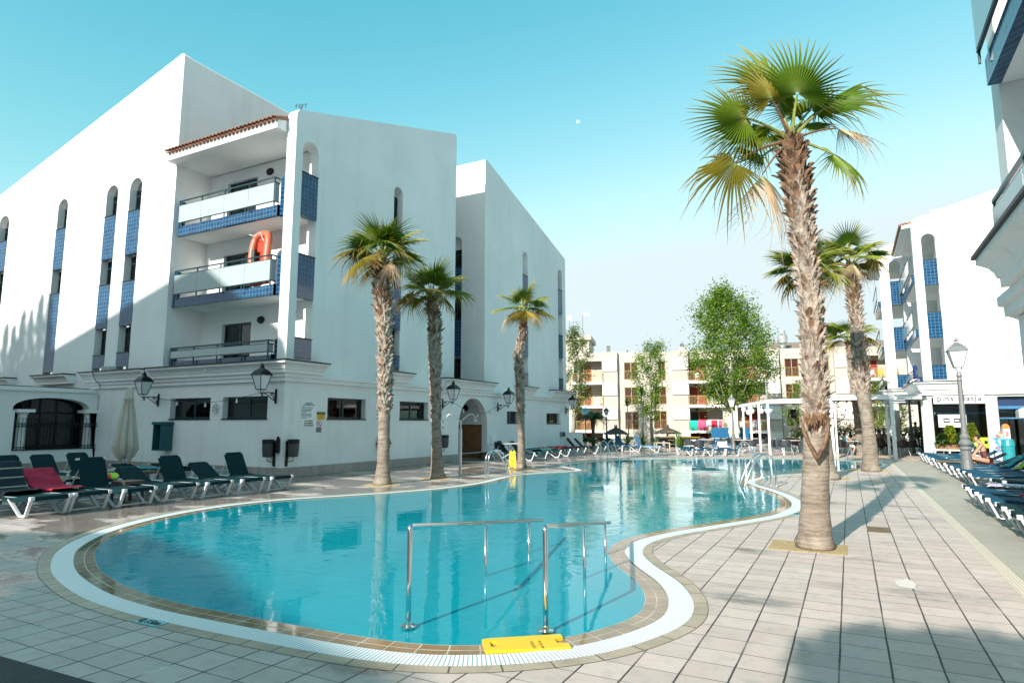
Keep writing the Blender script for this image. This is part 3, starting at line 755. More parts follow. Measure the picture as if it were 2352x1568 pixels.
mb.add([(XL - .4, YB2 + .28, 14.4), (-24, YB2 + .28, 14.4), (-24, YE2, 11.6), (XL - .4, YE2, 11.6)], [(0, 1, 2, 3)])
mb.add([(XL - .4, YL + .5, 10.95), (-24, YL + 3, 12.5), (-24, Y1E, 14.1), (XL - .4, Y1E, 14.0)], [(0, 1, 2, 3)])
mb.build('roof', TERRA, hotel)
# ground floor
holes_s = []
def gwin(q0, q1, fn):
    a = fn(q0); b = fn(q1)
    return min(a[0], b[0]), max(a[0], b[0]), min(a[1], b[1]), max(a[1], b[1])
holes_f = []
for q0, q1 in (((1337, 405), (1643, 553)), ((1748, 392), (2092, 548))):
    a = xz(Z1(*q0)); b = xz(Z1(*q1))
    u0, u1 = a[0], b[0]; z0, z1 = b[1], xz(Z1((q0[0] + q1[0]) / 2, (q0[1] * .5 + (q0[1] - 6) * .5)))[1]
    z0, z1 = 1.77, 2.46
    holes_f.append(rect(u0, u1, z0, z1))
    window(hotel, 'Y', YL, -1, u0, u1, z0, z1, d=.2, mull=(0.5,), fr=.06, curtain=BLIND, glass=GLASSDK)
    s_ = MB(); s_.box(u0 - .02, u1 + .02, YL - .03, YL + .2, z0 - .035, z0); s_.build('sill', BLACK, hotel)
mb = MB(); mb.plate(rect(-25.2, XL - .302, 0.30, 2.9), holes_f, mapL, 0.30); mb.build('ground_floor_wall', WHITE, hotel)
holes_s = []
for q0, q1, bars in (((412, 410), (708, 555), 0), ((977, 440), (1198, 562), 0), ((1818, 478), (1908, 572), 7), ((2128, 493), (2232, 575), 7)):
    a = yz(C4(*q0)); b = yz(C4(*q1)); u0, u1 = a[0], b[0]
    z0, z1 = (1.77, 2.46) if not bars else (yz(C4(q1[0], q1[1]))[1], yz(C4(q0[0], q0[1]))[1])
    holes_s.append(rect(u0, u1, z0, z1))
    window(hotel, 'X', XL, 1, u0, u1, z0, z1, d=.2, mull=(0.5,), fr=.06, bars=bars, curtain=BLIND)
    s_ = MB(); s_.box(XL - .2, XL + .03, u0 - .02, u1 + .02, z0 - .035, z0); s_.build('sill', BLACK, hotel)
dy0 = yz(C4(1437, 800))[0]; dy1 = yz(C4(1663, 800))[0]; dzt = yz(C4(1550, 376))[1]
holes_s.append(arch(dy0, dy1, 0.302, dzt, n=14))
YEG = 35.9
mb = MB(); mb.plate(rect(YL + .003, YEG, 0.30, 2.9), holes_s, lambda u, v, d: (XL - d, u, v), 0.30); mb.build('ground_floor_side_wall', WHITE, hotel)
mb = MB(); mb.box(-24, XL - .3, YEG - .3, YEG, 0, 2.9); mb.box(-24, XL - .3, YEG - .3, YEG, 2.9, 3.1)
mb.build('end_wall', WHITE, hotel)
mb = MB(); mb.box(-25.2, XL + .03, YL - .03, YL + .28, 0, .30); mb.box(XL - .28, XL + .032, YL + .28, dy0, 0, .30); mb.box(XL - .28, XL + .032, dy1, YEG, 0, .30)
mb.build('plinth', PLINTH, hotel)
# passage behind the arched doorway
mb = MB(); mb.box(XL - 5, XL - .3, dy1, dy1 + .1, 0, 1.52); pw = mb.build('passage_tiled_wall', DOORTILE, hotel)
mb = MB(); mb.box(XL - 5, XL - .3, dy1 + .02, dy1 + .1, 1.56, 3.0); mb.box(XL - 5, XL - .3, dy0 - .1, dy0, 0, 3.0); mb.box(XL - 5, XL - .3, dy0, dy1 + .02, 2.78, 2.86); mb.box(XL - 5.1, XL - 5, dy0 - .1, dy1 + .1, 0, 3.0)
mb.build('passage_wall', WHITE2, hotel)
mb = MB(); mb.box(XL - 5, XL - .3, dy1 - .01, dy1 + .1, 1.52, 1.56); mb.build('tile_border', BLACK, hotel)
mb = MB(); mb.lathe([(.16, 0), (.17, .02), (.14, .06), (.03, .08)], (0, 0, 0), 14)
for v_ in mb.v: v_.xyz = Vector((XL - 1.2 + v_.x, dy1 - .02 - v_.z, 2.35 + v_.y))
mb.build('passage_lamp', BLACK, hotel)
# cornice: continuous bands, then a heavy moulding under each strip
mb = MB(); cornice(mb, PB, 'Y', YL, -25.2, XL, -1, m1=True); cornice(mb, PB, 'X', XL, YL, YEG, 1, m0=True, m1=True)
mb.build('cornice_band', WHITE, hotel)
def seg(ax, pl, sg, a0, a1, m0=False, m1=False):
    m = MB(); cornice(m, PS, ax, pl, a0, a1, sg, m0, m1); c = m.build('ledge', WHITE, hotel)
    k = MB(); cornice(k, PC, ax, pl, a0 - (0 if m0 else .03), a1 + (0 if m1 else .03), sg, m0, m1); k.build('ledge_cap', BLACK, c)
yl = YL - .45
le = lambda q: onY(q[0], q[1], yl).x
m = MB(); cornice(m, PS, 'Y', YL, le((334, 838)), XL, -1, m1=True); cornice(m, PS, 'X', XL, YL, onX(*C4(430, 85), XL + .45).y, 1, m0=True); cc = m.build('ledge', WHITE, hotel)
m = MB(); cornice(m, PC, 'Y', YL, le((334, 838)) - .03, XL, -1, m1=True); cornice(m, PC, 'X', XL, YL, onX(*C4(430, 85), XL + .45).y + .03, 1, m0=True); m.build('ledge_cap', BLACK, cc)
seg('Y', YL, -1, le((181, 842)), le((320, 834)))
seg('Y', YL, -1, le((70, 856)), le((145, 852)))
seg('Y', YL, -1, le((-60, 862)), le((10, 862)))
ly = lambda q: onX(*C4(*q), XL + .45).y
seg('X', XL, 1, ya - .6, ly((1100, 170)))
seg('X', XL, 1, ly((1358, 208)), ly((1745, 252)))
seg('X', XL, 1, ly((1940, 282)), ly((2066, 292)))
seg('X', XL, 1, ly((2205, 313)), YEG - .02)

# balcony bay on the front
YBK = 15.1
mb = MB(); bh = []
for (q0, q1, zf) in (((422, 480), (612, 560), None), ((395, 870), (612, 930), None), ((378, 1270), (568, 1420), None)): pass
bay = []
for k, (fl_, dx0, dx1, dtop) in enumerate(((3.55, (405, 1400), (570, 1400), (560, 1265)), (5.86, (420, 900), (590, 900), (540, 868)), (8.46, (445, 500), (612, 480), (600, 440)))):
    a = onY(*Z3(*dx0), YBK).x; b = onY(*Z3(*dx1), YBK).x; t_ = onY(*Z3(*dtop), YBK).z
    bay.append((fl_, a, b, t_)); bh.append(rect(a, b, fl_ + .02, t_))
    window(hotel, 'Y', YBK, -1, a, b, fl_ + .02, t_, d=.12, fr=.07, mull=(0.55,), curtain=CURT_B, glass=GLASSDK, name='balcony_door')
mb.plate(rect(XT - .0, XL - .41, 3.14, 10.93), bh, lambda u, v, d: (u, YBK + d, v), 0.25); mb.build('balcony_back_wall', WHITE2, hotel)
mb = MB(); mb.box(XT - .3, XT + .001, YL + .28, YBK + .1, 3.14, 11.0); mb.build('balcony_side_wall', WHITE2, hotel)
xr = XL - .41
for k, (zb, zft, gb, gt_, rt_, front) in enumerate(((3.55, 3.76, 3.87, 4.10, 4.24, 13.9), (5.68, 6.01, 6.14, 6.80, 6.98, 13.85), (8.28, 8.63, 8.75, 9.36, 9.56, 13.85))):
    m = MB(); m.box(XT + .06, xr, front + .12, YBK, zb + .02, zb + .22)
    sl_ = m.build('balcony_slab', WHITE2, hotel)
    m = MB(); m.box(XT + .06, xr - .45, front, front + .118, zb, zft); m.box(XT + .06, XT + .30, front + .003, front + .118, zft, rt_ - .02)
    m.box(xr - .45, xr, front + .10, front + .20, zb + .02, rt_ + .04); m.box(xr - .47, xr - .45, front + .002, front + .2, zb, zft + .03)
    m.build('tiled_fascia', BLUE, sl_)
    m = MB()
    m.box(XT + .22, xr - .50, front - .10, front - .06, rt_ - .045, rt_); m.box(XT + .22, xr - .50, front - .09, front - .06, gt_, gt_ + .03); m.box(XT + .22, xr - .50, front - .09, front - .06, gb - .03, gb)
    nn = 4
    for i in range(nn + 1):
        c = XT + .25 + (xr - .53 - XT - .25) * i / nn
        m.box(c - .02, c + .02, front - .085, front - .055, zft - .04 if k else 3.62, rt_ - .045)
    m.box(xr - .52, xr - .49, front - .09, front + .12, rt_ - .045, rt_); m.box(xr - .52, xr - .49, front - .09, front + .12, gb - .03, gb); m.box(xr - .52, xr - .49, front - .09, front + .12, gt_, gt_ + .03)
    if k == 0: m.box(XT + .22, xr - .50, front - .085, front - .065, (gt_ + rt_) / 2 - .01, (gt_ + rt_) / 2 + .01)
    rl = m.build('balcony_railing', DKMETAL, hotel)
    m = MB()
    for i in range(nn):
        c0 = XT + .25 + (xr - .53 - XT - .25) * i / nn; c1 = XT + .25 + (xr - .53 - XT - .25) * (i + 1) / nn
        m.box(c0 + .005, c1 - .005, front - .10, front - .092, gb, gt_)
    m.box(xr - .512, xr - .504, front - .08, front + .10, gb, gt_)
    m.build('glass_panels', FROSTP, rl)
for q in ((688, 410), (635, 1253)):
    p = onY(*Z3(*q), YBK); m = MB(); m.lathe([(.17, 0), (.18, .03), (.15, .07), (.02, .09)], (0, 0, 0), 14)
    for v_ in m.v: v_.xyz = Vector((p.x + v_.x, YBK - .005 - v_.z, p.z + v_.y * .75))
    m.build('wall_light', BLACK, hotel)
# tiled eave
m = MB(); m.add([(XT - .06, 13.32, 10.95), (xr - .02, 13.32, 10.95), (xr - .02, 13.32, 11.22), (XT - .06, 13.32, 11.22), (XT - .06, YBK, 10.95), (xr - .02, YBK, 10.95), (xr - .02, YBK, 11.8), (XT - .06, YBK, 11.8)],
                [(0, 1, 2, 3), (4, 5, 6, 7), (0, 1, 5, 4), (3, 2, 6, 7), (0, 3, 7, 4), (1, 2, 6, 5)])
ev = m.build('eave', WHITE2, hotel)
m = MB(); nn = 30; wd_ = (xr - XT) / nn
for i in range(nn):
    c = XT - .04 + wd_ * (i + .5)
    for (r_, zz_, o_, up) in ((.075, 0, 0, 1), (.075, -.035, wd_ / 2, -1)):
        pa = Vector((c + o_, 13.22, 11.27 + zz_)); pb = Vector((c + o_, YBK + .4, 11.27 + zz_ + .82))
        vs = []
        for p in (pa, pb):
            for kk in range(7):
                a_ = PI * kk / 6; vs.append(p + Vector((math.cos(a_) * r_ * 1.15, 0, up * math.sin(a_) * r_)))
            for kk in range(6, -1, -1):
                a_ = PI * kk / 6; vs.append(p + Vector((math.cos(a_) * (r_ * 1.15 - .015), 0, up * math.sin(a_) * (r_ - .018))))
        m.add(vs, [(j, (j + 1) % 14, 14 + (j + 1) % 14, 14 + j) for j in range(14)] + [tuple(range(14)), tuple(range(27, 13, -1))])
m.build('roof_tiles', TERRA, ev)

# ================================================================ LOW ANNEX WITH THE ARCADE (plane x = XA)
XA = -24.73
annex = empty('arcade_annex', (XA, YL, 0), 'low white annex with an arched arcade opening and iron railing at the far left', 'building')
Z6 = lambda x, y: (.4464 * x * .57422, (1400 + .4464 * y) * .57422)
ay = lambda q: onX(*Z6(*q), XA)
yR = YL - .035
pL = ay((130, 600)).y; pR = ay((905, 560)).y
zc = ay((700, 545)).z; zs = ay((500, 893)).z; za = ay((420, 425)).z
aL = ay((115, 490)).y; aR = ay((805, 530)).y
mid = (aL + aR) / 2
pts = [(pL, zs), (pR, zs), (pR, zc), (aR, zc)]
for i in range(1, 14):
    a_ = PI * i / 14; pts.append((mid + (aR - aL) / 2 * math.cos(a_), zc + (za - zc) * math.sin(a_) ** .75))
pts += [(aL, zc), (pL, zc)]
w2 = [(pL - 2.6, zs + .35), (pL - 2.3, zs + .05), (pL - 1.0, zs), (pL - .55, zs + .25), (pL - .45, zs + .7), (pL - .45, zc), (pL - .7, zc + .35), (pL - 1.6, za), (pL - 2.6, zc + .3)]
mb = MB(); mb.plate([(-6, .28), (yR, .28), (yR, 2.72), (-6, 2.72)], [pts, w2], lambda u, v, d: (XA - d, u, v), 0.42); mb.build('arcade_wall', WHITE, annex)
mb = MB(); mb.box(XA - .5, XA + .06, -6, yR - .14, 2.722, 2.86); mb.build('parapet_coping', WHITE, annex)
mb = MB(); mb.box(XA - .4, XA + .03, -6, yR, 0, .28); mb.build('plinth', PLINTH, annex)
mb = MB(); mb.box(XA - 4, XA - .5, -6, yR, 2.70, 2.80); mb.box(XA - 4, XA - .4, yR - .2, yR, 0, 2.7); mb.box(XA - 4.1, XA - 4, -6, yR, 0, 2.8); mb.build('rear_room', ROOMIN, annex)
for (cx_, ) in ((ay((218, 700)).y,), (ay((815, 700)).y,)):
    m = MB(); m.lathe([(.17, zs), (.17, zs + .05), (.145, zs + .08), (.14, zc - .16), (.15, zc - .14), (.18, zc - .09), (.18, zc - .07)], (XA - .21, cx_, 0), 18)
    co = m.build('column', WHITE2, annex, smooth=False)
    m = MB(); m.box(XA - .46, XA + .04, cx_ - .27, cx_ + .27, zc - .07, zc + .035); m.build('capital', WHITE2, co)
m = MB(); gx = XA - .62
ys = [ay((x_, 700)).y for x_ in (285, 425, 575, 735)]
yy0, yy1 = pL - 3.0, yR - .2
for y_ in [yy0] + ys + [yy1]: m.box(gx - .03, gx + .03, y_ - .035, y_ + .035, zs - .1, 2.7)
m.box(gx - .028, gx + .028, yy0, yy1, zc - .12, zc - .04); m.box(gx - .028, gx + .028, yy0, yy1, zs - .1, zs)
gf = m.build('glazing_frame', BLACK, annex)
m = MB(); m.box(gx - .004, gx + .004, yy0, yy1, zs - .1, 2.7); m.build('pane', GLASSDK, gf)
rail_ = MB(); rx = XA + .02
yr0 = ay((128, 700)).y; yr1 = ay((925, 760)).y; zt_ = ay((600, 655)).z; zb_ = zs + .03
for z_ in (zt_, zt_ - .11, zb_, zb_ + .10): rail_.box(rx - .012, rx + .012, yr0, yr1, z_ - .012, z_ + .012)
nb = 27
for i in range(nb + 1):
    y_ = yr0 + (yr1 - yr0) * i / nb
    rail_.tube([(rx, y_, zb_), (rx, y_, zt_ + .13)], .009, 6); rail_.lathe([(.001, 0), (.022, .02), (.001, .08)], (rx, y_, zt_ + .13), 5)
    if i < nb:
        yc = y_ + (yr1 - yr0) / nb / 2
        for z_ in (zt_ - .055, zb_ + .05): rail_.tube([(rx, yc + .038 * math.cos(2 * PI * k / 10), z_ + .038 * math.sin(2 * PI * k / 10)) for k in range(11)], .006, 4, cap=False)
rail_.box(rx - .04, rx + .03, yr1 - .02, yr1 + .02, zt_ - .14, zt_ + .03); rail_.box(rx - .04, rx + .03, yr1 - .02, yr1 + .02, zb_ - .02, zb_ + .12)
rail_.build('iron_railing', BLACK, annex)
m = MB(); m.tube([(XA + .02, YL - 4, 2.87), (XA + .04, YL - 2, 2.88), (XA + .03, YL - .4, 2.875)], .015, 6); m.build('roof_cable', BLACK, annex)

# ================================================================ BALCONY BAYS OF THE OTHER WINGS
def balcony_bay(par, ax, pl, sg, u0, u1, depth, levels, ztop, zbase=3.14, full=True, curtain=CURT_B2, backhole=True):
    """recessed bay: back wall with sliding doors, slabs with tiled fascia, rail and frosted panels"""
    bh = []
    mid = (u0 + u1) / 2
    for (zs, zf, gb, gt_, rt_) in levels:
        bh.append(rect(mid - .9, mid + .9, zs + .2, zs + 2.25))
        window(par, ax, pl - sg * depth, sg, mid - .9, mid + .9, zs + .2, zs + 2.25, d=.1, fr=.07, mull=(.5,), curtain=curtain, name='balcony_door')
    mb = MB(); mb.plate(rect(u0, u1, zbase, ztop), bh, lambda u, v, d: P3(ax, pl, sg, u, v, depth + d), .2); mb.build('balcony_back_wall', WHITE2, par)
    mb = MB(); pbox(mb, ax, pl, sg, u0, u1, ztop, ztop + .2, 0.02, depth + .2); mb.build('bay_ceiling', WHITE2, par)
    for (zs, zf, gb, gt_, rt_) in levels:
        mb = MB(); pbox(mb, ax, pl, sg, u0, u1, zs + .01, zs + .2, .02, depth); sl_ = mb.build('balcony_slab', WHITE2, par)
        mb = MB(); pbox(mb, ax, pl, sg, u0 + .02, u1 - .02, zs, zf, -.12, .018); mb.build('tiled_fascia', BLUE, sl_)
        mb = MB()
        for z_, h_ in ((rt_ - .045, .045), (gt_, .03), (gb - .03, .03)): pbox(mb, ax, pl, sg, u0 + .05, u1 - .05, z_, z_ + h_, -.20, -.16)
        nn = 4
        for i in range(nn + 1):
            c = u0 + .07 + (u1 - u0 - .14) * i / nn; pbox(mb, ax, pl, sg, c - .02, c + .02, zf - .05, rt_ - .045, -.19, -.165)
        rl = mb.build('balcony_railing', DKMETAL, par)
        mb = MB()
        for i in range(nn):
            c = u0 + .07 + (u1 - u0 - .14) * i / nn; pbox(mb, ax, pl, sg, c + .02, c + (u1 - u0 - .14) / nn - .02, gb, gt_, -.207, -.20)
        mb.build('glass_panels', FROSTP, rl)
LV = [(3.55, 3.76, 3.87, 4.10, 4.24), (5.68, 6.01, 6.14, 6.80, 6.98), (8.28, 8.63, 8.75, 9.36, 9.56)]
LVB = [(3.55, 3.76, 3.87, 4.25, 4.45), (6.1, 6.4, 6.52, 7.15, 7.33), (8.6, 8.9, 9.02, 9.65, 9.85)]

# ---------------------------------------------------------------- wing with the hotel sign, at the far right
PX, PY = 3.15, 34.5
pins = empty('hotel_building', (PX, PY, 0), 'sunlit white hotel building with round ground floor columns at the far right', 'building')
hs = [arch(3.50, 4.06, 3.6, 10.45)]
mapF = lambda pl: (lambda u, v, d: (u, pl + d, v))
for a, b in ((7.99, 9.18), (5.51, 6.71), (3.6, 4.24)):
    m = MB(); m.box(3.502, 4.058, PY - .015, PY + .12, a, b); tp = m.build('tile_panel', BLUE, pins)
    k = MB(); k.box(3.49, 4.07, PY - .03, PY + .13, b, b + .03); k.build('panel_cap', BLACK, tp)
mb = MB(); mb.plate([(PX, 2.9), (14, 2.9), (14, 14.2), (PX + .25, 11.25), (PX + .08, 11.17), (PX, 11.0)], hs, mapF(PY), .40); mb.build('parapet_wall', WHITE, pins)
balcony_bay(pins, 'X', PX, -1, PY + .41, 40.9, 1.5, LV, 10.9)
m = MB(); m.add([(PX - .35, PY + .41, 10.92), (PX - .35, 40.9, 10.92), (PX - .35, 40.9, 11.15), (PX - .35, PY + .41, 11.15), (PX + 1.6, PY + .41, 11.1), (PX + 1.6, 40.9, 11.1), (PX + 1.6, 40.9, 11.2), (PX + 1.6, PY + .41, 11.2)],
                [(0, 1, 2, 3), (4, 5, 6, 7), (0, 1, 5, 4), (3, 2, 6, 7), (0, 3, 7, 4), (1, 2, 6, 5)]); ev = m.build('eave', WHITE2, pins)
m = MB()
for i in range(28):
    y_ = PY + .45 + i * .228; m.tube([(PX - .45, y_, 11.12), (PX + .7, y_, 11.25)], .07, 7)
m.build('roof_tiles', TERRA, ev)
m = MB(); m.box(4.7, 14, 40.9, 41.2, 2.9, 13.4); m.add([(PX, PY + .4, 11), (14, PY + .4, 13.8), (14, 41, 13.8), (PX, 41, 11.6)], [(0, 1, 2, 3)]); m.build('rear_wall', WHITE, pins)
mb = MB(); cornice(mb, PB, 'Y', PY, PX, 14, -1, m0=True); cornice(mb, PB, 'X', PX, PY, 40.9, -1, m0=True); mb.build('cornice_band', WHITE, pins)
mb = MB(); cornice(mb, PS, 'Y', PY, PX, 4.45, -1, m0=True); cornice(mb, PS, 'X', PX, PY, 40.4, -1, m0=True); c_ = mb.build('ledge', WHITE, pins)
mb = MB(); cornice(mb, PC, 'Y', PY, PX, 4.48, -1, m0=True); cornice(mb, PC, 'X', PX, PY, 40.43, -1, m0=True); mb.build('ledge_cap', BLACK, c_)
mb = MB(); mb.box(PX, 14, PY + .05, 41, 2.80, 2.90); mb.build('soffit', WHITE2, pins)
for cx_ in (3.2, 5.62, 8.2):
    m = MB(); m.lathe([(.27, 0), (.27, .08), (.235, .10), (.225, 2.72), (.25, 2.74), (.25, 2.82)], (cx_, PY + .24, 0), 20)
    m.build('column', WHITE2, pins)
# glazed shop front set back behind the columns
GY = PY + 1.2
m = MB()
for x_ in (3.45, 4.6, 5.7, 7.2, 8.2): m.box(x_ - .035, x_ + .035, GY, GY + .06, 0, 2.8)
m.box(3.45, 8.2, GY, GY + .06, 2.06, 2.13); m.box(3.45, 8.2, GY, GY + .06, 0, .12)
m.box(5.85, 8.2, PY + .3, PY + .36, 2.25, 2.38); m.box(6.72, 6.84, PY + .3, PY + .36, 0, 2.25); m.box(5.85, 8.2, PY + .3, PY + .36, 1.82, 1.88)
sf = m.build('shop_front_frame', BLUEP, pins)
m = MB(); m.box(3.45, 8.2, GY + .03, GY + .036, .12, 2.8); m.build('pane', GLASSDK, sf)
m = MB(); m.box(5.85, 8.2, PY + .32, PY + .34, 2.38, 2.9); m.build('blue_transom', simple('deep_blue_panel', (.01, .035, .10), .3), pins)
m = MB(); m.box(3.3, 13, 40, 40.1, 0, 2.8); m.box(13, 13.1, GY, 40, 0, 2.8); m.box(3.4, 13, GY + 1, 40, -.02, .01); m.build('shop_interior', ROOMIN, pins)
m = MB()
rng = random.Random(5)
for i in range(7): 
    x_ = 3.8 + i * .65; m.box(x_, x_ + .12, GY + 1.2 + rng.random() * 2, GY + 1.5 + rng.random() * 2, 0, 2.4)
m.build('interior_pillars', CREAMTOW, pins)
# shop sign
sg_ = MB(); sg_.box(3.46, 5.37, PY - .02, PY + .06, 2.50, 2.88)
sgo = sg_.build('hotel_sign', SIGNW, loc=Vector((4.4, PY, 2.7))); tag(sgo, 'white sign board reading pins platja between two round columns', 'sign')
text('pins platja', 0.34, INK, (4.42, PY - .024, 2.62), (1, 0, 0), (0, 0, 1), sgo, space=1.22, xs=.95, bold=.008)

# second, more distant wing
QX, QY = 2.05, 41.5
wing = empty('distant_wing', (QX, QY, 0), 'narrow white hotel wing with blue tiled balconies behind the palm at right', 'building')
hs = [arch(2.55, 3.12, 3.6, 10.9)]
for a, b in ((8.35, 9.65), (5.7, 7.0), (3.6, 4.3)):
    m = MB(); m.box(2.552, 3.118, QY - .015, QY + .12, a, b); tp = m.build('tile_panel', BLUE, wing)
    k = MB(); k.box(2.54, 3.13, QY - .03, QY + .13, b, b + .03); k.build('panel_cap', BLACK, tp)
mb = MB(); mb.plate([(QX, 2.9), (6.5, 2.9), (6.5, 13.1), (QX + .2, 11.7), (QX, 11.5)], hs, mapF(QY), .40); mb.build('parapet_wall', WHITE, wing)
balcony_bay(wing, 'X', QX, -1, QY + .41, 47, 1.4, LV, 10.9)
mb = MB(); cornice(mb, PB, 'Y', QY, QX, 6.5, -1, m0=True); cornice(mb, PB, 'X', QX, QY, 47, -1, m0=True); mb.build('cornice_band', WHITE, wing)
mb = MB(); cornice(mb, PS, 'Y', QY, QX, 3.6, -1, m0=True); cornice(mb, PS, 'X', QX, QY, 46.5, -1, m0=True); c_ = mb.build('ledge', WHITE, wing)
mb = MB(); cornice(mb, PC, 'Y', QY, QX, 3.63, -1, m0=True); cornice(mb, PC, 'X', QX, QY, 46.5, -1, m0=True); mb.build('ledge_cap', BLACK, c_)
m = MB(); m.add([(QX - .35, QY + .41, 10.92), (QX - .35, 47, 10.92), (QX - .35, 47, 11.15), (QX - .35, QY + .41, 11.15), (QX + 1.6, QY + .41, 11.1), (QX + 1.6, 47, 11.1), (QX + 1.6, 47, 11.2), (QX + 1.6, QY + .41, 11.2)],
                [(0, 1, 2, 3), (4, 5, 6, 7), (0, 1, 5, 4), (3, 2, 6, 7), (0, 3, 7, 4), (1, 2, 6, 5)]); ev = m.build('eave', WHITE2, wing)
m = MB()
for i in range(24):
    y_ = QY + .45 + i * .228; m.tube([(QX - .45, y_, 11.12), (QX + .7, y_, 11.25)], .07, 6)
m.build('roof_tiles', TERRA, ev)
m = MB()
for x_, y_ in ((QX + .3, QY + .3), (QX + 3.2, QY + .3), (QX + .3, QY + 3.5)): m.box(x_ - .16, x_ + .16, y_ - .16, y_ + .16, 0, 2.9)
m.box(QX, 6.5, QY + .05, 47, 2.78, 2.9)
m.build('ground_floor_pillars', WHITE2, wing)

# ---------------------------------------------------------------- near wing at the right edge
NX, NY = 1.85, 9.5
near = empty('near_wing', (NX, NY, 0), 'corner of a white hotel wing with heavy cornice at the right edge', 'building')
NYS = -12
mb = MB(); mb.box(NX, 9, NY - .40, NY, 2.9, 11.8); mb.build('fin_wall', WHITE, near)
balcony_bay(near, 'X', NX, -1, NY - .40 - 6.0, NY - .41, 1.35, LV, 10.9)
mb = MB(); mb.box(NX, NX + .3, NYS, NY - 6.41, 2.9, 11.6); mb.box(NX + 1.6, 9, NYS, NY - .42, 2.9, 11.5); mb.build('upper_wall', WHITE, near)
mb = MB(); mb.box(NX + .02, 9, NYS, NY - .05, 0, 2.88); mb.build('ground_floor_wall', WHITE, near)
mb = MB(); cornice(mb, PB, 'X', NX, NYS, NY, -1, m1=False); mb.build('cornice_band', WHITE, near)
mb = MB(); cornice(mb, PS, 'X', NX, NYS, NY - .72, -1); c_ = mb.build('ledge', WHITE, near)
mb = MB(); cornice(mb, PC, 'X', NX, NYS, NY - .70, -1); mb.build('ledge_cap', BLACK, c_)
# next unit of the same terrace, set back
back = empty('set_back_wing', (2.55, 14, 0), 'small end of a cornice on the set back wing beyond the near right corner', 'building')
mb = MB(); cornice(mb, PS, 'X', 2.98, 10.2, 13.4, -1); c_ = mb.build('ledge', WHITE, back); mb = MB(); cornice(mb, PC, 'X', 2.98, 10.2, 13.43, -1); mb.build('ledge_cap', BLACK, c_)
mb = MB(); mb.box(2.98, 9, 9.6, 13.6, 0, 6.2); mb.build('upper_wall', WHITE, back)

# ---------------------------------------------------------------- block behind the viewpoint: it casts the shade over the near left
BY = -16.0
def tp_(xs, ys, zs=0.0):
    d = (ys - BY) / math.cos(SUN_AZ)
    return (xs - math.tan(SUN_AZ) * (ys - BY), zs + d * math.tan(SUN_EL))
prof = [tp_(-44, 13.71, 0.3), tp_(-28, 13.71, 4.66), tp_(-24.5, 13.71, 5.65), tp_(-21.2, 13.71, 6.6), tp_(-19.4, 13.71, 7.1), tp_(-15.2, 13.71, 4.2), tp_(-13.35, 12.5), tp_(-13.25, 6.4),
        tp_(-13.0, 4.9), tp_(-11.4, 5.05), tp_(-9.5, 6.0), tp_(-7.0, 5.4), tp_(-4.6, 4.1), tp_(-2.6, 3.5), tp_(-1.0, 2.4)]
rb = empty('rear_block', (-20, BY, 0), 'white sloping roofed hotel block standing behind the viewpoint', 'building')
mb = MB(); mb.plate([(prof[0][0], 0), *prof, (prof[-1][0], 0)][::-1], [], lambda u, v, d: (u, BY - d, v), 5); mb.build('wall', WHITE, rb)

# ================================================================ FAR APARTMENT BUILDING
U = (RT * .977 + FW * -.215).normalized(); NF = Vector((-U.y, U.x, 0))
P0 = atD(1588, 1000, 68); P0.z = 0
far = empty('apartment_building', P0, 'long pale concrete apartment building with brick red curtains beyond the pool', 'building', rz=math.atan2(U.y, U.x))
def f5(x, y, dep=0.0):
    px, py = 1263.2 + .24415 * x, 746.5 + .24415 * y
    d = ray(px, py); o = P0 + NF * dep; t_ = (o.x * NF.x + o.y * NF.y) / (d.x * NF.x + d.y * NF.y)
    p = Vector((0, 0, CAMH)) + d * t_ - P0
    return p.x * U.x + p.y * U.y, p.z
fu = lambda x, y=600: f5(x, y)[0]
fz = lambda y, x=1000: f5(x, y)[1]
FT = fz(248)
wins = [(697, 826, 352, 515), (1015, 1087, 345, 515), (703, 832, 585, 748), (975, 1097, 580, 745), (708, 838, 815, 980), (978, 1102, 808, 975), (712, 838, 1048, 1110), (985, 1100, 1048, 1110),
        (2208, 2342, 315, 485), (2220, 2355, 553, 712), (2232, 2362, 790, 950), (2540, 2630, 310, 480), (2550, 2640, 548, 705), (2560, 2650, 785, 945)]
bays = [(225, 492), (1303, 1620), (1745, 2042), (2985, 3260)]
slabs = [(524, 1400), (752, 1400), (990, 1400)]
piers = [(495, 640), (1150, 1308), (2042, 2162), (2680, 2845)]
holes = []
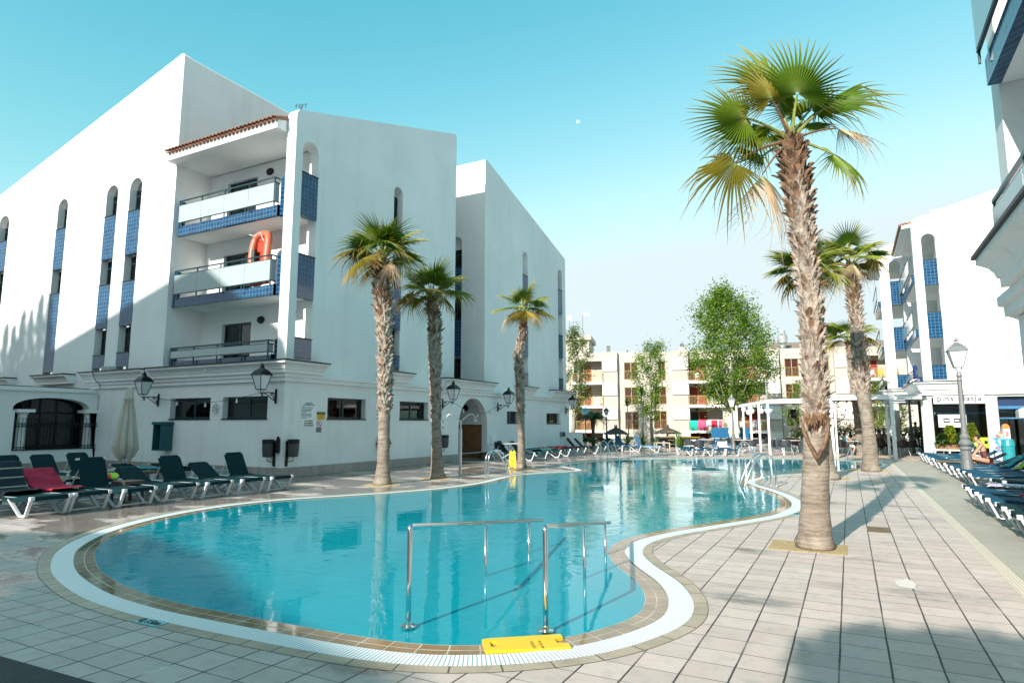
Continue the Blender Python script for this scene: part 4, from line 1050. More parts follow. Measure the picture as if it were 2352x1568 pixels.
for (a, b, c, d) in wins:
    u0, u1 = fu(a, (c + d) / 2), fu(b, (c + d) / 2); z0, z1 = fz(d, a), fz(c, a)
    z0 = max(z0, -.35)
    holes.append(rect(u0, u1, z0, z1))
    lx = lambda u, v, dd: (u, dd, v)
    fr = MB(); t_ = .07
    fr.box(u0, u1, .10, .16, z0, z0 + t_); fr.box(u0, u1, .10, .16, z1 - t_, z1); fr.box(u0, u0 + t_, .10, .16, z0, z1); fr.box(u1 - t_, u1, .10, .16, z0, z1); fr.box((u0 + u1) / 2 - t_ / 2, (u0 + u1) / 2 + t_ / 2, .095, .16, z0, z1)
    zr_ = z0 + (z1 - z0) * .52
    fr.box(u0, u1, -.03, .0, zr_ - .03, zr_); fr.box(u0, u1, -.03, .0, z0 + .03, z0 + .07)
    for k in range(10): fr.box(u0 + (u1 - u0) * (k + .5) / 10 - .009, u0 + (u1 - u0) * (k + .5) / 10 + .009, -.025, -.002, z0 + .05, zr_)
    wd = fr.build('window', GOLDAL, far, local=True)
    c_ = MB(); c_.box(u0, u1, .26, .28, z0, z1); c_.build('curtain', CURT_R, wd, local=True)
    g = MB(); g.box(u0 + .03, u1 - .03, .12, .125, z0 + .03, z1 - .03); g.build('pane', GLASS, wd, local=True)
SLZ = [fz(524, 1400), fz(752, 1400), fz(990, 1400)]
pitch = (SLZ[0] - SLZ[2]) / 2
for bi, (a, b) in enumerate(bays):
    u0, u1 = fu(a), fu(b)
    for k, zt_ in enumerate(SLZ + [SLZ[2] - pitch]):
        z1 = zt_ + pitch - .28
        z0 = zt_ + .0
        holes.append(rect(u0, u1, z0 if k < 3 else -.4, z1))
        m = MB(); dd = 1.5
        m.box(u0 - .1, u1 + .1, dd, dd + .1, z0 - .1, z1 + .1); m.build('balcony_back_wall', CONC2, far, local=True)
        if k < 3:
            m = MB(); m.box(u0 - .15, u1 + .12, -.75, dd, z0 - .26, z0); sl_ = m.build('balcony_slab', WHITE2, far, local=True)
            m = MB(); m.box(u0 - .1, u1 + .08, -.70, -.66, z0 + .95, z0 + 1.0); m.box(u0 - .1, u1 + .08, -.70, -.66, z0 + .05, z0 + .09)
            nb = 24
            for i in range(nb + 1): c = u0 - .08 + (u1 - u0 + .14) * i / nb; m.box(c - .014, c + .014, -.695, -.67, z0 + .05, z0 + .97)
            for c in (u0 - .08, u1 + .06):
                m.box(c - .02, c + .02, -.7, 0, z0 + .95, z0 + 1.0)
                for i in range(5): m.box(c - .012, c + .012, -.6 + i * .13, -.576 + i * .13, z0 + .05, z0 + .95)
            m.build('balcony_railing', GOLDAL, sl_, local=True)
        w0 = u0 + (u1 - u0) * (.05 if bi != 2 else .22); w1 = u0 + (u1 - u0) * .58 if bi != 2 else u0 + (u1 - u0) * .74
        h_ = min(2.1, z1 - z0 - .25)
        zz0 = z0 if k < 3 else -.35
        fr = MB(); fr.box(w0, w1, dd - .06, dd - .005, zz0 + h_ - .07, zz0 + h_)
        for c in (w0, (w0 + w1) / 2, w1): fr.box(c - .035, c + .035, dd - .06, dd - .005, zz0, zz0 + h_)
        wd = fr.build('balcony_door', GOLDAL, far, local=True)
        c_ = MB(); c_.box((w0 if (k + bi) % 3 else (w0 + w1) / 2), w1, dd - .035, dd - .015, zz0, zz0 + h_ - .07); c_.build('curtain', CURT_R, wd, local=True)
        if (k + bi) % 3 == 0: c_ = MB(); c_.box(w0, (w0 + w1) / 2, dd - .03, dd - .02, zz0, zz0 + h_ - .07); c_.build('pane', simple('dark_glass', (.03, .025, .025), .15), wd, local=True)
        m = MB(); lc = (w0 + w1) / 2 - .2; m.box(lc - .12, lc + .12, dd - .1, dd - .001, zz0 + h_ + .05, zz0 + h_ + .22); m.build('wall_light', BLACK, far, local=True)
uL, uR = fu(150), fu(3700)
mb = MB(); mb.plate(rect(uL, uR, -.6, FT), holes, lambda u, v, d: (u, d, v), .3); mb.build('facade', CONC, far, local=True)
m = MB(); m.box(uL, uR, .31, 12, FT - .3, FT - .02); m.box(uR - .2, uR, .31, 12, -.5, FT - .3); m.box(uL, uL + .2, .31, 12, -.5, FT - .3); m.build('roof', CONC2, far, local=True)
for (a, b) in piers:
    u0, u1 = fu(a), fu(b)
    m = MB(); m.box(u0, u1, -.45, -.001, -.6, FT + .02); pr_ = m.build('pier', CONC2, far, local=True)
    for (c, d) in ((315, 428), (543, 658), (772, 886), (1003, 1090)):
        m = MB(); m.box(u0 + .03, u1 - .04, -.60, -.449, fz(d), fz(c)); m.build('louvre', LOUVRE, pr_, local=True)
m = MB(); u_ = fu(2172); m.tube([(u_, -.06, -.5), (u_, -.06, FT)], .06, 8); m.build('drain_pipe', GREYMET, far, local=True)
for (a, b, c, d) in ((515, 568, 180, 250), (703, 740, 223, 250), (1218, 1277, 160, 232), (2000, 2040, 145, 225), (2110, 2145, 190, 225), (2460, 2530, 160, 215), (2640, 2700, 150, 215), (3020, 3080, 170, 215)):
    u0, u1 = fu(a, 200), fu(b, 200); z1 = fz(c, a); z0 = FT - .05; s_ = .6 if z1 - z0 > 1 else .2
    m = MB(); m.box(u0, u1, 1.0, 1.9, z0, z0 + (z1 - z0) * s_); ch = m.build('chimney', CONC, far, local=True)
    m = MB()
    for k in range(4): zz_ = z0 + (z1 - z0) * (s_ + (1 - s_) * (k + .3) / 4); m.box(u0 + .12, u1 - .12, 1.05, 1.85, zz_, zz_ + (z1 - z0) * (1 - s_) / 6)
    m.box(u0 + .22, u1 - .22, 1.2, 1.7, z0 + (z1 - z0) * s_, z1 - .03); m.build('chimney_cowl', GREYMET, ch, local=True)
u0, u1 = fu(20, 180), fu(320, 180)
m = MB(); m.box(u0, u1, 6, 12, FT - .3, f5(300, 112, 6)[1]); m.box(u0, u1 + .3, 5.6, 12.2, f5(300, 142, 6)[1], f5(300, 100, 6)[1]); m.build('stair_tower', CONC, far, local=True)
m = MB(); u0, u1 = fu(2060, 180), fu(3700, 180); zt2 = f5(2300, 158, 5)[1]
m.add([(u0, 1.6, FT - .05), (u1, 1.6, FT - .05), (u1, 7, zt2 + .2), (u0 + 1, 7, zt2 + .2), (u0, 9, FT - .05), (u1, 9, FT - .05)], [(0, 1, 2, 3), (0, 3, 4), (3, 2, 5, 4)]); m.build('tiled_roof', simple('weathered_roof_tile', (.30, .22, .17), .9, var=.3, scale=3, bmp=.5), far, local=True)
m = MB(); c0 = fu(2232, 160); z_ = FT + .3; m.lathe([(.28, 0), (.28, .5), (.5, .55), (.55, 1.3), (.35, 1.6), (.35, 1.9)], (c0, 2.4, z_), 14); m.build('roof_vent', CORRUG, far, local=True)
# antennas on the roof
for (x, y, yb, nm) in ((1338, 722, 800, 'dish'), (1308, 730, 800, 'yagi')):
    p = atD(x, y, 74); b = atD(x, yb, 74)
    an = empty('roof_antenna', (p.x, p.y, b.z), 'thin rooftop antenna mast with side rods' if nm == 'dish' else 'rooftop mast with small white dish left of the rod antenna', 'antenna')
    m = MB(); m.tube([(p.x, p.y, b.z - .6), (p.x, p.y, p.z)], .03, 6); m.build('mast', GREYMET, an)
    m = MB()
    if nm == 'yagi': m.lathe([(.05, 0), (.3, .03), (.33, .09), (.3, .1)], (0, 0, 0), 12); [setattr(v_, 'xyz', p + RT * v_.x - FW * v_.z + Vector((0, 0, v_.y))) for v_ in m.v]; m.build('dish', SIGNW, an)
    else:
        for k in range(5): m.bar(p + RT * (.2 * k) - Vector((0, 0, .25)), p + RT * (.2 * k) + Vector((0, 0, .25)), .03, .03)
        m.bar(p, p + RT * .8, .03, .03); m.build('rods', SIGNW, an)

# ================================================================ PALMS
def leafmat(name, c1, c2, tip, rough=0.5, trans=0.25):
    m, t, p = newmat(name)
    tc = N(t, 'ShaderNodeTexCoord'); s = N(t, 'ShaderNodeSeparateXYZ'); t.links.new(tc.outputs['UV'], s.inputs[0])
    oi = N(t, 'ShaderNodeObjectInfo')
    c = mix(t, c1, c2, oi.outputs['Random'])
    f = N(t, 'ShaderNodeMapRange'); f.inputs[1].default_value = 0.55; f.inputs[2].default_value = 1.05; t.links.new(s.outputs[1], f.inputs[0])
    c = mix(t, c, tip, f.outputs[0])
    f2 = N(t, 'ShaderNodeMapRange'); f2.inputs[1].default_value = 0.22; f2.inputs[2].default_value = 0.0; t.links.new(s.outputs[1], f2.inputs[0])
    c = mix(t, c, (0.26, 0.33, 0.10), f2.outputs[0])
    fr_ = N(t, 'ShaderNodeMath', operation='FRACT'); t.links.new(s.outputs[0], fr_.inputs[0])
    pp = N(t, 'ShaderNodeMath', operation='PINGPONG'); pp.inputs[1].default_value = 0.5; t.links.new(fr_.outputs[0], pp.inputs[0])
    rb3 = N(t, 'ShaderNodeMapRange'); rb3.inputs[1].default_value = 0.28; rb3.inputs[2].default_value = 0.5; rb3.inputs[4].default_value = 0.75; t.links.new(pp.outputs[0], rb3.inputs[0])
    c = mix(t, mix(t, c, (.62, .62, .6), 1.0, 'MULTIPLY'), mix(t, c, (1.9, 1.7, 1.5), 1.0, 'MULTIPLY'), rb3.outputs[0])  # pleat shade painted in: creases between segments darkened, midribs lighter and yellower
    t.links.new(c, p.inputs['Base Color']); p.inputs['Roughness'].default_value = rough
    tl = N(t, 'ShaderNodeBsdfTranslucent'); t.links.new(mix(t, c, (1.3, 1.5, .5), 1.0, 'MULTIPLY'), tl.inputs[0])
    mx_ = N(t, 'ShaderNodeMixShader'); mx_.inputs[0].default_value = trans
    out = t.nodes['Material Output']; t.links.new(p.outputs[0], mx_.inputs[1]); t.links.new(tl.outputs[0], mx_.inputs[2]); t.links.new(mx_.outputs[0], out.inputs[0])
    return m
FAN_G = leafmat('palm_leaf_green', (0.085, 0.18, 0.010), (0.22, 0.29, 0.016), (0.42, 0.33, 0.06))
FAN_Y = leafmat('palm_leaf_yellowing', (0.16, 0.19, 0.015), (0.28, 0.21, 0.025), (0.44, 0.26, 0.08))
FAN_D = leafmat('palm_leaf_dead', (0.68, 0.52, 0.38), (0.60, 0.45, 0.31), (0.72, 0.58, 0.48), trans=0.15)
STALKM = simple('palm_leaf_stalk', (0.28, 0.30, 0.06), 0.5, var=0.4, scale=8)
STALKD = simple('palm_dead_stalk', (0.20, 0.12, 0.06), 0.8, var=0.4, scale=8)
def trunkmat():
    m, t, p = newmat('palm_trunk_bark')
    v = objvec(t, (1.2, 1.2, 9)); v2 = objvec(t)
    c = mix(t, (0.26, 0.215, 0.17), (0.13, 0.105, 0.085), noise(t, v, 3.0, 6, 0.75, 0.42, 0.62))
    c = mix(t, c, (0.36, 0.31, 0.25), noise(t, v2, 2.6, 4, 0.6, 0.5, 0.72))
    t.links.new(c, p.inputs['Base Color']); p.inputs['Roughness'].default_value = 0.9
    wv = N(t, 'ShaderNodeTexWave'); wv.bands_direction = 'Z'; wv.inputs['Scale'].default_value = 5.5; wv.inputs['Distortion'].default_value = 3.5; wv.inputs['Detail'].default_value = 4
    wv.inputs['Detail Scale'].default_value = 2.5
    t.links.new(v2, wv.inputs['Vector'])
    a = N(t, 'ShaderNodeMath', operation='ADD'); t.links.new(wv.outputs[1], a.inputs[0]); t.links.new(noise(t, v, 6, 5, 0.7, 0.2, 0.8), a.inputs[1])
    bump(t, a.outputs[0], p, 0.35, 0.015)
    return m
BARK = trunkmat()
BOOTM = simple('palm_boot_pale', (0.47, 0.40, 0.335), 0.85, col2=(0.20, 0.155, 0.12), scale=9, bmp=0.4)
BOOTB = simple('palm_boot_brown', (0.26, 0.15, 0.085), 0.9, col2=(0.09, 0.055, 0.035), scale=9, bmp=0.4)
BOOTR = simple('palm_boot_rust', (0.17, 0.085, 0.055), 0.85, col2=(0.10, 0.05, 0.035), scale=6, bmp=0.4)

def fan_mesh(name, mat, seed, Rr=1.0, nseg=40, span=118, droop=0.25, fold=0.9, join=0.42, ragged=0.1, curl=0.0):
    rg = random.Random(seed); vs = []; uv = []; fs = []
    da = 2 * span / nseg
    rows = sorted([0.03, join * .45, join * .8, join, 0.60, 0.76, 0.89, 1.0])
    for i in range(nseg):
        a = -span + da * (i + .5)
        edge = abs(a) / span
        L = Rr * (1 - 0.32 * edge ** 2) * (1 + rg.uniform(-ragged, ragged))
        dr = droop * (1 + rg.uniform(-.4, .9)); tw = rg.uniform(-.5, .5) * da * 0.6; broken = rg.random() < ragged * .6
        base = len(vs)
        for k, r in enumerate(rows):
            if r <= join: hw = R(da / 2) * r * L * 1.0
            else: hw = R(da / 2) * join * L * max(0.02, (1 - ((r - join) / (1 - join)) ** 1.5) * .86)
            ang = R(a + (tw * max(0, r - join) / (1 - join)))
            rr = r * L
            z = -dr * L * max(0, r - .35) ** 2 * 1.5 + fold * 0.0
            z += -abs(math.sin(R(a))) * rr * curl
            if broken and r > .7: z -= (r - .7) * L * 1.3; rr = L * (.7 + (r - .7) * .4)
            c = Vector((math.sin(ang) * rr, math.cos(ang) * rr, z)); s_ = Vector((math.cos(ang), -math.sin(ang), 0))
            up = hw * fold
            vs += [c - s_ * hw - Vector((0, 0, up)), c + Vector((0, 0, up)), c + s_ * hw - Vector((0, 0, up))]
            uv += [(i + .001, r), (i + .5, r), (i + .999, r)]
        for k in range(len(rows) - 1):
            b = base + k * 3
            fs += [(b, b + 1, b + 4, b + 3), (b + 1, b + 2, b + 5, b + 4)]
    me = bpy.data.meshes.new(name); me.from_pydata([tuple(v_) for v_ in vs], [], fs)
    ul = me.uv_layers.new(name='uv')
    for lp in me.loops: ul.data[lp.index].uv = uv[lp.vertex_index]
    me.materials.append(mat)
    return me
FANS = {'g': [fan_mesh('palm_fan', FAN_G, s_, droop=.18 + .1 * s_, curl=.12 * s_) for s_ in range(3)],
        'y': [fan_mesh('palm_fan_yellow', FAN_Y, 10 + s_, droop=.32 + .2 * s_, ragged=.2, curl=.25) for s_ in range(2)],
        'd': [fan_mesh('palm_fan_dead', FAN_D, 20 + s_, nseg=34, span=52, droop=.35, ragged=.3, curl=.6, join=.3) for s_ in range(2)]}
def frond(palm, crown, hub, direc, normal, size, typ, seed, arc=0.15):
    """fan leaf: hub = where the blade joins the stalk, direc = where its tip points, normal = upper face"""
    y = Vector(direc).normalized(); z = Vector(normal); z = (z - y * z.dot(y)).normalized(); x = y.cross(z)
    me = FANS[typ][seed % len(FANS[typ])]
    o = bpy.data.objects.new('frond', me); COL.objects.link(o)
    M = Matrix((x, y, z)).transposed().to_4x4()
    org = ORG[palm.name]
    M.translation = Vector(hub) - org
    o.parent = palm; KIDS.setdefault(palm.name, []).append(o)
    o.matrix_basis = M @ Matrix.Scale(size, 4)
    ORG[o.name] = org
    a = Vector(crown); b = Vector(hub); m_ = (a + b) / 2 + Vector((0, 0, arc * (b - a).length))
    pts = [a * (1 - t_) ** 2 + m_ * 2 * t_ * (1 - t_) + b * t_ * t_ for t_ in (0, .2, .4, .6, .8, 1)]
    inv = (Matrix.Translation(org) @ o.matrix_basis).inverted()
    r0 = .026 if typ != 'd' else .02
    mb = MB(); mb.tube([inv @ p for p in pts], [r0 * 1.7 / size, r0 / size, r0 * .8 / size, r0 * .7 / size, r0 * .6 / size, r0 * .5 / size], 6)
    s_ = mb.build('stalk', STALKM if typ == 'g' else STALKD, None)
    s_.parent = o; KIDS.setdefault(o.name, []).append(s_)
def palm(px, path, radii, label, crown_r=.9, nf=18, seed=0, fronds=None, group='fan palms around the pool', boot_from=.35, dist=None, bootsize=1.0, ptypes='ggggggyyyd', rust=0.0, simple_=False):
    """path: (x, y) readings up the trunk; each point is placed upright above the base at the same distance"""
    base = G(*px) if dist is None else atD(px[0], px[1], dist)
    base.z = 0
    D = fwd(base)
    P = [base] + [atD(x, y, D) for x, y in path]
    P[0] = base
    k_ = D / FPX
    Rr = [r * k_ for r in radii]
    o = empty('palm_tree', base, label, 'palm tree', group)
    # resample the trunk
    Z = [p.z for p in P]; H = Z[-1]
    def at(z):
        for i in range(len(P) - 1):
            if z <= Z[i + 1] or i == len(P) - 2:
                t_ = (z - Z[i]) / (Z[i + 1] - Z[i]); return P[i].lerp(P[i + 1], t_), Rr[i] + (Rr[i + 1] - Rr[i]) * t_
    n_ = 40; pts = []; rs = []
    for i in range(n_ + 1):
        z = H * (i / n_) ** 1.15
        p, r = at(z)
        b = z / H
        r2 = r * (0.80 if b > boot_from else 1.0) if b > boot_from + .02 else r
        pts.append(p); rs.append(r2 * (1 + .03 * math.sin(i * 2.3)))
    mb = MB(); mb.tube(pts, rs, 18); tr = mb.build('trunk', BARK, o, smooth=True)
    rg = random.Random(seed)
    m1 = MB(); m2 = MB(); m3 = MB()
    z = H * boot_from; row = 0
    while z < H * 1.0:
        p, r = at(z); q, _ = at(min(z + .05, H)); ax = (q - p).normalized()
        if ax.length < .5: ax = Vector((0, 0, 1))
        cnt = 10 if r > .13 else 8
        for i in range(cnt):
            a = 2 * PI * (i + .5 * (row % 2)) / cnt + rg.uniform(-.2, .2)
            rad = Vector((math.cos(a), math.sin(a), 0)); tan = Vector((-math.sin(a), math.cos(a), 0))
            h_ = r * rg.uniform(.75, 1.25) * 1.15 * bootsize; wd_ = r * rg.uniform(.30, .46) * bootsize
            frac = (z - H * boot_from) / (H * (1 - boot_from))
            lean = rg.uniform(-.65, .65); tgt = m1
            flare = rg.uniform(.10, .34) * r * (1.5 if frac > .6 else 1.0) + (.35 * r if rg.random() < .08 else 0)
            if frac > .84 or (frac > .70 and rg.random() < .5): tgt = m2
            if frac < rust and rg.random() < .5: tgt = m3; flare *= .2; h_ *= .7
            if rg.random() < .12 and frac >= rust: tgt = m2
            c0 = p + rad * r * .72; side = tan + ax * 0
            c1 = p + rad * (r * .86) + ax * h_ * .55 + tan * lean * h_ * .4
            c2 = p + rad * (r * .88 + flare) + ax * h_ + tan * lean * h_ * .8
            th_ = .018 * r / .2
            vs = []
            for (c, w2_) in ((c0, wd_), (c1, wd_ * .8), (c2, wd_ * .30)):
                vs += [c - side * w2_ - rad * th_, c + rad * th_ * 1.2, c + side * w2_ - rad * th_, c - rad * th_ * 2.5]
            fs = []
            for k in (0, 4):
                for j in range(4): fs.append((k + j, k + (j + 1) % 4, k + 4 + (j + 1) % 4, k + 4 + j))
            fs += [(8, 9, 10, 11)]
            tgt.add(vs, fs)
        z += r * .40; row += 1
    for m_ in (m2, m3):
        if 0 < len(m_.v) < 72: m1.add(m_.v, m_.f); m_.v = []
    for m_, mt in ((m1, BOOTM), (m2, BOOTB), (m3, BOOTR)):
        if m_.v: m_.build('leaf_bases', mt, o)
    top, rt = at(H)
    top = top + Vector((0, 0, 0))
    if fronds:
        for i, (hx, hy, ang, size, face, typ, dd) in enumerate(fronds):
            hub = atD(hx, hy, D + dd)
            dv = RT * math.cos(R(ang)) + Vector((0, 0, 1)) * math.sin(R(ang))
            back = -FW
            # leaf turned face-on (face=1) or edge-on (face=0) to the viewer
            perp = Vector((0, 0, 1)) * math.cos(R(ang)) - RT * math.sin(R(ang))
            if perp.z < 0: perp = -perp
            nrm = back * face + perp * (1 - abs(face)) + Vector((0, 0, .15))
            dv = (dv - back * .25 * (1 - abs(face))).normalized()
            frond(o, top + (hub - top).normalized() * .05, hub, dv, nrm, size, typ, i, arc=.12)
    for i in range(nf):
        a = 2.39996 * i + rg.uniform(-.3, .3); t_ = i / max(1, nf - 1)
        el = R(80 - 90 * t_ + rg.uniform(-8, 8))
        typ = 'g' if t_ < .66 else ('y' if t_ < .88 else 'd')
        d_ = Vector((math.cos(a) * math.cos(el), math.sin(a) * math.cos(el), math.sin(el)))
        sl = crown_r * rg.uniform(.55, .80) * (1 - .15 * t_)
        hub = top + d_ * sl + Vector((0, 0, .05))
        el2 = el - R(18 + 28 * t_)
        d2 = Vector((math.cos(a) * math.cos(el2), math.sin(a) * math.cos(el2), math.sin(el2)))
        upn = Vector((-math.cos(a) * math.sin(el2), -math.sin(a) * math.sin(el2), math.cos(el2)))
        frond(o, top, hub, d2, upn + Vector((rg.uniform(-.35, .35), rg.uniform(-.35, .35), 0)), crown_r * rg.uniform(.72, .98) * (1 if typ != 'd' else .9), typ, rg.randrange(9))
    return o
C8 = lambda x, y: (1492.9 + .3662 * x, .3662 * y)
bigF = [(*C8(925, 590), 84, .98, .95, 'g', -.15), (*C8(770, 560), 112, .95, .75, 'g', .15), (*C8(760, 620), 120, .62, .85, 'y', -.25), (*C8(595, 740), 178, .80, .95, 'g', -.2),
        (*C8(640, 780), 225, .80, .8, 'g', .1), (*C8(1115, 670), 42, .95, .35, 'g', .1), (*C8(1180, 805), -8, .82, .3, 'd', .0), (*C8(1150, 970), -32, .74, .55, 'g', -.1),
        (*C8(700, 985), 150, .5, .6, 'g', .3), (*C8(525, 1025), 212, .82, .7, 'y', -.1), (*C8(705, 1095), -76, 1.1, .9, 'd', -.15), (*C8(1010, 690), 55, .75, .6, 'g', .4),
        (*C8(980, 800), 20, .45, .5, 'g', .4), (*C8(830, 850), 190, .4, .5, 'g', .35), (*C8(900, 700), 95, .6, .7, 'g', .5)]
big = palm((1872, 1258), [(1872, 1230), (1872, 1180), (1873, 1100), (1875, 1000), (1873, 900), (1860, 665), (1845, 548), (1832, 431), (1824, 366), (1817, 322)],
     [41, 36, 31, 28.5, 27, 26.5, 25, 26, 32, 30, 18], 'tall fan palm nearest the camera with shaggy trunk and dead hanging leaf', fronds=bigF, nf=0, seed=3, boot_from=.235, crown_r=.8, rust=.07, bootsize=.88)
Db = fwd(ORG[big.name]) - .27
for pth in ([(1840, 962), (1846, 990), (1858, 1018), (1871, 1040), (1877, 1056)], [(1903, 955), (1902, 990), (1895, 1018), (1884, 1038), (1878, 1052)]):
    m_ = MB(); m_.tube([atD(x, y, Db) for x, y in pth], [.012, .022, .026, .030, .016], 7); m_.build('dry_leaf_stalk', BOOTB, big, smooth=True)
m_ = MB(); rg = random.Random(8)
for k in range(60):
    x_ = rg.uniform(1846, 1905); a_ = atD(x_, rg.uniform(945, 962), Db + .02); m_.add([a_ - RT * .012, a_ + RT * .012, a_ + RT * rg.uniform(-.05, .05) - Vector((0, 0, rg.uniform(.05, .16)))], [(0, 1, 2)])
m_.build('frayed_fibre', simple('palm_fibre', (.30, .17, .09), .9, var=.4), big)
palm((878, 1112), [(879, 1090), (880, 1068), (882, 980), (884, 900), (885, 804), (879, 700), (878, 640), (877, 605)],
     [22, 17, 14, 13, 16, 16, 19, 17, 10], 'leftmost tall fan palm at the pool edge in front of the white wall', nf=19, seed=7, boot_from=.30, crown_r=1.0, bootsize=1.1)
palm((1005, 1098), [(1004, 1080), (1003, 1040), (1002, 980), (999, 804), (999, 740), (990, 690)],
     [20, 15, 12.5, 11, 13, 14, 9], 'shorter fan palm just right of the leftmost palm at the white wall', nf=15, seed=12, boot_from=.29, crown_r=.95, bootsize=1.1)
palm((1198, 1075), [(1198, 1055), (1197, 980), (1194, 862), (1190, 820), (1200, 768), (1203, 725)],
     [13, 9, 8, 10, 10, 8, 6], 'slim fan palm beside the yellow wet floor sign at the doorway', nf=13, seed=21, boot_from=.33, crown_r=.95, bootsize=1.1)
palm((1903, 1100), [(1897, 1070), (1890, 980), (1878, 860), (1862, 720), (1858, 640)],
     [26, 19, 15, 16, 15, 10], 'fan palm standing right behind the nearest palm trunk', nf=17, seed=33, boot_from=.33, crown_r=.95)
palm((2001, 1082), [(2000, 1062), (1996, 1000), (1990, 950), (1981, 892), (1972, 800), (1960, 666), (1952, 615)],
     [21, 17, 14, 13, 16, 14, 14, 9], 'fan palm in a gravel square left of the cream guide strip', nf=17, seed=44, boot_from=.36, crown_r=1.02)
palm((1977, 1046), [(1975, 1030), (1970, 960), (1960, 880), (1948, 790)],
     [12, 9, 8, 8, 5], 'smaller fan palm at the pergola behind the gravel square palm', nf=12, seed=52, boot_from=.45, crown_r=1.25)
# gravel beds at the palm feet
def bed(q, lab, rad=None, sq=None):
    m = MB(); p = G(*q)
    if sq:
        hx, hy = sq; m.box(p.x - hx, p.x + hx, p.y - hy, p.y + hy, -.02, .007)
    else:
        rg = random.Random(q[0]); n_ = 28
        vs = [p + Vector((math.cos(2 * PI * k / n_) * rad * rg.uniform(.8, 1.15), math.sin(2 * PI * k / n_) * rad * rg.uniform(.8, 1.1) , .006)) for k in range(n_)]
        m.add([*vs, *[v_ - Vector((0, 0, .02)) for v_ in vs]], [tuple(range(n_))] + [(k, (k + 1) % n_, n_ + (k + 1) % n_, n_ + k) for k in range(n_)])
    o = m.build('gravel_bed', GRAVEL, loc=Vector((p.x, p.y, 0))); tag(o, lab, 'gravel bed', 'gravel beds under the palms')
bed((1856, 1256), 'square gravel bed under the nearest palm', sq=(.46, .36))
bed((1898, 1098), 'gravel bed under the palm behind the nearest trunk', sq=(.62, .45))
bed((1998, 1081), 'gravel bed under the palm beside the guide strip', sq=(.66, .42))
bed((1968, 1046), 'gravel bed under the small palm by the pergola', sq=(1.1, .6))
bed((878, 1113), 'round gravel patch under the leftmost palm', rad=.48)
bed((1003, 1099), 'round gravel patch under the second palm from the left', rad=.5)
bed((1202, 1077), 'round gravel patch under the palm by the wet floor sign', rad=.55)

# ================================================================ BROADLEAF TREES
def leafclump(name, c1, c2):
    m, t, p = newmat(name)
    v = objvec(t); c = mix(t, c1, c2, noise(t, v, 1.4, 4, 0.7, 0.35, 0.65))
    t.links.new(c, p.inputs['Base Color']); p.inputs['Roughness'].default_value = 0.45
    tl = N(t, 'ShaderNodeBsdfTranslucent'); t.links.new(mix(t, c, (1.4, 1.5, .6), 1.0, 'MULTIPLY'), tl.inputs[0])
    mx_ = N(t, 'ShaderNodeMixShader'); mx_.inputs[0].default_value = .3
    t.links.new(p.outputs[0], mx_.inputs[1]); t.links.new(tl.outputs[0], mx_.inputs[2]); t.links.new(mx_.outputs[0], t.nodes['Material Output'].inputs[0])
    return m
LEAF1 = leafclump('bright_poplar_leaves', (0.055, 0.13, 0.010), (0.19, 0.29, 0.03))
LEAF2 = leafclump('dark_shrub_leaves', (0.025, 0.06, 0.012), (0.07, 0.13, 0.02))
LEAFY = leafclump('yellow_green_leaves', (0.30, 0.33, 0.02), (0.12, 0.20, 0.03))
TREEB = simple('pale_tree_bark', (0.42, 0.38, 0.32), 0.85, var=0.5, scale=8, bmp=0.4)
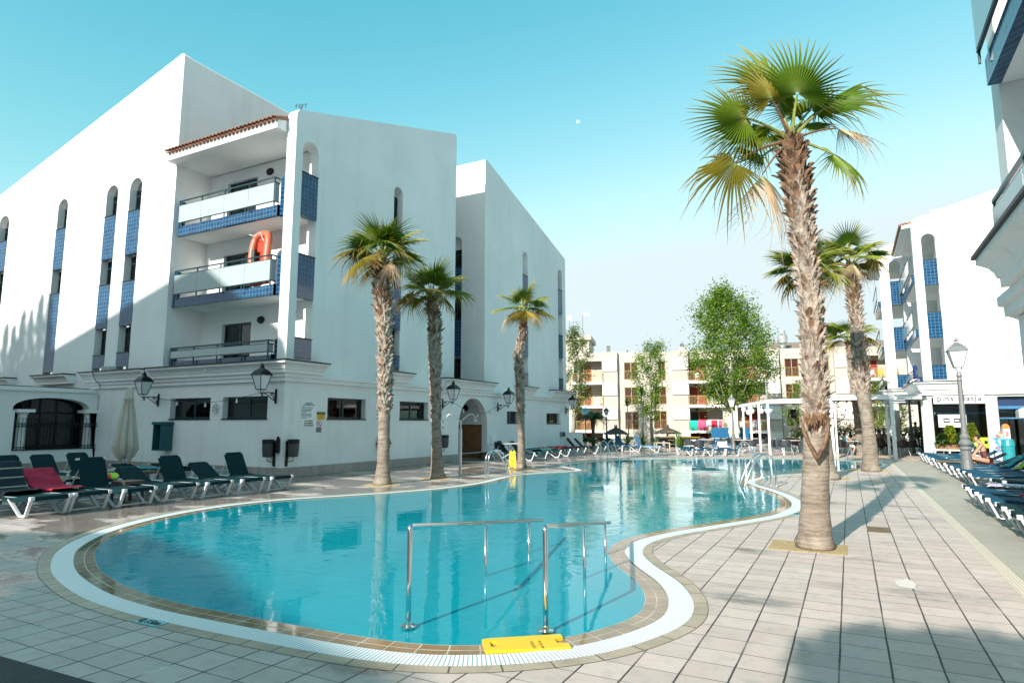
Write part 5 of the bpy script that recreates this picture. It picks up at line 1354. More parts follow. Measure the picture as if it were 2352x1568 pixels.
def tree(label, D, base, env, trunk_r, leaf=.16, n=2600, mat=LEAF1, seed=1, cat='tree', name='tree', group=None, limbs=26, clump=9, depth=.9, gap=.5):
    """env: outline of the crown as (y reading, x left, x right) rows, top to bottom"""
    b = atD(base[0], base[1], D); b.z = 0
    o = empty(name, b, label, cat, group)
    rg = random.Random(seed)
    rows = []
    for (y, l, r) in env:
        p0 = atD(l, y, D); p1 = atD(r, y, D); rows.append((p0.z, (p0 + p1) / 2, (p1 - p0).length / 2))
    rows.sort(key=lambda t_: t_[0])
    def at(z):
        for i in range(len(rows) - 1):
            if z <= rows[i + 1][0]:
                t_ = (z - rows[i][0]) / (rows[i + 1][0] - rows[i][0] + 1e-6); return rows[i][1].lerp(rows[i + 1][1], t_), rows[i][2] * (1 - t_) + rows[i + 1][2] * t_
        return rows[-1][1], rows[-1][2]
    z0, z1 = rows[0][0], rows[-1][0]
    tb = MB(); ctr = [b, b.lerp(at(z0)[0], .5), at(z0)[0]] + [at(z0 + (z1 - z0) * k)[0] for k in (.3, .6, .85)]
    for i, c in enumerate(ctr[1:]): c.z = [0, (z0) * .5, z0, z0 + (z1 - z0) * .3, z0 + (z1 - z0) * .6, z0 + (z1 - z0) * .85][i + 1]
    tb.tube(ctr, [trunk_r * k for k in (1.25, 1, .8, .55, .3, .12)], 9)
    tips = []
    for i in range(limbs):
        zt_ = z0 + (z1 - z0) * (i + .5) / limbs; c, r = at(zt_); a = 2.4 * i + rg.uniform(-.4, .4)
        zs_ = max(z0 * .75, zt_ - r * rg.uniform(.7, 1.5)); s_, _ = at(max(zs_, z0)); s_ = s_.copy(); s_.z = zs_
        f_ = rg.uniform(.45, 1.08)
        tip = c + Vector((math.cos(a) * r * f_, math.sin(a) * r * f_ * depth, 0)); tip.z = zt_
        md = (s_ + tip) / 2 + Vector((0, 0, -.12 * r)); tb.tube([s_, md, tip], [trunk_r * .32, trunk_r * .2, trunk_r * .05], 5)
        tips.append(tip)
    tb.build('trunk', TREEB, o, smooth=True)
    lb = MB()
    ncl = n // clump
    for i in range(ncl):
        t_ = rg.random(); zc = z0 + (z1 - z0) * t_; c, r = at(zc)
        a = rg.uniform(0, 2 * PI); rr = math.sqrt(rg.random()) * r
        if rg.random() < .78:
            tp2 = tips[rg.randrange(len(tips))]; cc = tp2 + Vector((rg.gauss(0, .15) * r, rg.gauss(0, .15) * r, rg.gauss(0, .17) * r))
        else: cc = c + Vector((math.cos(a) * rr, math.sin(a) * rr * depth, 0)); cc.z = zc
        cs = rg.uniform(.5, 1.5) * leaf * 2.2
        for j in range(clump):
            q = cc + Vector((rg.gauss(0, 1), rg.gauss(0, 1), rg.gauss(0, 1))) * cs * .6
            u_ = Vector((rg.gauss(0, 1), rg.gauss(0, 1), rg.gauss(0, .6))).normalized(); w_ = Vector((rg.gauss(0, 1), rg.gauss(0, 1), rg.gauss(0, 1))); w_ = (w_ - u_ * w_.dot(u_)).normalized()
            l_ = leaf * rg.uniform(.5, 1.1)
            lb.add([q - u_ * l_ * .5, q + w_ * l_ * .32, q + u_ * l_ * .55, q - w_ * l_ * .32], [(0, 1, 2, 3)])
    lb.build('crown', mat, o)
    return o
tree('tall bushy bright green poplar behind the terrace tables', 52, (1700, 1002), [(672, 1650, 1662), (700, 1620, 1705), (760, 1598, 1765), (810, 1592, 1782), (850, 1600, 1775), (890, 1625, 1742), (925, 1650, 1705)], .20, leaf=.21, n=30000, seed=2, limbs=48)
tree('slender young poplar with bare pale trunk left of the bushy poplar', 55, (1498, 1008), [(790, 1482, 1519), (815, 1462, 1524), (850, 1458, 1530), (890, 1446, 1536), (930, 1470, 1518), (955, 1484, 1506)], .13, leaf=.18, n=7600, seed=5, limbs=22)
tree('sparse dark poplar half hidden behind the hotel wing corner', 58, (1315, 995), [(752, 1306, 1324), (800, 1300, 1350), (850, 1298, 1362), (900, 1299, 1360), (945, 1302, 1335)], .2, leaf=.18, n=6000, seed=8, mat=leafclump('olive_leaves', (0.06, 0.10, 0.018), (0.14, 0.20, 0.04)), limbs=20)
tree('small leafy young tree behind the white pergola posts', 44, (1835, 1015), [(878, 1822, 1832), (905, 1812, 1870), (940, 1802, 1872), (975, 1815, 1862)], .06, leaf=.13, n=2000, seed=9, limbs=14)
tree('bright green leafy tree behind the distant wing pergola', 47, (2012, 1005), [(872, 1996, 2028), (900, 1990, 2034), (940, 1992, 2040), (985, 1996, 2045)], .08, leaf=.15, n=2600, seed=10, limbs=14)
tree('green shrub tree seen through the pergola beside the round column', 46, (2072, 1005), [(905, 2056, 2078), (940, 2052, 2080), (990, 2054, 2084)], .07, leaf=.15, n=1300, seed=11, limbs=10)
tree('dark dense potted bush at the pergola post behind the seated man', 37, (1925, 1022), [(945, 1908, 1935), (965, 1900, 1945), (1000, 1898, 1945), (1018, 1902, 1940)], .05, leaf=.10, n=1500, seed=12, mat=LEAF2, limbs=10, cat='bush', name='bush')
# tree behind the viewpoint that shades the near right pavers
sh = Vector((.55, 5.75, 0)); 
def shade_tree():
    c = Vector((-1.42, -10, 0)); zc = (5.3 + 10) / math.cos(SUN_AZ) * math.tan(SUN_EL)
    o = empty('shade_tree', c, 'leafy tree standing behind the viewpoint', 'tree'); rg = random.Random(4)
    tb = MB(); tb.tube([c, c + Vector((.05, 0, zc * .5)), c + Vector((0, 0, zc))], [.14, .1, .05], 9)
    lb = MB()
    for i in range(1500):
        d = Vector((rg.gauss(0, 1), rg.gauss(0, 1), rg.gauss(0, 1))); d.normalize(); r_ = rg.random() ** .33
        blob = [Vector((0, 0, 0)), Vector((.75, 0, .25)), Vector((-.55, .1, -.15)), Vector((.95, .2, -.25))][i % 4]
        q = c + Vector((0, 0, zc)) + blob + Vector((d.x * .62, d.y * .62, d.z * .42)) * r_
        u_ = Vector((rg.gauss(0, 1), rg.gauss(0, 1), rg.gauss(0, 1))).normalized(); w_ = u_.cross(Vector((0, 0.3, 1))).normalized(); l_ = .17
        lb.add([q - u_ * l_, q + w_ * l_ * .5, q + u_ * l_, q - w_ * l_ * .5], [(0, 1, 2, 3)])
    tb.build('trunk', TREEB, o); lb.build('crown', LEAF1, o)
shade_tree()
# row of cypresses near the rear block: their ragged tops fall as shade on the far left wall
for i in range(7):
    xs = -32.6 + i * .66; zt_ = 4.3 + i * .26 + (.3 if i % 2 else 0); x_, h_ = tp_(xs, 13.71, zt_)
    e = empty('cypress_tree', (x_, BY + 1.2, 0), 'dark cypress beside the rear block, %s in its row' % ORDN[i], 'tree', 'cypresses beside the rear block')
    rg = random.Random(70 + i); tb = MB(); tb.tube([(x_, BY + 1.2, 0), (x_, BY + 1.2, h_)], [.2, .03], 7); tb.build('trunk', TREEB, e)
    lb = MB()
    for k in range(1500):
        t_ = rg.random(); z_ = 2 + (h_ + .3 - 2) * t_; r_ = 1.35 * (1 - t_) ** .55 + .04; a = rg.uniform(0, 6.28)
        q = Vector((x_ + math.cos(a) * r_ * rg.random() ** .5, BY + 1.2 + math.sin(a) * r_, z_)); l_ = .28
        u_ = Vector((rg.gauss(0, .4), rg.gauss(0, .4), 1)).normalized(); w_ = u_.cross(Vector((rg.gauss(0, 1), rg.gauss(0, 1), 0)).normalized()).normalized()
        lb.add([q - u_ * l_, q + w_ * l_ * .35, q + u_ * l_, q - w_ * l_ * .35], [(0, 1, 2, 3)])
    lb.build('crown', LEAF2, e)

# feathery and spiky garden plants at the far end
def feather(p, n, L, rise, mat, mb, rg, r0=.05, w=.05, pin=.30):
    for i in range(n):
        a = 2 * PI * i / n + rg.uniform(-.2, .2); el = R(rg.uniform(*rise)); d = Vector((math.cos(a), math.sin(a), 0)); pts = []
        for k in range(9):
            t_ = k / 8; pts.append(p + d * L * t_ * math.cos(el) + Vector((0, 0, L * t_ * math.sin(el) - L * .75 * t_ * t_)))
        mb.tube(pts, [.018 * (1 - .8 * k / 8) for k in range(9)], 4)
        for k in range(2, 34):
            t_ = k / 34 * 8; i0 = min(7, int(t_)); q = pts[i0].lerp(pts[i0 + 1], t_ - i0); dr = (pts[i0 + 1] - pts[i0]).normalized()
            s_ = dr.cross(Vector((0, 0, 1))).normalized(); l_ = L * pin * math.sin(PI * min(.95, .12 + k / 36)) 
            for sg_ in (-1, 1):
                e_ = q + s_ * sg_ * l_ * .8 + dr * l_ * .5 - Vector((0, 0, l_ * .35))
                mb.add([q - dr * .022, q + dr * .022, e_], [(0, 1, 2)])
rg = random.Random(9)
def plant(px, D, lab, kind, h=1.0, seed=0, n=14, L=1.0, mat=LEAF2, cat='plant'):
    b = atD(px[0], px[1], D); b.z = 0; rg = random.Random(seed); 
    o = empty({'feather': 'date_palm', 'cycad': 'cycad', 'spiky': 'spiky_plant', 'dracaena': 'dracaena'}[kind], b, lab, cat)
    mb = MB()
    if kind == 'feather':
        t_ = MB(); t_.tube([b, b + Vector((0, 0, h * .6)), b + Vector((0, 0, h))], [.14, .12, .2], 9); t_.build('trunk', BOOTB, o)
        feather(b + Vector((0, 0, h)), n, L, (15, 75), mat, mb, rg)
    elif kind == 'cycad': feather(b + Vector((0, 0, h)), n, L, (20, 60), mat, mb, rg, pin=.22)
    else:
        base = b + Vector((0, 0, h))
        if kind == 'dracaena': t_ = MB(); t_.tube([b, b + Vector((.1, 0, h * .6)), base], [.05, .04, .03], 7); t_.build('trunk', TREEB, o)
        for i in range(n):
            a = rg.uniform(0, 6.28); el = R(rg.uniform(5, 85)); d = Vector((math.cos(a) * math.cos(el), math.sin(a) * math.cos(el), math.sin(el))); s_ = d.cross(Vector((0, 0, 1))).normalized() * .025
            m_ = base + d * L * .55; e_ = base + d * L - Vector((0, 0, .25 * L * math.cos(el)))
            mb.add([base - s_, base + s_, m_ + s_ * 1.2, m_ - s_ * 1.2, e_], [(0, 1, 2, 3), (3, 2, 4)])
    mb.build('leaves', mat, o); return o
Z5 = lambda x, y: (1263.2 + .24415 * x, 746.5 + .24415 * y)
plant(Z5(408, 1100), 46, 'short feathery date palm between the two far lamps', 'feather', 2.0, 1, 20, 1.55)
plant(Z5(345, 1120), 45, 'low dark cycad left of the feathery date palm', 'cycad', .35, 2, 22, 1.25)
plant(Z5(505, 1130), 45, 'low dark cycad behind the thatched sunshade at left', 'cycad', .35, 3, 22, 1.2)
plant(Z5(872, 1130), 46, 'thin dracaena with tufted top beside the young poplar', 'dracaena', 3.6, 4, 40, .9, LEAF1)
plant(Z5(735, 1120), 48, 'thin dracaena left of the blue reclined sunbed', 'dracaena', 2.9, 5, 36, .8, LEAF1)
plant(Z5(730, 1145), 45, 'spiky green clump behind the far sunbeds', 'spiky', .1, 6, 40, 1.0, LEAF1)
plant(Z5(880, 1145), 45, 'spiky green clump at the foot of the young poplar', 'spiky', .1, 7, 40, 1.0, LEAF1)
plant(Z5(1212, 1165), 41, 'spiky green clump between the two black boards', 'spiky', .1, 8, 50, 1.25, LEAF1)
plant(Z5(1000, 1150), 45, 'pale spiky clump behind the black menu board', 'spiky', .1, 9, 30, .7, LEAFY)

# ================================================================ SUNBEDS  (foot end at the origin, lying along -x, width along y)
def sunbed(label, group, x, y, rz, back=50, fab=GREENFAB, name='sunbed', wid=.62):
    o = empty(name, (x, y, 0), label, 'sunbed', group, rz)
    hz = .33; hw = wid / 2; hl = 1.42; ba = R(back)
    m = MB()
    for s_ in (-1, 1):
        yy = s_ * hw
        # side rail, swelling towards the head like the moulded frame
        m.tube([(0, yy, hz), (-.35, yy, hz - .005), (-hl, yy, hz - .01), (-1.7, yy, hz + .0), (-2.02, yy, hz - .02)], [.018, .018, .020, .030, .022], 7)
        for (a, b, c, d) in ((0.0, -.13, -.30, -.68), (-1.98, -1.82, -1.62, -1.15)):
            m.bar((a, yy, hz + .01), (b, yy, .03), .035, .06, (0, 1, 0)); m.bar((b, yy, .03), (c, yy, .03), .035, .055, (0, 1, 0)); m.bar((c, yy, .03), (d, yy, hz - .03), .03, .06, (0, 1, 0))
        m.obox((0.005, yy, hz + .005), (.035, 0, 0), (0, .035, 0), (0, 0, .032))
    m.bar((-.02, -hw, hz), (-.02, hw, hz), .03, .03); m.bar((-2.0, -hw, hz - .02), (-2.0, hw, hz - .02), .03, .03); m.bar((-.22, -hw, .04), (-.22, hw, .04), .03, .03); m.bar((-1.6, -hw, .04), (-1.6, hw, .04), .03, .03)
    m.build('frame', WPLAST, o, local=True, bevel=.006)
    m = MB(); n_ = 10
    vs = []
    for i in range(n_ + 1):
        t_ = i / n_; xx = -.01 - (hl - .01) * t_; z_ = hz + .03 - .022 * math.sin(PI * t_)
        for (yy, dz) in ((-hw - .026, -.065), (-hw - .024, -.005), (-hw + .03, .004), (-hw * .4, -.012), (hw * .4, -.012), (hw - .03, .004), (hw + .024, -.005), (hw + .026, -.065)): vs.append((xx, yy, z_ + dz))
    m.add(vs, [(i * 8 + j, i * 8 + j + 1, i * 8 + j + 9, i * 8 + j + 8) for i in range(n_) for j in range(7)])
    m.add([(v_[0], v_[1] * .99, v_[2] - .008) for v_ in vs], [(i * 8 + j, i * 8 + j + 1, i * 8 + j + 9, i * 8 + j + 8) for i in range(n_) for j in range(7)])
    m.box(-.03, .022, -hw + .03, hw - .03, hz - .035, hz + .036)
    m.build('seat', fab, o, local=True)
    bl = .62; bx, bz = -hl, hz + .02; dx, dz = -math.cos(ba), math.sin(ba)
    m = MB(); up = Vector((math.sin(ba), 0, math.cos(ba))); d_ = Vector((dx, 0, dz))
    P = lambda t_, yy, o_=0: Vector((bx, yy, bz)) + d_ * bl * t_ + up * o_
    h2 = hw - .035
    out = [P(0, -h2), P(.93, -h2), P(1, -h2 + .06), P(1, h2 - .06), P(.93, h2), P(0, h2)]
    m.add(out + [p - up * .035 for p in out], [(0, 1, 2, 3, 4, 5), (11, 10, 9, 8, 7, 6)] + [(i, (i + 1) % 6, 6 + (i + 1) % 6, 6 + i) for i in range(6)])
    bk = m.build('backrest', fab, o, local=True, bevel=.008)
    for s_ in (-1, 1):
        m = MB()
        if back > 12: m.tube([P(.62, s_ * (h2 - .02), -.03), (bx - .42, s_ * (h2 - .02), hz - .01)], .012, 6)
        m.obox(P(.955, s_ * (h2 - .005), -.018), (.03, 0, 0), (0, .028, 0), (0, 0, .02))
        m.build('prop', WPLAST, bk, local=True)
    return o
def towel_on_bed(bed, t0, t1, back, mat, label, w_=.6, drape=.0, seed=0, over=True, cat='towel', hw=.3):
    """cloth laid along the bed between two stations (0 foot, 1.18 hinge, up to 1.94 top), hanging a little over the sides"""
    rg = random.Random(seed); ba = R(back); hz = .33; hl = 1.42
    def prof(t_):
        if t_ < hl: return Vector((-t_, 0, hz + .045)), Vector((0, 0, 1))
        k = t_ - hl; return Vector((-hl - math.cos(ba) * k, 0, hz + .04 + math.sin(ba) * k)), Vector((math.sin(ba), 0, math.cos(ba)))
    nu, nv = 26, 14; vs = []
    for i in range(nu + 1):
        t_ = t0 + (t1 - t0) * i / nu
        tt = min(t_, hl + .635); p, up = prof(tt)
        p = p + up * .012
        if t_ > hl + .635: p = p + up * -.06 + Vector((0, 0, -(t_ - hl - .635))); 
        for j in range(nv + 1):
            s_ = (j / nv - .5) * w_ + rg.uniform(-.004, .004) + .03 * math.sin(i * .35 + seed)
            q = p.copy(); q.y = s_
            if abs(s_) > hw + .01: ex = abs(s_) - hw - .01; q.y = math.copysign(hw + .012 + ex * .15, s_); q = q - Vector((0, 0, ex))
            q = q + up * (abs(.010 * math.sin(i * 1.1 + j * .9 + seed)) + abs(.012 * math.sin(j * 1.9 - i * .45)) + rg.uniform(0, .004))
            vs.append(q)
    n1 = nv + 1
    m = MB(); m.add(vs, [(i * n1 + j, i * n1 + j + 1, (i + 1) * n1 + j + 1, (i + 1) * n1 + j) for i in range(nu) for j in range(nv)])
    o = m.build('towel', mat, smooth=True)
    Lc = Vector((-(t0 + t1) / 2, 0, 0)); 
    for v_ in o.data.vertices: v_.co = v_.co - Lc
    rz = bed.rotation_euler.z; M = Matrix.Rotation(rz, 3, 'Z')
    o.location = Vector(bed.location) + M @ Lc; o.rotation_euler = (0, 0, rz)
    sd = o.modifiers.new('thick', 'SOLIDIFY'); sd.thickness = .012; sd.offset = 1
    tag(o, label, cat); return o
gL = 'green sunbeds on the left bank'
L1 = [(-12.20, 11.15, 62, 'upright green sunbed at the right end of the front row, nearest the wall corner bins'), (-12.25, 10.35, 33, 'low backed green sunbed second from the right end of the front row'),
      (-12.30, 9.50, 60, 'upright green sunbed third from the right end of the front row'), (-12.40, 8.72, 30, 'low backed green sunbed behind the right side of the brown side table'),
      (-12.42, 7.80, 68, 'upright green sunbed directly left of the brown side table'), (-12.55, 6.98, 35, 'green sunbed in the front row carrying the crimson towel'), (-12.48, 6.25, 60, 'green sunbed at the left picture edge carrying the navy towel')]
beds = []
for (x, y, bk, lab) in L1:
    beds.append(sunbed(lab, gL, x, y, R(2), bk))
rear = [(-16.9, 8.3, 52, 'upright green sunbed cut by the left picture edge in the rear row'), (-16.9, 9.1, 50, 'upright green sunbed in the rear row below the iron railing'), (-16.9, 9.95, 52, 'upright green sunbed in the rear row in front of the beige parasol'),
        (-16.6, 11.1, 12, 'flat green sunbed in the rear row under the payphone'), (-16.5, 12.2, 8, 'flat green sunbed in the rear row with small turquoise items')]
rb_ = [sunbed(lab, gL, x, y, R(2), bk) for (x, y, bk, lab) in rear]
mid_ = [sunbed('flat green sunbed in the middle carrying the black and yellow towel', gL, -14.95, 8.1, R(3), 5), sunbed('flat green sunbed in the middle carrying the lime and red towel', gL, -14.95, 9.2, R(3), 5)]
towel_on_bed(beds[5], .75, 2.02, 35, REDTOW, 'crimson towel spread over the back of a front row sunbed', .66, seed=3)
towel_on_bed(beds[6], .85, 2.35, 60, T_NAVY, 'navy towel with thin pale stripes draped over the leftmost sunbed', .95, seed=4)
towel_on_bed(mid_[0], .1, 1.4, 5, T_FLOR, 'black towel patterned in yellow and purple on a middle sunbed', .85, seed=5)
towel_on_bed(mid_[1], .1, 1.5, 5, T_MULTI, 'bright lime, yellow and red towel behind the brown side table', .80, seed=6)
towel_on_bed(rb_[3], .3, 1.5, 12, T_TEAL, 'dark teal towel lying flat on a rear row sunbed', .6, seed=7)
towel_on_bed(rb_[4], .5, 1.3, 8, CREAMTOW, 'cream towel lying flat on the sunbed by the wall', .5, seed=8)
# brown resin side tables
def side_table(x, y, lab, s=.45, h=.42, rz=0):
    o = empty('side_table', (x, y, 0), lab, 'side table', 'brown side tables', rz)
    m = MB(); m.box(-s / 2, s / 2, -s / 2, s / 2, h - .03, h); m.box(-s / 2 + .02, s / 2 - .02, -s / 2 + .02, s / 2 - .02, h - .07, h - .031); m.build('table_top', WOODBR, o, local=True, bevel=.004)
    for a in (-1, 1):
        for b in (-1, 1): m = MB(); m.box(a * (s / 2 - .05), a * (s / 2 - .005), b * (s / 2 - .05), b * (s / 2 - .005), 0, h - .031); m.build('leg', WOODBR, o, local=True)
side_table(-13.6, 8.27, 'brown resin side table between two front row sunbeds', rz=.05)
side_table(-15.96, 10.15, 'brown resin side table in the rear row behind the low sunbed', rz=.05)

# right bank: long row of beds lying along +x with foot towards the walkway
ys = [33.2, 31.8, 30.4, 28.2, 26.7, 24.9, 23.4, 22.1, 21.0, 20.1]
labs = ['farthest blue sunbed of the right bank row beside the column', 'blue sunbed second from the far end of the right bank row', 'blue sunbed third from the far end of the right bank row', 'blue sunbed fourth from the far end of the right bank row',
        'blue sunbed fifth from the far end of the right bank row', 'blue sunbed on which the woman in the brown swimsuit sits', 'blue sunbed just nearer than the seated woman', 'blue sunbed with the lime towel roll', 'blue sunbed with the white patterned towel', 'blue sunbed beside the tall lamp post at right']
bk_ = [45, 48, 46, 30, 28, 25, 40, 42, 45, 40]
rbeds = []
for y_, lab, bk in zip(ys, labs, bk_):
    rbeds.append(sunbed(lab, 'blue sunbeds in the long right bank row', 2.62, y_, PI + R(1), bk, BLUEFAB))
towel_on_bed(rbeds[7], 1.35, 2.04, 42, T_LIME, 'lime green towel over the back of a right bank sunbed', .5, seed=11)
towel_on_bed(rbeds[8], 1.3, 2.04, 45, T_WB, 'white towel with blue pattern over the back of a right bank sunbed', .6, seed=12)
towel_on_bed(rbeds[6], 1.3, 1.9, 40, T_TEAL, 'turquoise towel heaped on a right bank sunbed', .6, seed=13)
towel_on_bed(rbeds[9], 1.42, 2.0, 40, T_MAG, 'magenta towel on the sunbed by the tall lamp post', .5, seed=14)
ys2 = [15.9, 14.85, 13.8, 12.5, 11.5]
labs2 = ['blue sunbed nearest the lamp post foot carrying a white cloth', 'blue sunbed of the near group with a frayed white towel edge', 'blue sunbed of the near group with a red towel', 'blue sunbed second from the right picture edge', 'blue sunbed cut off at the right picture edge']
nb_ = []
for y_, lab in zip(ys2, labs2): nb_.append(sunbed(lab, 'blue sunbeds of the near right group', 2.02, y_, PI + R(-2), 20, GREENFAB if y_ < 13 else BLUEFAB))
towel_on_bed(nb_[0], .35, 1.6, 20, T_WB, 'crumpled white and navy towel on the near right sunbeds', .55, seed=15)
towel_on_bed(nb_[2], .5, 1.6, 20, REDTOW, 'red towel laid along a near right sunbed', .35, seed=16)
sb = sunbed('white framed empty sunbed turned sideways beside the tall lamp post', 'blue sunbeds of the near right group', 2.9, 18.0, PI + R(12), 55, GREENFAB)
# far beds along the left bank and the far bank
def legG(x, y): return G(861.3 + .2442 * x, 1022.1 + .2442 * y)
far_l = [((1500, 143), 55), ((1620, 133), 50), ((1745, 113), 4), ((1830, 100), 4), ((1905, 92), 4), ((1975, 83), 4), ((2090, 73), 50), ((2160, 66), 45)]
prev = None
for i, (q, bk) in enumerate(far_l):
    p = legG(*q)
    o = sunbed('dark green sunbed along the hotel wall, %s from the doorway' % ORDN[i], 'dark green sunbeds along the hotel wall', p.x + .25, p.y - .3, R(8), bk)
    if i in (2, 3, 4, 5): towel_on_bed(o, .5, 1.7, 4, [T_TEAL, T_STRIPE, T_MAG, REDTOW][i - 2], ['teal patterned towel on a sunbed by the hotel wall', 'red and yellow striped towel on a sunbed by the hotel wall', 'magenta towel on a far sunbed by the hotel wall', 'red towel on the farthest dressed sunbed by the wall'][i - 2], .6, seed=30 + i)
far_b = [((560, 1180), 10, BLUEFAB), ((650, 1185), 8, BLUEFAB), ((735, 1190), 8, BLUEFAB)]
for i, (q, bk, fb) in enumerate(far_b):
    p = G(*Z5(*q)); sunbed('flat blue sunbed on the far bank, %s from the left ladder' % ORDN[i], 'blue sunbeds on the far bank', p.x, p.y, R(-62), bk, fb)
p = G(*Z5(880, 1192)); sunbed('blue sunbed with raised back on the far bank', 'blue sunbeds on the far bank', p.x, p.y, R(-10), 65, BLUEFAB)
p = G(*Z5(1060, 1196)); sunbed('pale blue sunbed with raised back beside the small wooden table', 'blue sunbeds on the far bank', p.x, p.y, R(-10), 68, PALEFAB)
for i, (q, lab) in enumerate((((1400, 1236), 'blue sunbed facing the pool in front of the terrace, leftmost of three'), ((1590, 1236), 'blue sunbed facing the pool in front of the terrace, middle of three'), ((1720, 1236), 'blue sunbed with a white cloth in front of the terrace, rightmost of three'))):
    p = G(*Z5(*q)); o = sunbed(lab, 'blue sunbeds on the far bank', p.x, p.y, YAW - PI / 2 + R([8, 8, -2][i]), [5, 5, 38][i], BLUEFAB)
    if i == 2: towel_on_bed(o, 1.3, 1.9, 38, T_WHITE, 'white towel over the back of a sunbed before the terrace', .5, seed=50)

# ================================================================ CAFE CHAIRS AND TABLES
def chair_build(label, group):
    o = empty('armchair', (0, 0, 0), label, 'chair', group)
    m = MB(); n_ = 9
    # shell: seat bowl, then a wrap-round back that comes forward into arms
    vs = []
    rows = [(.44, .20, .0), (.43, .235, .0), (.47, .26, .0), (.58, .275, .0), (.68, .285, .0), (.78, .29, .0)]
    seat = [(x_, y_, .44 - .02 * (1 - abs(x_) / .22)) for y_ in (-.22, 0, .2) for x_ in (-.22, -.1, .1, .22)]
    m.box(-.23, .23, -.22, .22, .42, .45)
    for k, (z_, r_, _) in enumerate(rows):
        for j in range(n_ + 1):
            a = PI * (-.12 + 1.24 * j / n_)
            top = z_
            if k >= 3: top = .45 + (z_ - .45) * (.55 + .45 * max(0, math.sin(a)) ** .8)
            vs.append((math.cos(a) * r_, -math.sin(a) * r_ * .95 + .02, top))
    fs = [(k * (n_ + 1) + j, k * (n_ + 1) + j + 1, (k + 1) * (n_ + 1) + j + 1, (k + 1) * (n_ + 1) + j) for k in range(5) for j in range(n_)]
    m.add(vs, fs); m.add([(v_[0] * .93, v_[1] * .93, v_[2]) for v_ in vs], fs)
    m.build('shell', CHAIRPL, o, local=True)
    for a in (-1, 1):
        for b in (-1, 1):
            m = MB(); m.tube([(a * .19, b * .18, .43), (a * .25, b * .27 - (.03 if b < 0 else 0), 0)], .014, 7); m.build('leg', ALU, o, local=True)
    return o
def table_build(label, group, s=.7, four=False):
    o = empty('cafe_table', (0, 0, 0), label, 'table', group)
    m = MB(); m.box(-s / 2, s / 2, -s / 2, s / 2, .715, .745); m.build('table_top', CREAMTOW, o, local=True, bevel=.006)
    if four:
        for a in (-1, 1):
            for b in (-1, 1): m = MB(); m.tube([(a * (s / 2 - .05), b * (s / 2 - .05), .715), (a * (s / 2 - .05), b * (s / 2 - .05), 0)], .02, 7); m.build('leg', ALU, o, local=True)
    else:
        m = MB(); m.tube([(0, 0, .715), (0, 0, .05)], .035, 10); m.build('pedestal', ALU, o, local=True)
        m = MB(); m.lathe([(.25, 0), (.25, .02), (.05, .05)], (0, 0, 0), 16); m.build('foot', ALU, o, local=True)
    return o
c0 = None; t0 = None
def put_chair(x, y, rz, label, group):
    global c0
    if c0 is None: o = chair_build(label, group); c0 = o
    else: o = copy_tree(c0)
    o.location = (x, y, 0); o.rotation_euler = (0, 0, rz); ORG[o.name] = Vector((x, y, 0)); o['label'] = label; o['group'] = group; return o
def put_table(x, y, rz, label, group):
    global t0
    if t0 is None: o = table_build(label, group); t0 = o
    else: o = copy_tree(t0)
    o.location = (x, y, 0); o.rotation_euler = (0, 0, rz); ORG[o.name] = Vector((x, y, 0)); o['label'] = label; o['group'] = group; return o
CT = lambda x, y: ((2600 + .2551 * x) * .57422, (1500 + .2551 * y) * .57422)
gc = 'charcoal armchairs on the open terrace'; gt2 = 'pale square tables on the open terrace'
fr_ = YAW      # heading in which a chair looks away from the viewer
chs = [((620, 1215), -60, 'charcoal armchair at the left end of the terrace turned right'), ((775, 1245), 0, 'charcoal armchair seen from behind near the left table'), ((960, 1200), 70, 'charcoal armchair between the first and second terrace tables'),
       ((1170, 1195), -75, 'charcoal armchair right of the second terrace table'), ((1190, 1165), -100, 'charcoal armchair farthest back beside the blue boarding'), ((1355, 1215), 5, 'charcoal armchair behind the rightmost pool facing sunbed'), ((1500, 1190), 60, 'charcoal armchair left of the third terrace table'),
       ((1600, 1240), 15, 'charcoal armchair seen from behind right of the third table'), ((1655, 1190), 110, 'charcoal armchair at the fourth terrace table'), ((1790, 1185), 85, 'charcoal armchair at the right end of the open terrace'), ((830, 1180), 160, 'charcoal armchair facing the viewer at the left table'), ((1290, 1170), 170, 'charcoal armchair facing the viewer behind the third table')]
for q, a, lab in chs:
    p = G(*CT(*q)); put_chair(p.x, p.y, fr_ + R(a), lab, gc)
for q, lab in (((880, 1215), 'first pale terrace table from the left'), ((1060, 1180), 'second pale terrace table from the left, in front of the blue boarding'), ((1440, 1225), 'third pale terrace table, beneath the terrace lamp'), ((1600, 1185), 'fourth pale terrace table, at the right of the open terrace'), ((1320, 1165), 'pale terrace table farthest back behind the lamp')):
    p = G(*CT(*q)); put_table(p.x, p.y, fr_, lab, gt2)
PT = lambda x, y: ((3050 + .2551 * x) * .57422, (1500 + .2551 * y) * .57422)
gp = 'charcoal armchairs under the pergola'; gq = 'pale tables under the pergola'
for q, a, lab in (((230, 1250), -5, 'charcoal armchair seen from behind just inside the pergola posts'), ((370, 1255), 8, 'charcoal armchair second from the left pergola post'), ((520, 1215), 40, 'charcoal armchair behind the second pergola chair'), ((620, 1245), 60, 'charcoal armchair left of the nearest palm trunk'), ((440, 1185), 175, 'charcoal armchair facing the viewer among the left pergola tables')):
    p = G(*PT(*q)); put_chair(p.x, p.y, fr_ + R(a), lab, gp)
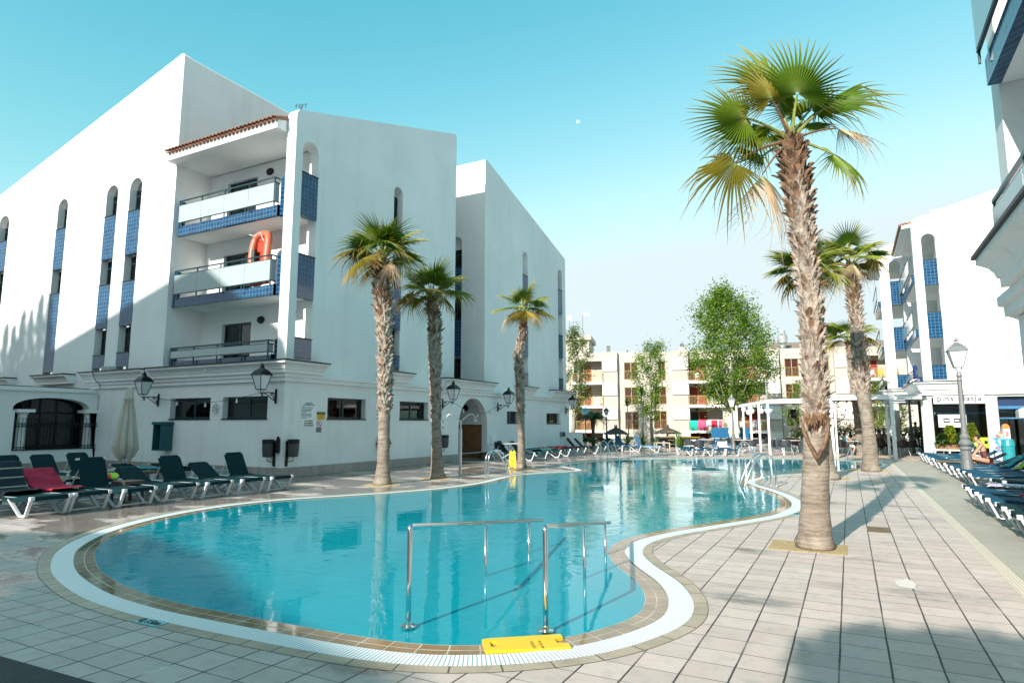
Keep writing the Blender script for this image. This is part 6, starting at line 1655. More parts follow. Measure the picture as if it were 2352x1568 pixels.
for q, lab in (((460, 1240), 'pale table among the left pergola chairs'), ((330, 1190), 'pale table at the back left under the pergola'), ((1395, 1262), 'pale table at which the man in the light blue shirt eats'), ((1160, 1215), 'pale table behind the seated man'), ((1960, 1180), 'pale table in the shade at the right of the pergola')):
    p = G(*PT(*q)); put_table(p.x, p.y, fr_, lab, gq)
RT_ = lambda x, y: ((3500 + .3826 * x) * .57422, (1350 + .3826 * y) * .57422)
for q, a, lab in (((285, 1235), 0, 'charcoal armchair seen from behind left of the small lamp post'), ((385, 1230), 10, 'charcoal armchair partly behind the small lamp post'), ((55, 1180), 30, 'charcoal armchair in the shade beside the seated diners')):
    p = G(*RT_(*q)); put_chair(p.x, p.y, fr_ + R(a), lab, gp)
p = G(*RT_(330, 1200)); put_table(p.x, p.y, fr_, 'pale table behind the small lamp post', gq)
# chair and small table by the doorway
p = G(*C4(1760, 850)); put_chair(p.x, p.y, fr_ + R(-60), 'single charcoal armchair by the hotel doorway', 'charcoal armchair by the doorway')
p = G(*C4(1835, 862)); o = put_table(p.x, p.y, fr_ + .3, 'small pale table beside the single chair at the doorway', 'pale table at the doorway')

# ================================================================ LAMPS
def lantern_head(par, c, s=1.0, mat=BLACK):
    """four sided street lantern standing on point c (its foot)"""
    m = MB(); c = Vector(c)
    r0, r1, h = .10 * s, .20 * s, .42 * s
    zb = c.z + .12 * s
    for k in range(4):
        a = PI / 4 + k * PI / 2; d = Vector((math.cos(a), math.sin(a), 0))
        m.tube([c + d * .015, c + d * .07 * s + Vector((0, 0, .05 * s)), Vector((c.x, c.y, zb)) + d * r0 * 1.2], .008 * s, 5)
        m.tube([Vector((c.x, c.y, zb)) + d * r0 * 1.41, Vector((c.x, c.y, zb + h)) + d * r1 * 1.41], .012 * s, 5)
    m.box(c.x - r0, c.x + r0, c.y - r0, c.y + r0, zb - .015, zb + .01)
    m.lathe([(r1 * 1.6, h), (r1 * 1.6, h + .02 * s), (r1 * 1.15, h + .12 * s), (.07 * s, h + .22 * s), (.055 * s, h + .26 * s), (.08 * s, h + .27 * s), (.03 * s, h + .33 * s), (.002, h + .40 * s)], (c.x, c.y, zb), 4, PI / 4)
    hd = m.build('lantern', mat, par)
    m = MB(); m.lathe([(r0 * 1.38, .01), (r1 * 1.38, h)], (c.x, c.y, zb), 4, PI / 4); m.build('lamp_glass', FROST, hd)
def post_lamp(q, ytop, label, s=1.0, mat=GREYMET):
    b = G(*q); D = fwd(b); H = atD(q[0], ytop, D).z
    o = empty('street_lamp', b, label, 'street lamp', 'post lanterns around the pool')
    k = H / 3.85
    hb = H - 1.0 * k
    m = MB(); m.lathe([(.19 * k, 0), (.19 * k, .10 * k), (.15 * k, .14 * k), (.15 * k, .16 * k), (.12 * k, .55 * k), (.12 * k, .80 * k), (.15 * k, .84 * k), (.11 * k, .90 * k), (.15 * k, .96 * k), (.15 * k, 1.0 * k), (.10 * k, 1.08 * k), (.115 * k, 1.16 * k), (.07 * k, 1.24 * k), (.055 * k, hb - .25 * k), (.07 * k, hb - .22 * k), (.05 * k, hb - .16 * k), (.07 * k, hb - .10 * k), (.04 * k, hb)], (b.x, b.y, 0), 14)
    m.build('post', mat, o, smooth=False); lantern_head(o, (b.x, b.y, hb), k * 1.02, mat)
    return o
post_lamp((2225, 1106), 768, 'tall grey lamp post with white lantern standing among the right bank sunbeds')
post_lamp((2097, 1040), 868, 'smaller grey lamp post at the right end of the pergola')
post_lamp((1686, 1040), 903, 'grey lamp post standing behind the terrace tables', mat=GREYMET)
post_lamp((1394, 1024), 932, 'black lamp post left of the thatched sunshade', mat=BLACK)
def wall_lamp(wall_pt, head_pt, label, ax):
    """scroll bracket from the wall carrying a lantern"""
    w0 = Vector(wall_pt); h0 = Vector(head_pt)
    o = empty('wall_lantern', w0, label, 'wall lantern', 'black wall lanterns')
    m = MB(); d = (h0 - w0); d.z = 0; L = d.length; d.normalize(); n = Vector((-d.y, d.x, 0))
    m.obox(w0 + d * .01 - Vector((0, 0, .06)), d * .012, n * .035, Vector((0, 0, .22)))
    m.tube([w0 + Vector((0, 0, .04)), w0 + d * L * .6 + Vector((0, 0, .04)), w0 + d * L + Vector((0, 0, .0))], .017, 6)
    m.tube([w0 - Vector((0, 0, .22)), w0 + d * L * .25 - Vector((0, 0, .16)), w0 + d * L * .6 - Vector((0, 0, .02)), w0 + d * L * .85 + Vector((0, 0, .02))], .014, 6)
    for (cx_, cz_, r_) in ((.16, -.03, .075), (.32, .0, .045), (.13, -.13, .04), (.92, -.05, .045)):
        c = w0 + d * L * cx_ + Vector((0, 0, cz_)); m.tube([c + d * r_ * math.cos(a) + Vector((0, 0, r_ * math.sin(a))) for a in [k * PI / 6 for k in range(12)]], .010, 5)
        m.tube([c + d * r_ * .5 * math.cos(a) + Vector((0, 0, r_ * .5 * math.sin(a))) for a in [k * PI / 4 for k in range(8)]], .008, 4)
    m.build('bracket', BLACK, o)
    lantern_head(o, h0 + Vector((0, 0, .0)), .98)
    return o
def wl_front(qw, qh, label):
    w_ = onY(*Z1(*qw), YL); h_ = w_ + Vector((-.08, -.70, 0)); h_.z = onY(*Z1(*qh), YL - .70).z; h_.x = onY(*Z1(*qh), YL - .70).x; w_.z = h_.z; return wall_lamp(w_, h_, label, 'Y'), w_, h_
A1 = wl_front((1243, 400), (1118, 372), 'black wall lantern beside the closed beige parasol')
A2 = wl_front((2165, 370), (2045, 338), 'black wall lantern near the corner of the hotel wall')
def wl_side(qw, qh, label):
    h_ = onX(*C4(*qh), XL + .70); w_ = Vector((XL, onX(*C4(*qw), XL).y, h_.z)); return wall_lamp(w_, h_, label, 'X'), w_, h_
A3 = wl_side((1312, 440), (1397, 408), 'black wall lantern left of the arched doorway')
A4 = wl_side((1745, 455), (1833, 435), 'black wall lantern right of the arched doorway')
A5 = wl_side((2278, 480), (2335, 462), 'black wall lantern at the far end of the hotel wing')
# festoon cables with bulbs
def festoon(a, b, sag, nb, label, r=.008):
    m = MB(); a = Vector(a); b = Vector(b); pts = [a.lerp(b, t_ / 16) - Vector((0, 0, sag * math.sin(PI * t_ / 16))) for t_ in range(17)]
    m.tube(pts, r, 5)
    o = m.build('string_light', BLACK, loc=a); tag(o, label, 'string light', 'string lights')
    m = MB()
    for i in range(nb):
        t_ = (i + .7) / (nb + .4) * 16; i0 = int(t_); p = pts[i0].lerp(pts[i0 + 1], t_ - i0); m.lathe([(.018, 0), (.018, -.05), (.032, -.08), (.035, -.12), (.01, -.15)], p, 8)
    m.build('bulbs', FROST, o)
festoon(A1[1] + Vector((.05, -.02, .0)), A2[2] + Vector((0, 0, .02)), .22, 3, 'string of clear bulbs between the two lanterns on the shaded front wall')
festoon(A3[2], A4[1] + Vector((.02, 0, 0)), .42, 3, 'string of clear bulbs across the arched doorway')

# ================================================================ WALL THINGS
def litter_bin(ax, q, label):
    if ax == 'Y': p = onY(*Z1(*q), YL - .17); n = Vector((0, -1, 0)); t_ = Vector((1, 0, 0)); wp = Vector((p.x + .12, YL, 0))
    else: p = onX(*C4(*q), XL + .17); n = Vector((1, 0, 0)); t_ = Vector((0, 1, 0)); wp = Vector((XL, p.y - .12, 0))
    p.z = .62; o = empty('litter_bin', p, label, 'litter bin', 'dark wall mounted litter bins')
    m = MB(); m.lathe([(.12, 0), (.145, .02), (.165, .25), (.165, .46)], p, 18); m.build('bin_body', simple('charcoal_bin', (.05, .055, .06), .45, var=.15), o)
    m = MB(); m.lathe([(.168, .40), (.172, .41), (.172, .52), (.15, .525), (.15, .42)], p, 18); m.build('liner', BLACK, o)
    m = MB(); m.obox(Vector((wp.x, wp.y, p.z + .1)) + n * .025, n * .024, t_ * .035, Vector((0, 0, .38))); m.tube([Vector((wp.x, wp.y, p.z - .15)) + n * .04, Vector((p.x, p.y, p.z - .12)), Vector((p.x, p.y, p.z))], .012, 6); m.build('bracket', BLACK, o)
litter_bin('Y', (2097, 820), 'dark litter bin on the front wall left of the corner')
litter_bin('X', (143, 820), 'dark litter bin on the side wall right of the corner')
litter_bin('X', (1330, 780), 'dark litter bin half hidden behind the second palm')
p = onY(*Z1(2175, 800), YL - .06); p.z = .82
o = empty('ashtray', p, 'small black wall ashtray beside the corner litter bin', 'ashtray')
m = MB(); m.obox(p + Vector((0, 0, .12)), (.045, 0, 0), (0, .05, 0), (0, 0, .20)); m.lathe([(.04, .3), (.055, .36), (.02, .42)], p, 8); m.build('body', BLACK, o, bevel=.01)
# pay phone
x0 = onY(*Z1(1180, 700), YL - .45).x; x1 = onY(*Z1(1318, 700), YL).x
zt_ = onY(365, 968, YL - .45).z; zbp = onY(365, 1035, YL - .45).z; c = Vector((onY(*Z1(1185, 700), YL - .48).x, YL, zbp))
pw_ = .43
o = empty('pay_phone', c, 'dark teal pay phone hood on the shaded front wall', 'pay phone')
TEALM = simple('dark_teal_hood', (.012, .10, .13), .4, var=.15)
m = MB(); xx0 = c.x; xx1 = c.x + pw_
m.box(xx0, xx0 + .035, YL - .45, YL, zbp, zt_ - .1); m.box(xx1 - .035, xx1, YL - .45, YL, zbp, zt_ - .1); m.box(xx0 + .035, xx1 - .035, YL - .04, YL, zbp, zt_ - .1); m.box(xx0 + .035, xx1 - .035, YL - .45, YL - .04, zbp, zbp + .04)
m.box(xx0 - .03, xx1 + .03, YL - .49, YL, zt_ - .1, zt_); m.build('hood', TEALM, o, bevel=.015)
m = MB(); m.box(xx0 + .16, xx1 - .05, YL - .22, YL - .045, zbp + .14, zt_ - .16); ph = m.build('telephone', ALU, o, bevel=.01)
m = MB(); m.box(xx0 + .05, xx0 + .085, YL - .24, YL - .16, zbp + .35, zbp + .58); m.tube([(xx0 + .065, YL - .2, zbp + .35), (xx0 + .07, YL - .22, zbp + .2), (xx0 + .1, YL - .2, zbp + .18), (xx0 + .17, YL - .18, zbp + .26)], .01, 6); m.build('handset', BLACK, ph)
# closed parasol
b = G(*Z1(958, 1000)); b = Vector((b.x - .2, b.y + .15, 0)); D = fwd(b)
b = atD(283, 1090, 18.6); b.z = 0; D = fwd(b)
top = atD(296, 888, D).z
o = empty('closed_parasol', b, 'closed beige parasol on its pole in front of the annex corner', 'parasol')
m = MB(); m.tube([b, b + Vector((0, 0, top - .05))], .022, 8); m.build('pole', WPLAST, o)
m = MB(); m.lathe([(.25, 0), (.25, .06), (.05, .08), (.04, .25)], b, 16); m.build('foot', GREYMET, o)
m = MB(); n_ = 48; z_lo = atD(290, 1058, D).z; prf = [(0, .03), (.04, .10), (.15, .13), (.17, .16), (.18, .12), (.35, .20), (.55, .265), (.72, .32), (.82, .36), (.9, .27), (1.0, .17)]
vs = []
for k, (t_, r_) in enumerate(prf):
    for j in range(n_):
        a = 2 * PI * j / n_; fold = .55 + .45 * abs(math.cos(a * 4)) ** .7 if k > 3 else .85 + .15 * math.cos(a * 8)
        zz_ = top + (z_lo - top) * t_
        if t_ >= .8: zz_ += (.10 * math.cos(a * 4 + 1) if t_ < .95 else .14 * math.cos(a * 4 + 2.2)); 
        vs.append(b + Vector((math.cos(a) * r_ * fold, math.sin(a) * r_ * fold, zz_)))
m.add(vs, [(k * n_ + j, k * n_ + (j + 1) % n_, (k + 1) * n_ + (j + 1) % n_, (k + 1) * n_ + j) for k in range(len(prf) - 1) for j in range(n_)])
m.build('canopy', simple('beige_canvas', (.60, .52, .44), .9, var=.1, bmp=.2), o, smooth=True)
m = MB()
p = onX(*C4(900, 730), XL + .05)
# orange life ring behind the first palm
o = empty('life_ring', (XL + .06, p.y - .1, 1.25), 'red life ring hung on the wall behind the leftmost palm', 'life ring')
yc = onX(*C4(850, 730), XL + .05).y; zc = onX(*C4(850, 730), XL + .05).z
m.tube([(XL + .08, yc + .30 * math.cos(a), zc + .30 * math.sin(a)) for a in [2 * PI * k / 24 for k in range(25)]], .05, 9, cap=False); rr_ = m.build('ring', simple('faded_red', (.45, .06, .03), .5, var=.15), o, smooth=True)
m = MB(); m.box(XL, XL + .14, yc - .36, yc + .36, zc - .02, zc + .02); m.build('hook_bar', BLACK, rr_)

# ---------------------------------------------------------------- signs on the side wall
SX = XL + .012
def sy(q): p = onX(*q, SX); return p.y, p.z
S = lambda x, y: ((1100 + .1594 * x) * .57422, (1500 + .1594 * y) * .57422)
def board(q0, q1, mat, label, cat='sign', name='wall_sign', th=.012):
    a = sy(S(*q0)); b_ = sy(S(*q1)); y0_, y1_ = a[0], b_[0]; zz = sorted((a[1], b_[1]))
    m = MB(); m.box(XL + .001, XL + th, y0_, y1_, zz[0], zz[1]); o = m.build(name, mat, loc=Vector((XL, (y0_ + y1_) / 2, (zz[0] + zz[1]) / 2))); tag(o, label, cat); return o, y0_, y1_, zz[0], zz[1]
def wt(o, s_, size, y_, z_, mat=INK, **kw): return text(s_, size, mat, (XL + .0145, y_, z_), (0, 1, 0), (0, 0, 1), o, ext=.0008, **kw)
o, y0_, y1_, z0_, z1_ = board((655, 655), (1040, 1105), SIGNW, 'white board of swimming pool rules above the no diving sign')
H_ = z1_ - z0_; yc = (y0_ + y1_) / 2
wt(o, 'RULES FOR', H_ * .105, yc, z0_ + H_ * .88, INKB, bold=.002); wt(o, 'THE SWIMMING POOL', H_ * .105, yc, z0_ + H_ * .78, INKB, bold=.002, xs=.85)
lines = ['- OPEN from 11 a.m. to 7 p.m.', '- Children under 12 years old must be', '  supervised by a adult at all times.', '- Remember that air-beds & t-shirts', '  are not allowed.', '- When you are leaving the pool area', '  please don\'t enter into the building', '  with wet feet. Please dry your feet.', '- Property private.']
for i, l in enumerate(lines): wt(o, l, H_ * (.085 if i == 0 else .062), y0_ + .02, z0_ + H_ * (.66 - .075 * i), INKB, align='LEFT', xs=.85, bold=.001)
o, y0_, y1_, z0_, z1_ = board((645, 1112), (1035, 1290), SIGNW, 'white sign reading no diving, no jumping, no running')
H_ = z1_ - z0_; yc = (y0_ + y1_) / 2
for i, l in enumerate(('NO DIVING', 'NO JUMPING', 'NO RUNNING')): wt(o, l, H_ * .30, yc, z0_ + H_ * (.70 - .31 * i), INK, bold=.002, xs=.95)
o, y0_, y1_, z0_, z1_ = board((1052, 918), (1255, 1112), SIGNY, 'amber and black caution sign beside the window')
H_ = z1_ - z0_; m = MB(); m.box(XL + .0125, XL + .0155, y0_ + .004, y1_ - .004, z0_ + H_ * .66, z1_ - .004); m.build('header', INK, o)
text('CAUTION', H_ * .25, INKY, (XL + .018, (y0_ + y1_) / 2, z0_ + H_ * .74), (0, 1, 0), (0, 0, 1), o, ext=.0008, xs=.9)
for i, l in enumerate(('Please do not walk', 'or stand on the pool', 'overflow protection grid')): wt(o, l, H_ * .13, (y0_ + y1_) / 2, z0_ + H_ * (.48 - .19 * i), INK, xs=.8)
o, y0_, y1_, z0_, z1_ = board((1045, 1130), (1168, 1302), SIGNW, 'round red no diving symbol sign')
yc = (y0_ + y1_) / 2; zc = (z0_ + z1_) / 2; r_ = min(y1_ - y0_, z1_ - z0_) / 2 * .92
m = MB(); m.tube([(XL + .016, yc + r_ * math.cos(a), zc + r_ * math.sin(a)) for a in [2 * PI * k / 28 for k in range(29)]], r_ * .10, 5, cap=False); m.bar((XL + .016, yc - r_ * .65, zc + r_ * .65), (XL + .016, yc + r_ * .65, zc - r_ * .65), .006, r_ * .2); m.build('prohibition_ring', INKR, o)
m = MB(); m.bar((XL + .0155, yc - r_ * .3, zc - .1 * r_), (XL + .0155, yc + r_ * .35, zc + r_ * .35), .003, r_ * .16); m.bar((XL + .0155, yc - r_ * .3, zc - .1 * r_), (XL + .0155, yc - r_ * .15, zc + r_ * .4), .003, r_ * .12); m.bar((XL + .0155, yc - r_ * .5, zc - .5 * r_), (XL + .0155, yc + r_ * .5, zc - r_ * .5), .003, r_ * .12); m.build('diver_pictogram', INKB, o)
o, y0_, y1_, z0_, z1_ = board((1040, 1312), (1162, 1428), SIGNB, 'small navy sign below the red symbol')
H_ = z1_ - z0_
for i, l in enumerate(('NO DIVING', 'NO BUCEAR')): wt(o, l, H_ * .30, (y0_ + y1_) / 2, z0_ + H_ * (.58 - .4 * i), INKW, xs=.85)
# small signs by the second palm
for q0, q1, s_, lab in (((1305, 545), (1328, 575), 'EXIT', 'small white sign half hidden by the second palm, upper'), ((1303, 590), (1328, 618), 'RECEIG', 'small white sign half hidden by the second palm, lower')):
    a = onX(*C4(*q0), SX); b_ = onX(*C4(*q1), SX); m = MB(); m.box(XL + .001, XL + .012, a.y - .25, b_.y, b_.z, a.z); o = m.build('wall_sign', SIGNW, loc=Vector((XL, b_.y - .2, a.z))); tag(o, lab, 'sign', 'small white signs by the second palm')
    text(s_[-3:], (a.z - b_.z) * .7, INK, (XL + .014, b_.y - .02, b_.z + (a.z - b_.z) * .25), (0, 1, 0), (0, 0, 1), o, align='RIGHT')
a = onX(*C4(800, 350), SX); b_ = onX(*C4(825, 575), SX); m = MB(); m.box(XL + .001, XL + .012, a.y, a.y + .5, b_.z, a.z); o = m.build('notice_board', SIGNW, loc=Vector((XL, a.y + .2, (a.z + b_.z) / 2))); tag(o, 'tall white notice board half hidden behind the leftmost palm', 'notice board')
m = MB(); h_ = a.z - b_.z
for k in range(6): m.box(XL + .0125, XL + .014, a.y + .03, a.y + .45, a.z - h_ * (.15 + .13 * k) - .05, a.z - h_ * (.15 + .13 * k))
m.build('printed_blocks', INKB, o)
# no ball games sign
a = onY(*Z1(1660, 408), YL); b_ = onY(*Z1(1732, 512), YL); cx_ = (a.x + b_.x) / 2; cz_ = (a.z + b_.z) / 2; r_ = .16
m = MB(); m.box(a.x, b_.x, YL - .01, YL - .001, b_.z, a.z); o = m.build('wall_sign', SIGNW, loc=Vector((cx_, YL, cz_))); tag(o, 'square no ball games sign between the two front windows', 'sign')
m = MB(); m.tube([(cx_ + r_ * math.cos(t_), YL - .014, cz_ + r_ * math.sin(t_)) for t_ in [2 * PI * k / 28 for k in range(29)]], .014, 5, cap=False); m.bar((cx_ - r_ * .7, YL - .02, cz_ + r_ * .7), (cx_ + r_ * .7, YL - .02, cz_ - r_ * .7), .025, .006, (0, 1, 0)); m.build('prohibition_ring', simple('worn_grey_red', (.42, .40, .36), .5), o)
m = MB()
for k in range(6):
    t_ = 2 * PI * k / 5 if k < 5 else 0; rr2 = r_ * .52 if k < 5 else 0; m.lathe([(.001, 0), (.032, .0), (.032, .003), (.001, .003)], (0, 0, 0), 5)
    for v_ in m.v[-20:]: v_.xyz = Vector((cx_ + rr2 * math.cos(t_) + v_.x, YL - .0115 - v_.z, cz_ + rr2 * math.sin(t_) + v_.y))
m.build('ball_pictogram', INK, o)
# meter boxes and cables
a = onX(*C4(1690, 660), SX); b_ = onX(*C4(1727, 737), SX)
m = MB(); m.box(XL + .001, XL + .05, a.y, b_.y, b_.z, a.z); o = m.build('meter_box', WHITE2, loc=Vector((XL, a.y, a.z)), bevel=.005); tag(o, 'pale meter box on the wall right of the arched doorway', 'meter box')
a = onX(*C4(2235, 640), SX); m = MB(); m.box(XL, XL + .18, a.y, a.y + .35, a.z - .27, a.z); o = m.build('floodlight', GREYMET, loc=Vector((XL, a.y, a.z)), bevel=.02); tag(o, 'grey floodlight box at the far end of the hotel wing', 'floodlight')
m = MB(); m.box(XL + .181, XL + .20, a.y + .02, a.y + .33, a.z - .25, a.z - .02); m.build('lens', BLACK, o)
m = MB(); m.tube([(XL + .02, a.y + .1, 0), (XL + .02, a.y + .1, 2.75)], .018, 6); o = m.build('conduit', WHITE2, loc=Vector((XL, a.y, 0))); tag(o, 'thin white conduit running up the wall at the far end of the wing', 'conduit')
a = onY(*Z1(848, 122), YL - .3); m = MB(); m.box(a.x - .22, a.x + .22, YL - .42, YL - .12, 3.53, 3.68); o = m.build('ventilation_box', WPLAST, loc=Vector((a.x, YL - .3, 3.53)), bevel=.01); tag(o, 'small white ventilation box resting on the cornice', 'ventilation box')
m = MB()
for k in range(5): m.box(a.x - .2, a.x + .2, YL - .425, YL - .421, 3.55 + .025 * k, 3.56 + .025 * k)
m.build('grille', BLACK, o)
a = onY(*Z1(730, 160), YL - .47); m = MB(); m.tube([(a.x, YL - .5, 3.5), (a.x + .02, YL - .38, 3.2), (a.x + .04, YL - .18, 3.0), (a.x + .02, YL - .2, 2.88)], .014, 6); o = m.build('cable', BLACK, loc=Vector((a.x, YL - .5, 3.5))); tag(o, 'black cable hanging down over the cornice above the annex', 'cable')
a = onY(*Z1(1635, 165), YL - .25); m = MB(); m.tube([(a.x, YL - .16, a.z), (a.x, YL - .36, a.z + .02)], .03, 8); m.tube([(a.x, YL - .36, a.z + .02), (a.x, YL - .38, a.z + .02)], .036, 8); o = m.build('camera_spout', WPLAST, loc=Vector((a.x, YL - .2, a.z))); tag(o, 'small white security camera poking from the cornice', 'security camera')
# low white wall at the end of the wing
p = G(2302, 1010); a = G(*Z5(150, 1165)); m = MB()
wl0 = Vector((-15.1, 36.1, 0)); wl1 = Vector((-15.0, 39.5, 0)); a0 = atD(1303, 1002, 38.0); a1 = atD(1338, 1002, 38.0); zt_ = atD(1320, 998, 38.0).z
m.bar(Vector((a0.x, a0.y, .55)), Vector((a1.x, a1.y, .55)), .2, 1.1); o = m.build('garden_wall', WHITE, loc=Vector((a0.x, a0.y, 0))); tag(o, 'low white garden wall at the far end of the hotel wing', 'wall')

# ================================================================ WET FLOOR SIGNS, SHOWER, LADDERS, RAILS
b = G(*C4(1862, 922)); o = empty('wet_floor_sign', b, 'yellow folding wet floor sign standing beside the slim palm', 'warning sign')
H_ = .64; fx = RT; 
def yl_panel(sg):
    pts = [(-.15, 0), (-.06, 0), (-.05, .04), (.05, .04), (.06, 0), (.15, 0), (.105, .58), (.07, .64), (.045, .64)] + [(.045, .595), (-.045, .595), (-.045, .64), (-.07, .64), (-.105, .58)]
    m = MB(); m.plate(pts, [], lambda u, v, d: tuple(b + fx * u + (-FW) * sg * (.16 * (1 - v / H_) + .005 + (d if sg > 0 else -d) * sg) + Vector((0, 0, v))), .012); m.build('panel', YEL, o, bevel=.0)
yl_panel(1); yl_panel(-1)
tilt = (Vector((0, 0, H_)) + FW * .16).normalized(); orgp = b - FW * .187
for s_, sz, h_ in (('CAUTION', .045, .50), ('WET', .04, .24), ('FLOOR', .04, .19)): text(s_, sz, INKR, orgp + tilt * h_, fx, tilt, o, ext=.001)
m = MB(); tri = [orgp + tilt * .29 - fx * .055, orgp + tilt * .29 + fx * .055, orgp + tilt * .41, orgp + tilt * .29 - fx * .055]; m.tube(tri, .004, 4); m.build('triangle_symbol', INK, o)
# fallen wet floor board lying in the shallow water
a = G(1110, 1477, .012); b2 = G(1290, 1467, .012); dirx = (b2 - a).normalized(); diry = Vector((-dirx.y, dirx.x, 0)); ctr = (a + b2) / 2
L_ = (b2 - a).length; 
m = MB(); wv_ = .13
pts = [(0, -wv_), (.03, -wv_), (L_ * .93, -wv_ * 1.15), (L_ + .03, -wv_ * 1.15), (L_ + .03, -wv_ * .5), (L_ - .05, -wv_ * .35), (L_ - .05, wv_ * .35), (L_ + .02, wv_ * .5), (L_ + .02, wv_ * 1.1), (.05, wv_), (0, wv_ * .9)]
hole = [(.05, -.06), (.10, -.06), (.10, .06), (.05, .06)]
m.plate(pts, [hole], lambda u, v, d: tuple(a + dirx * u + diry * (v - .02) + Vector((0, 0, .0 - d))), .022)
o = m.build('floor_sign', YEL, loc=Vector((ctr.x, ctr.y, 0))); tag(o, 'yellow wet floor board lying flat in the shallow water at the near pool edge', 'warning sign')
for s_, u_, sz in (('CAUTION', L_ * .62, .035), ('WET FLOOR', L_ * .72, .03)): text(s_, sz, simple('brown_ink', (.35, .2, .02), .5), a + dirx * u_ + diry * (-.09) + Vector((0, 0, .002)), diry, -dirx, o, ext=.0005)
# shower
b = G(1057, 1092); H_ = atD(1057, 965, fwd(b)).z; o = empty('pool_shower', b, 'steel pool shower column with two curved heads', 'shower')
m = MB(); m.tube([b, b + Vector((0, 0, H_ * .84))], .048, 12); m.tube([b + Vector((0, 0, H_ * .84)), b + Vector((0, 0, H_))], .03, 10); m.build('column', ALU, o, smooth=False)
for s_ in (-1, 1):
    m = MB(); t_ = b + Vector((0, 0, H_ - .05)); pts = [t_, t_ + RT * s_ * .1 + Vector((0, 0, .10)), t_ + RT * s_ * .24 + Vector((0, 0, .22)), t_ + RT * s_ * .36 + Vector((0, 0, .25)), t_ + RT * s_ * .44 + Vector((0, 0, .18)), t_ + RT * s_ * .46 + Vector((0, 0, .08))]
    m.tube(pts, .014, 8); ar = m.build('arm', ALU, o, smooth=True)
    m = MB(); m.lathe([(.018, 0), (.05, -.05), (.048, -.06)], pts[-1], 12); m.build('shower_head', STEEL, ar)
m = MB(); m.tube([b + Vector((0, 0, .95)) - RT * .07, b + Vector((0, 0, .95)) + RT * .07], .015, 6); m.build('valve', STEEL, o)
def smooth_path(P, k=3):
    P = [Vector(p) for p in P]
    for _ in range(k):
        Q = [P[0]]
        for i in range(len(P) - 1): Q += [P[i].lerp(P[i + 1], .25), P[i].lerp(P[i + 1], .75)]
        Q.append(P[-1]); P = Q
    return P
def ladder(d0, d1, w0, w1, h, label, top=None, r=.021, group='steel pool ladders'):
    d0, d1, w0, w1 = map(Vector, (d0, d1, w0, w1))
    o = empty('pool_ladder', (d0 + d1) / 2, label, 'pool ladder', group)
    for d, w_ in ((d0, w0), (d1, w1)):
        m = MB(); P = smooth_path([d, d + Vector((0, 0, h * .62)), d.lerp(w_, .10) + Vector((0, 0, h)), d.lerp(w_, .45) + Vector((0, 0, h * 1.02)), d.lerp(w_, .75) + Vector((0, 0, h * .55)), w_ + Vector((0, 0, -.02)), w_ + (w_ - d) * .03 + Vector((0, 0, -.3)), w_ + Vector((0, 0, -.9))])
        m.tube(P, r, 10); m.lathe([(.05, 0), (.05, .012), (.03, .02)], d, 12); m.build('rail', STEEL, o, smooth=True)
    m = MB()
    for k in range(3): z_ = -.25 - .27 * k; m.bar(w0 + Vector((0, 0, z_)), w1 + Vector((0, 0, z_)), .08, .03)
    m.build('steps', STEEL, o)
LA = lambda x, y: (861.3 + .2442 * x, 1022.1 + .2442 * y)
ladder(G(*LA(1035, 312)), G(*LA(1062, 302)), G(*LA(1276, 292)), G(*LA(1303, 278)), .80, 'steel ladder on the left bank in front of the doorway')
LB = lambda x, y: (1263.2 + .29295 * x, 1022.1 + .29295 * y)
ladder(G(*LB(397, 116)), G(*LB(455, 113)), G(*LB(490, 124)), G(*LB(547, 121)), .85, 'distant steel ladder at the far left bank')
LC = lambda x, y: (1378 + .2197 * x, 1062.3 + .2197 * y)
ladder(G(*LC(1790, 238)), G(*LC(1845, 252)), G(*LC(1452, 240)), G(*LC(1500, 258)), .82, 'steel ladder at the rounded tip of the right bank', r=.023)
LD = lambda x, y: (1722.6 + .14648 * x, 1004.9 + .14648 * y)
ladder(G(*LD(1790, 345)) + Vector((.0, .3, 0)), G(*LD(1880, 340)) + Vector((0, .3, 0)), G(*LD(1492, 350)), G(*LD(1580, 347)), .85, 'distant steel ladder beside the seated man')
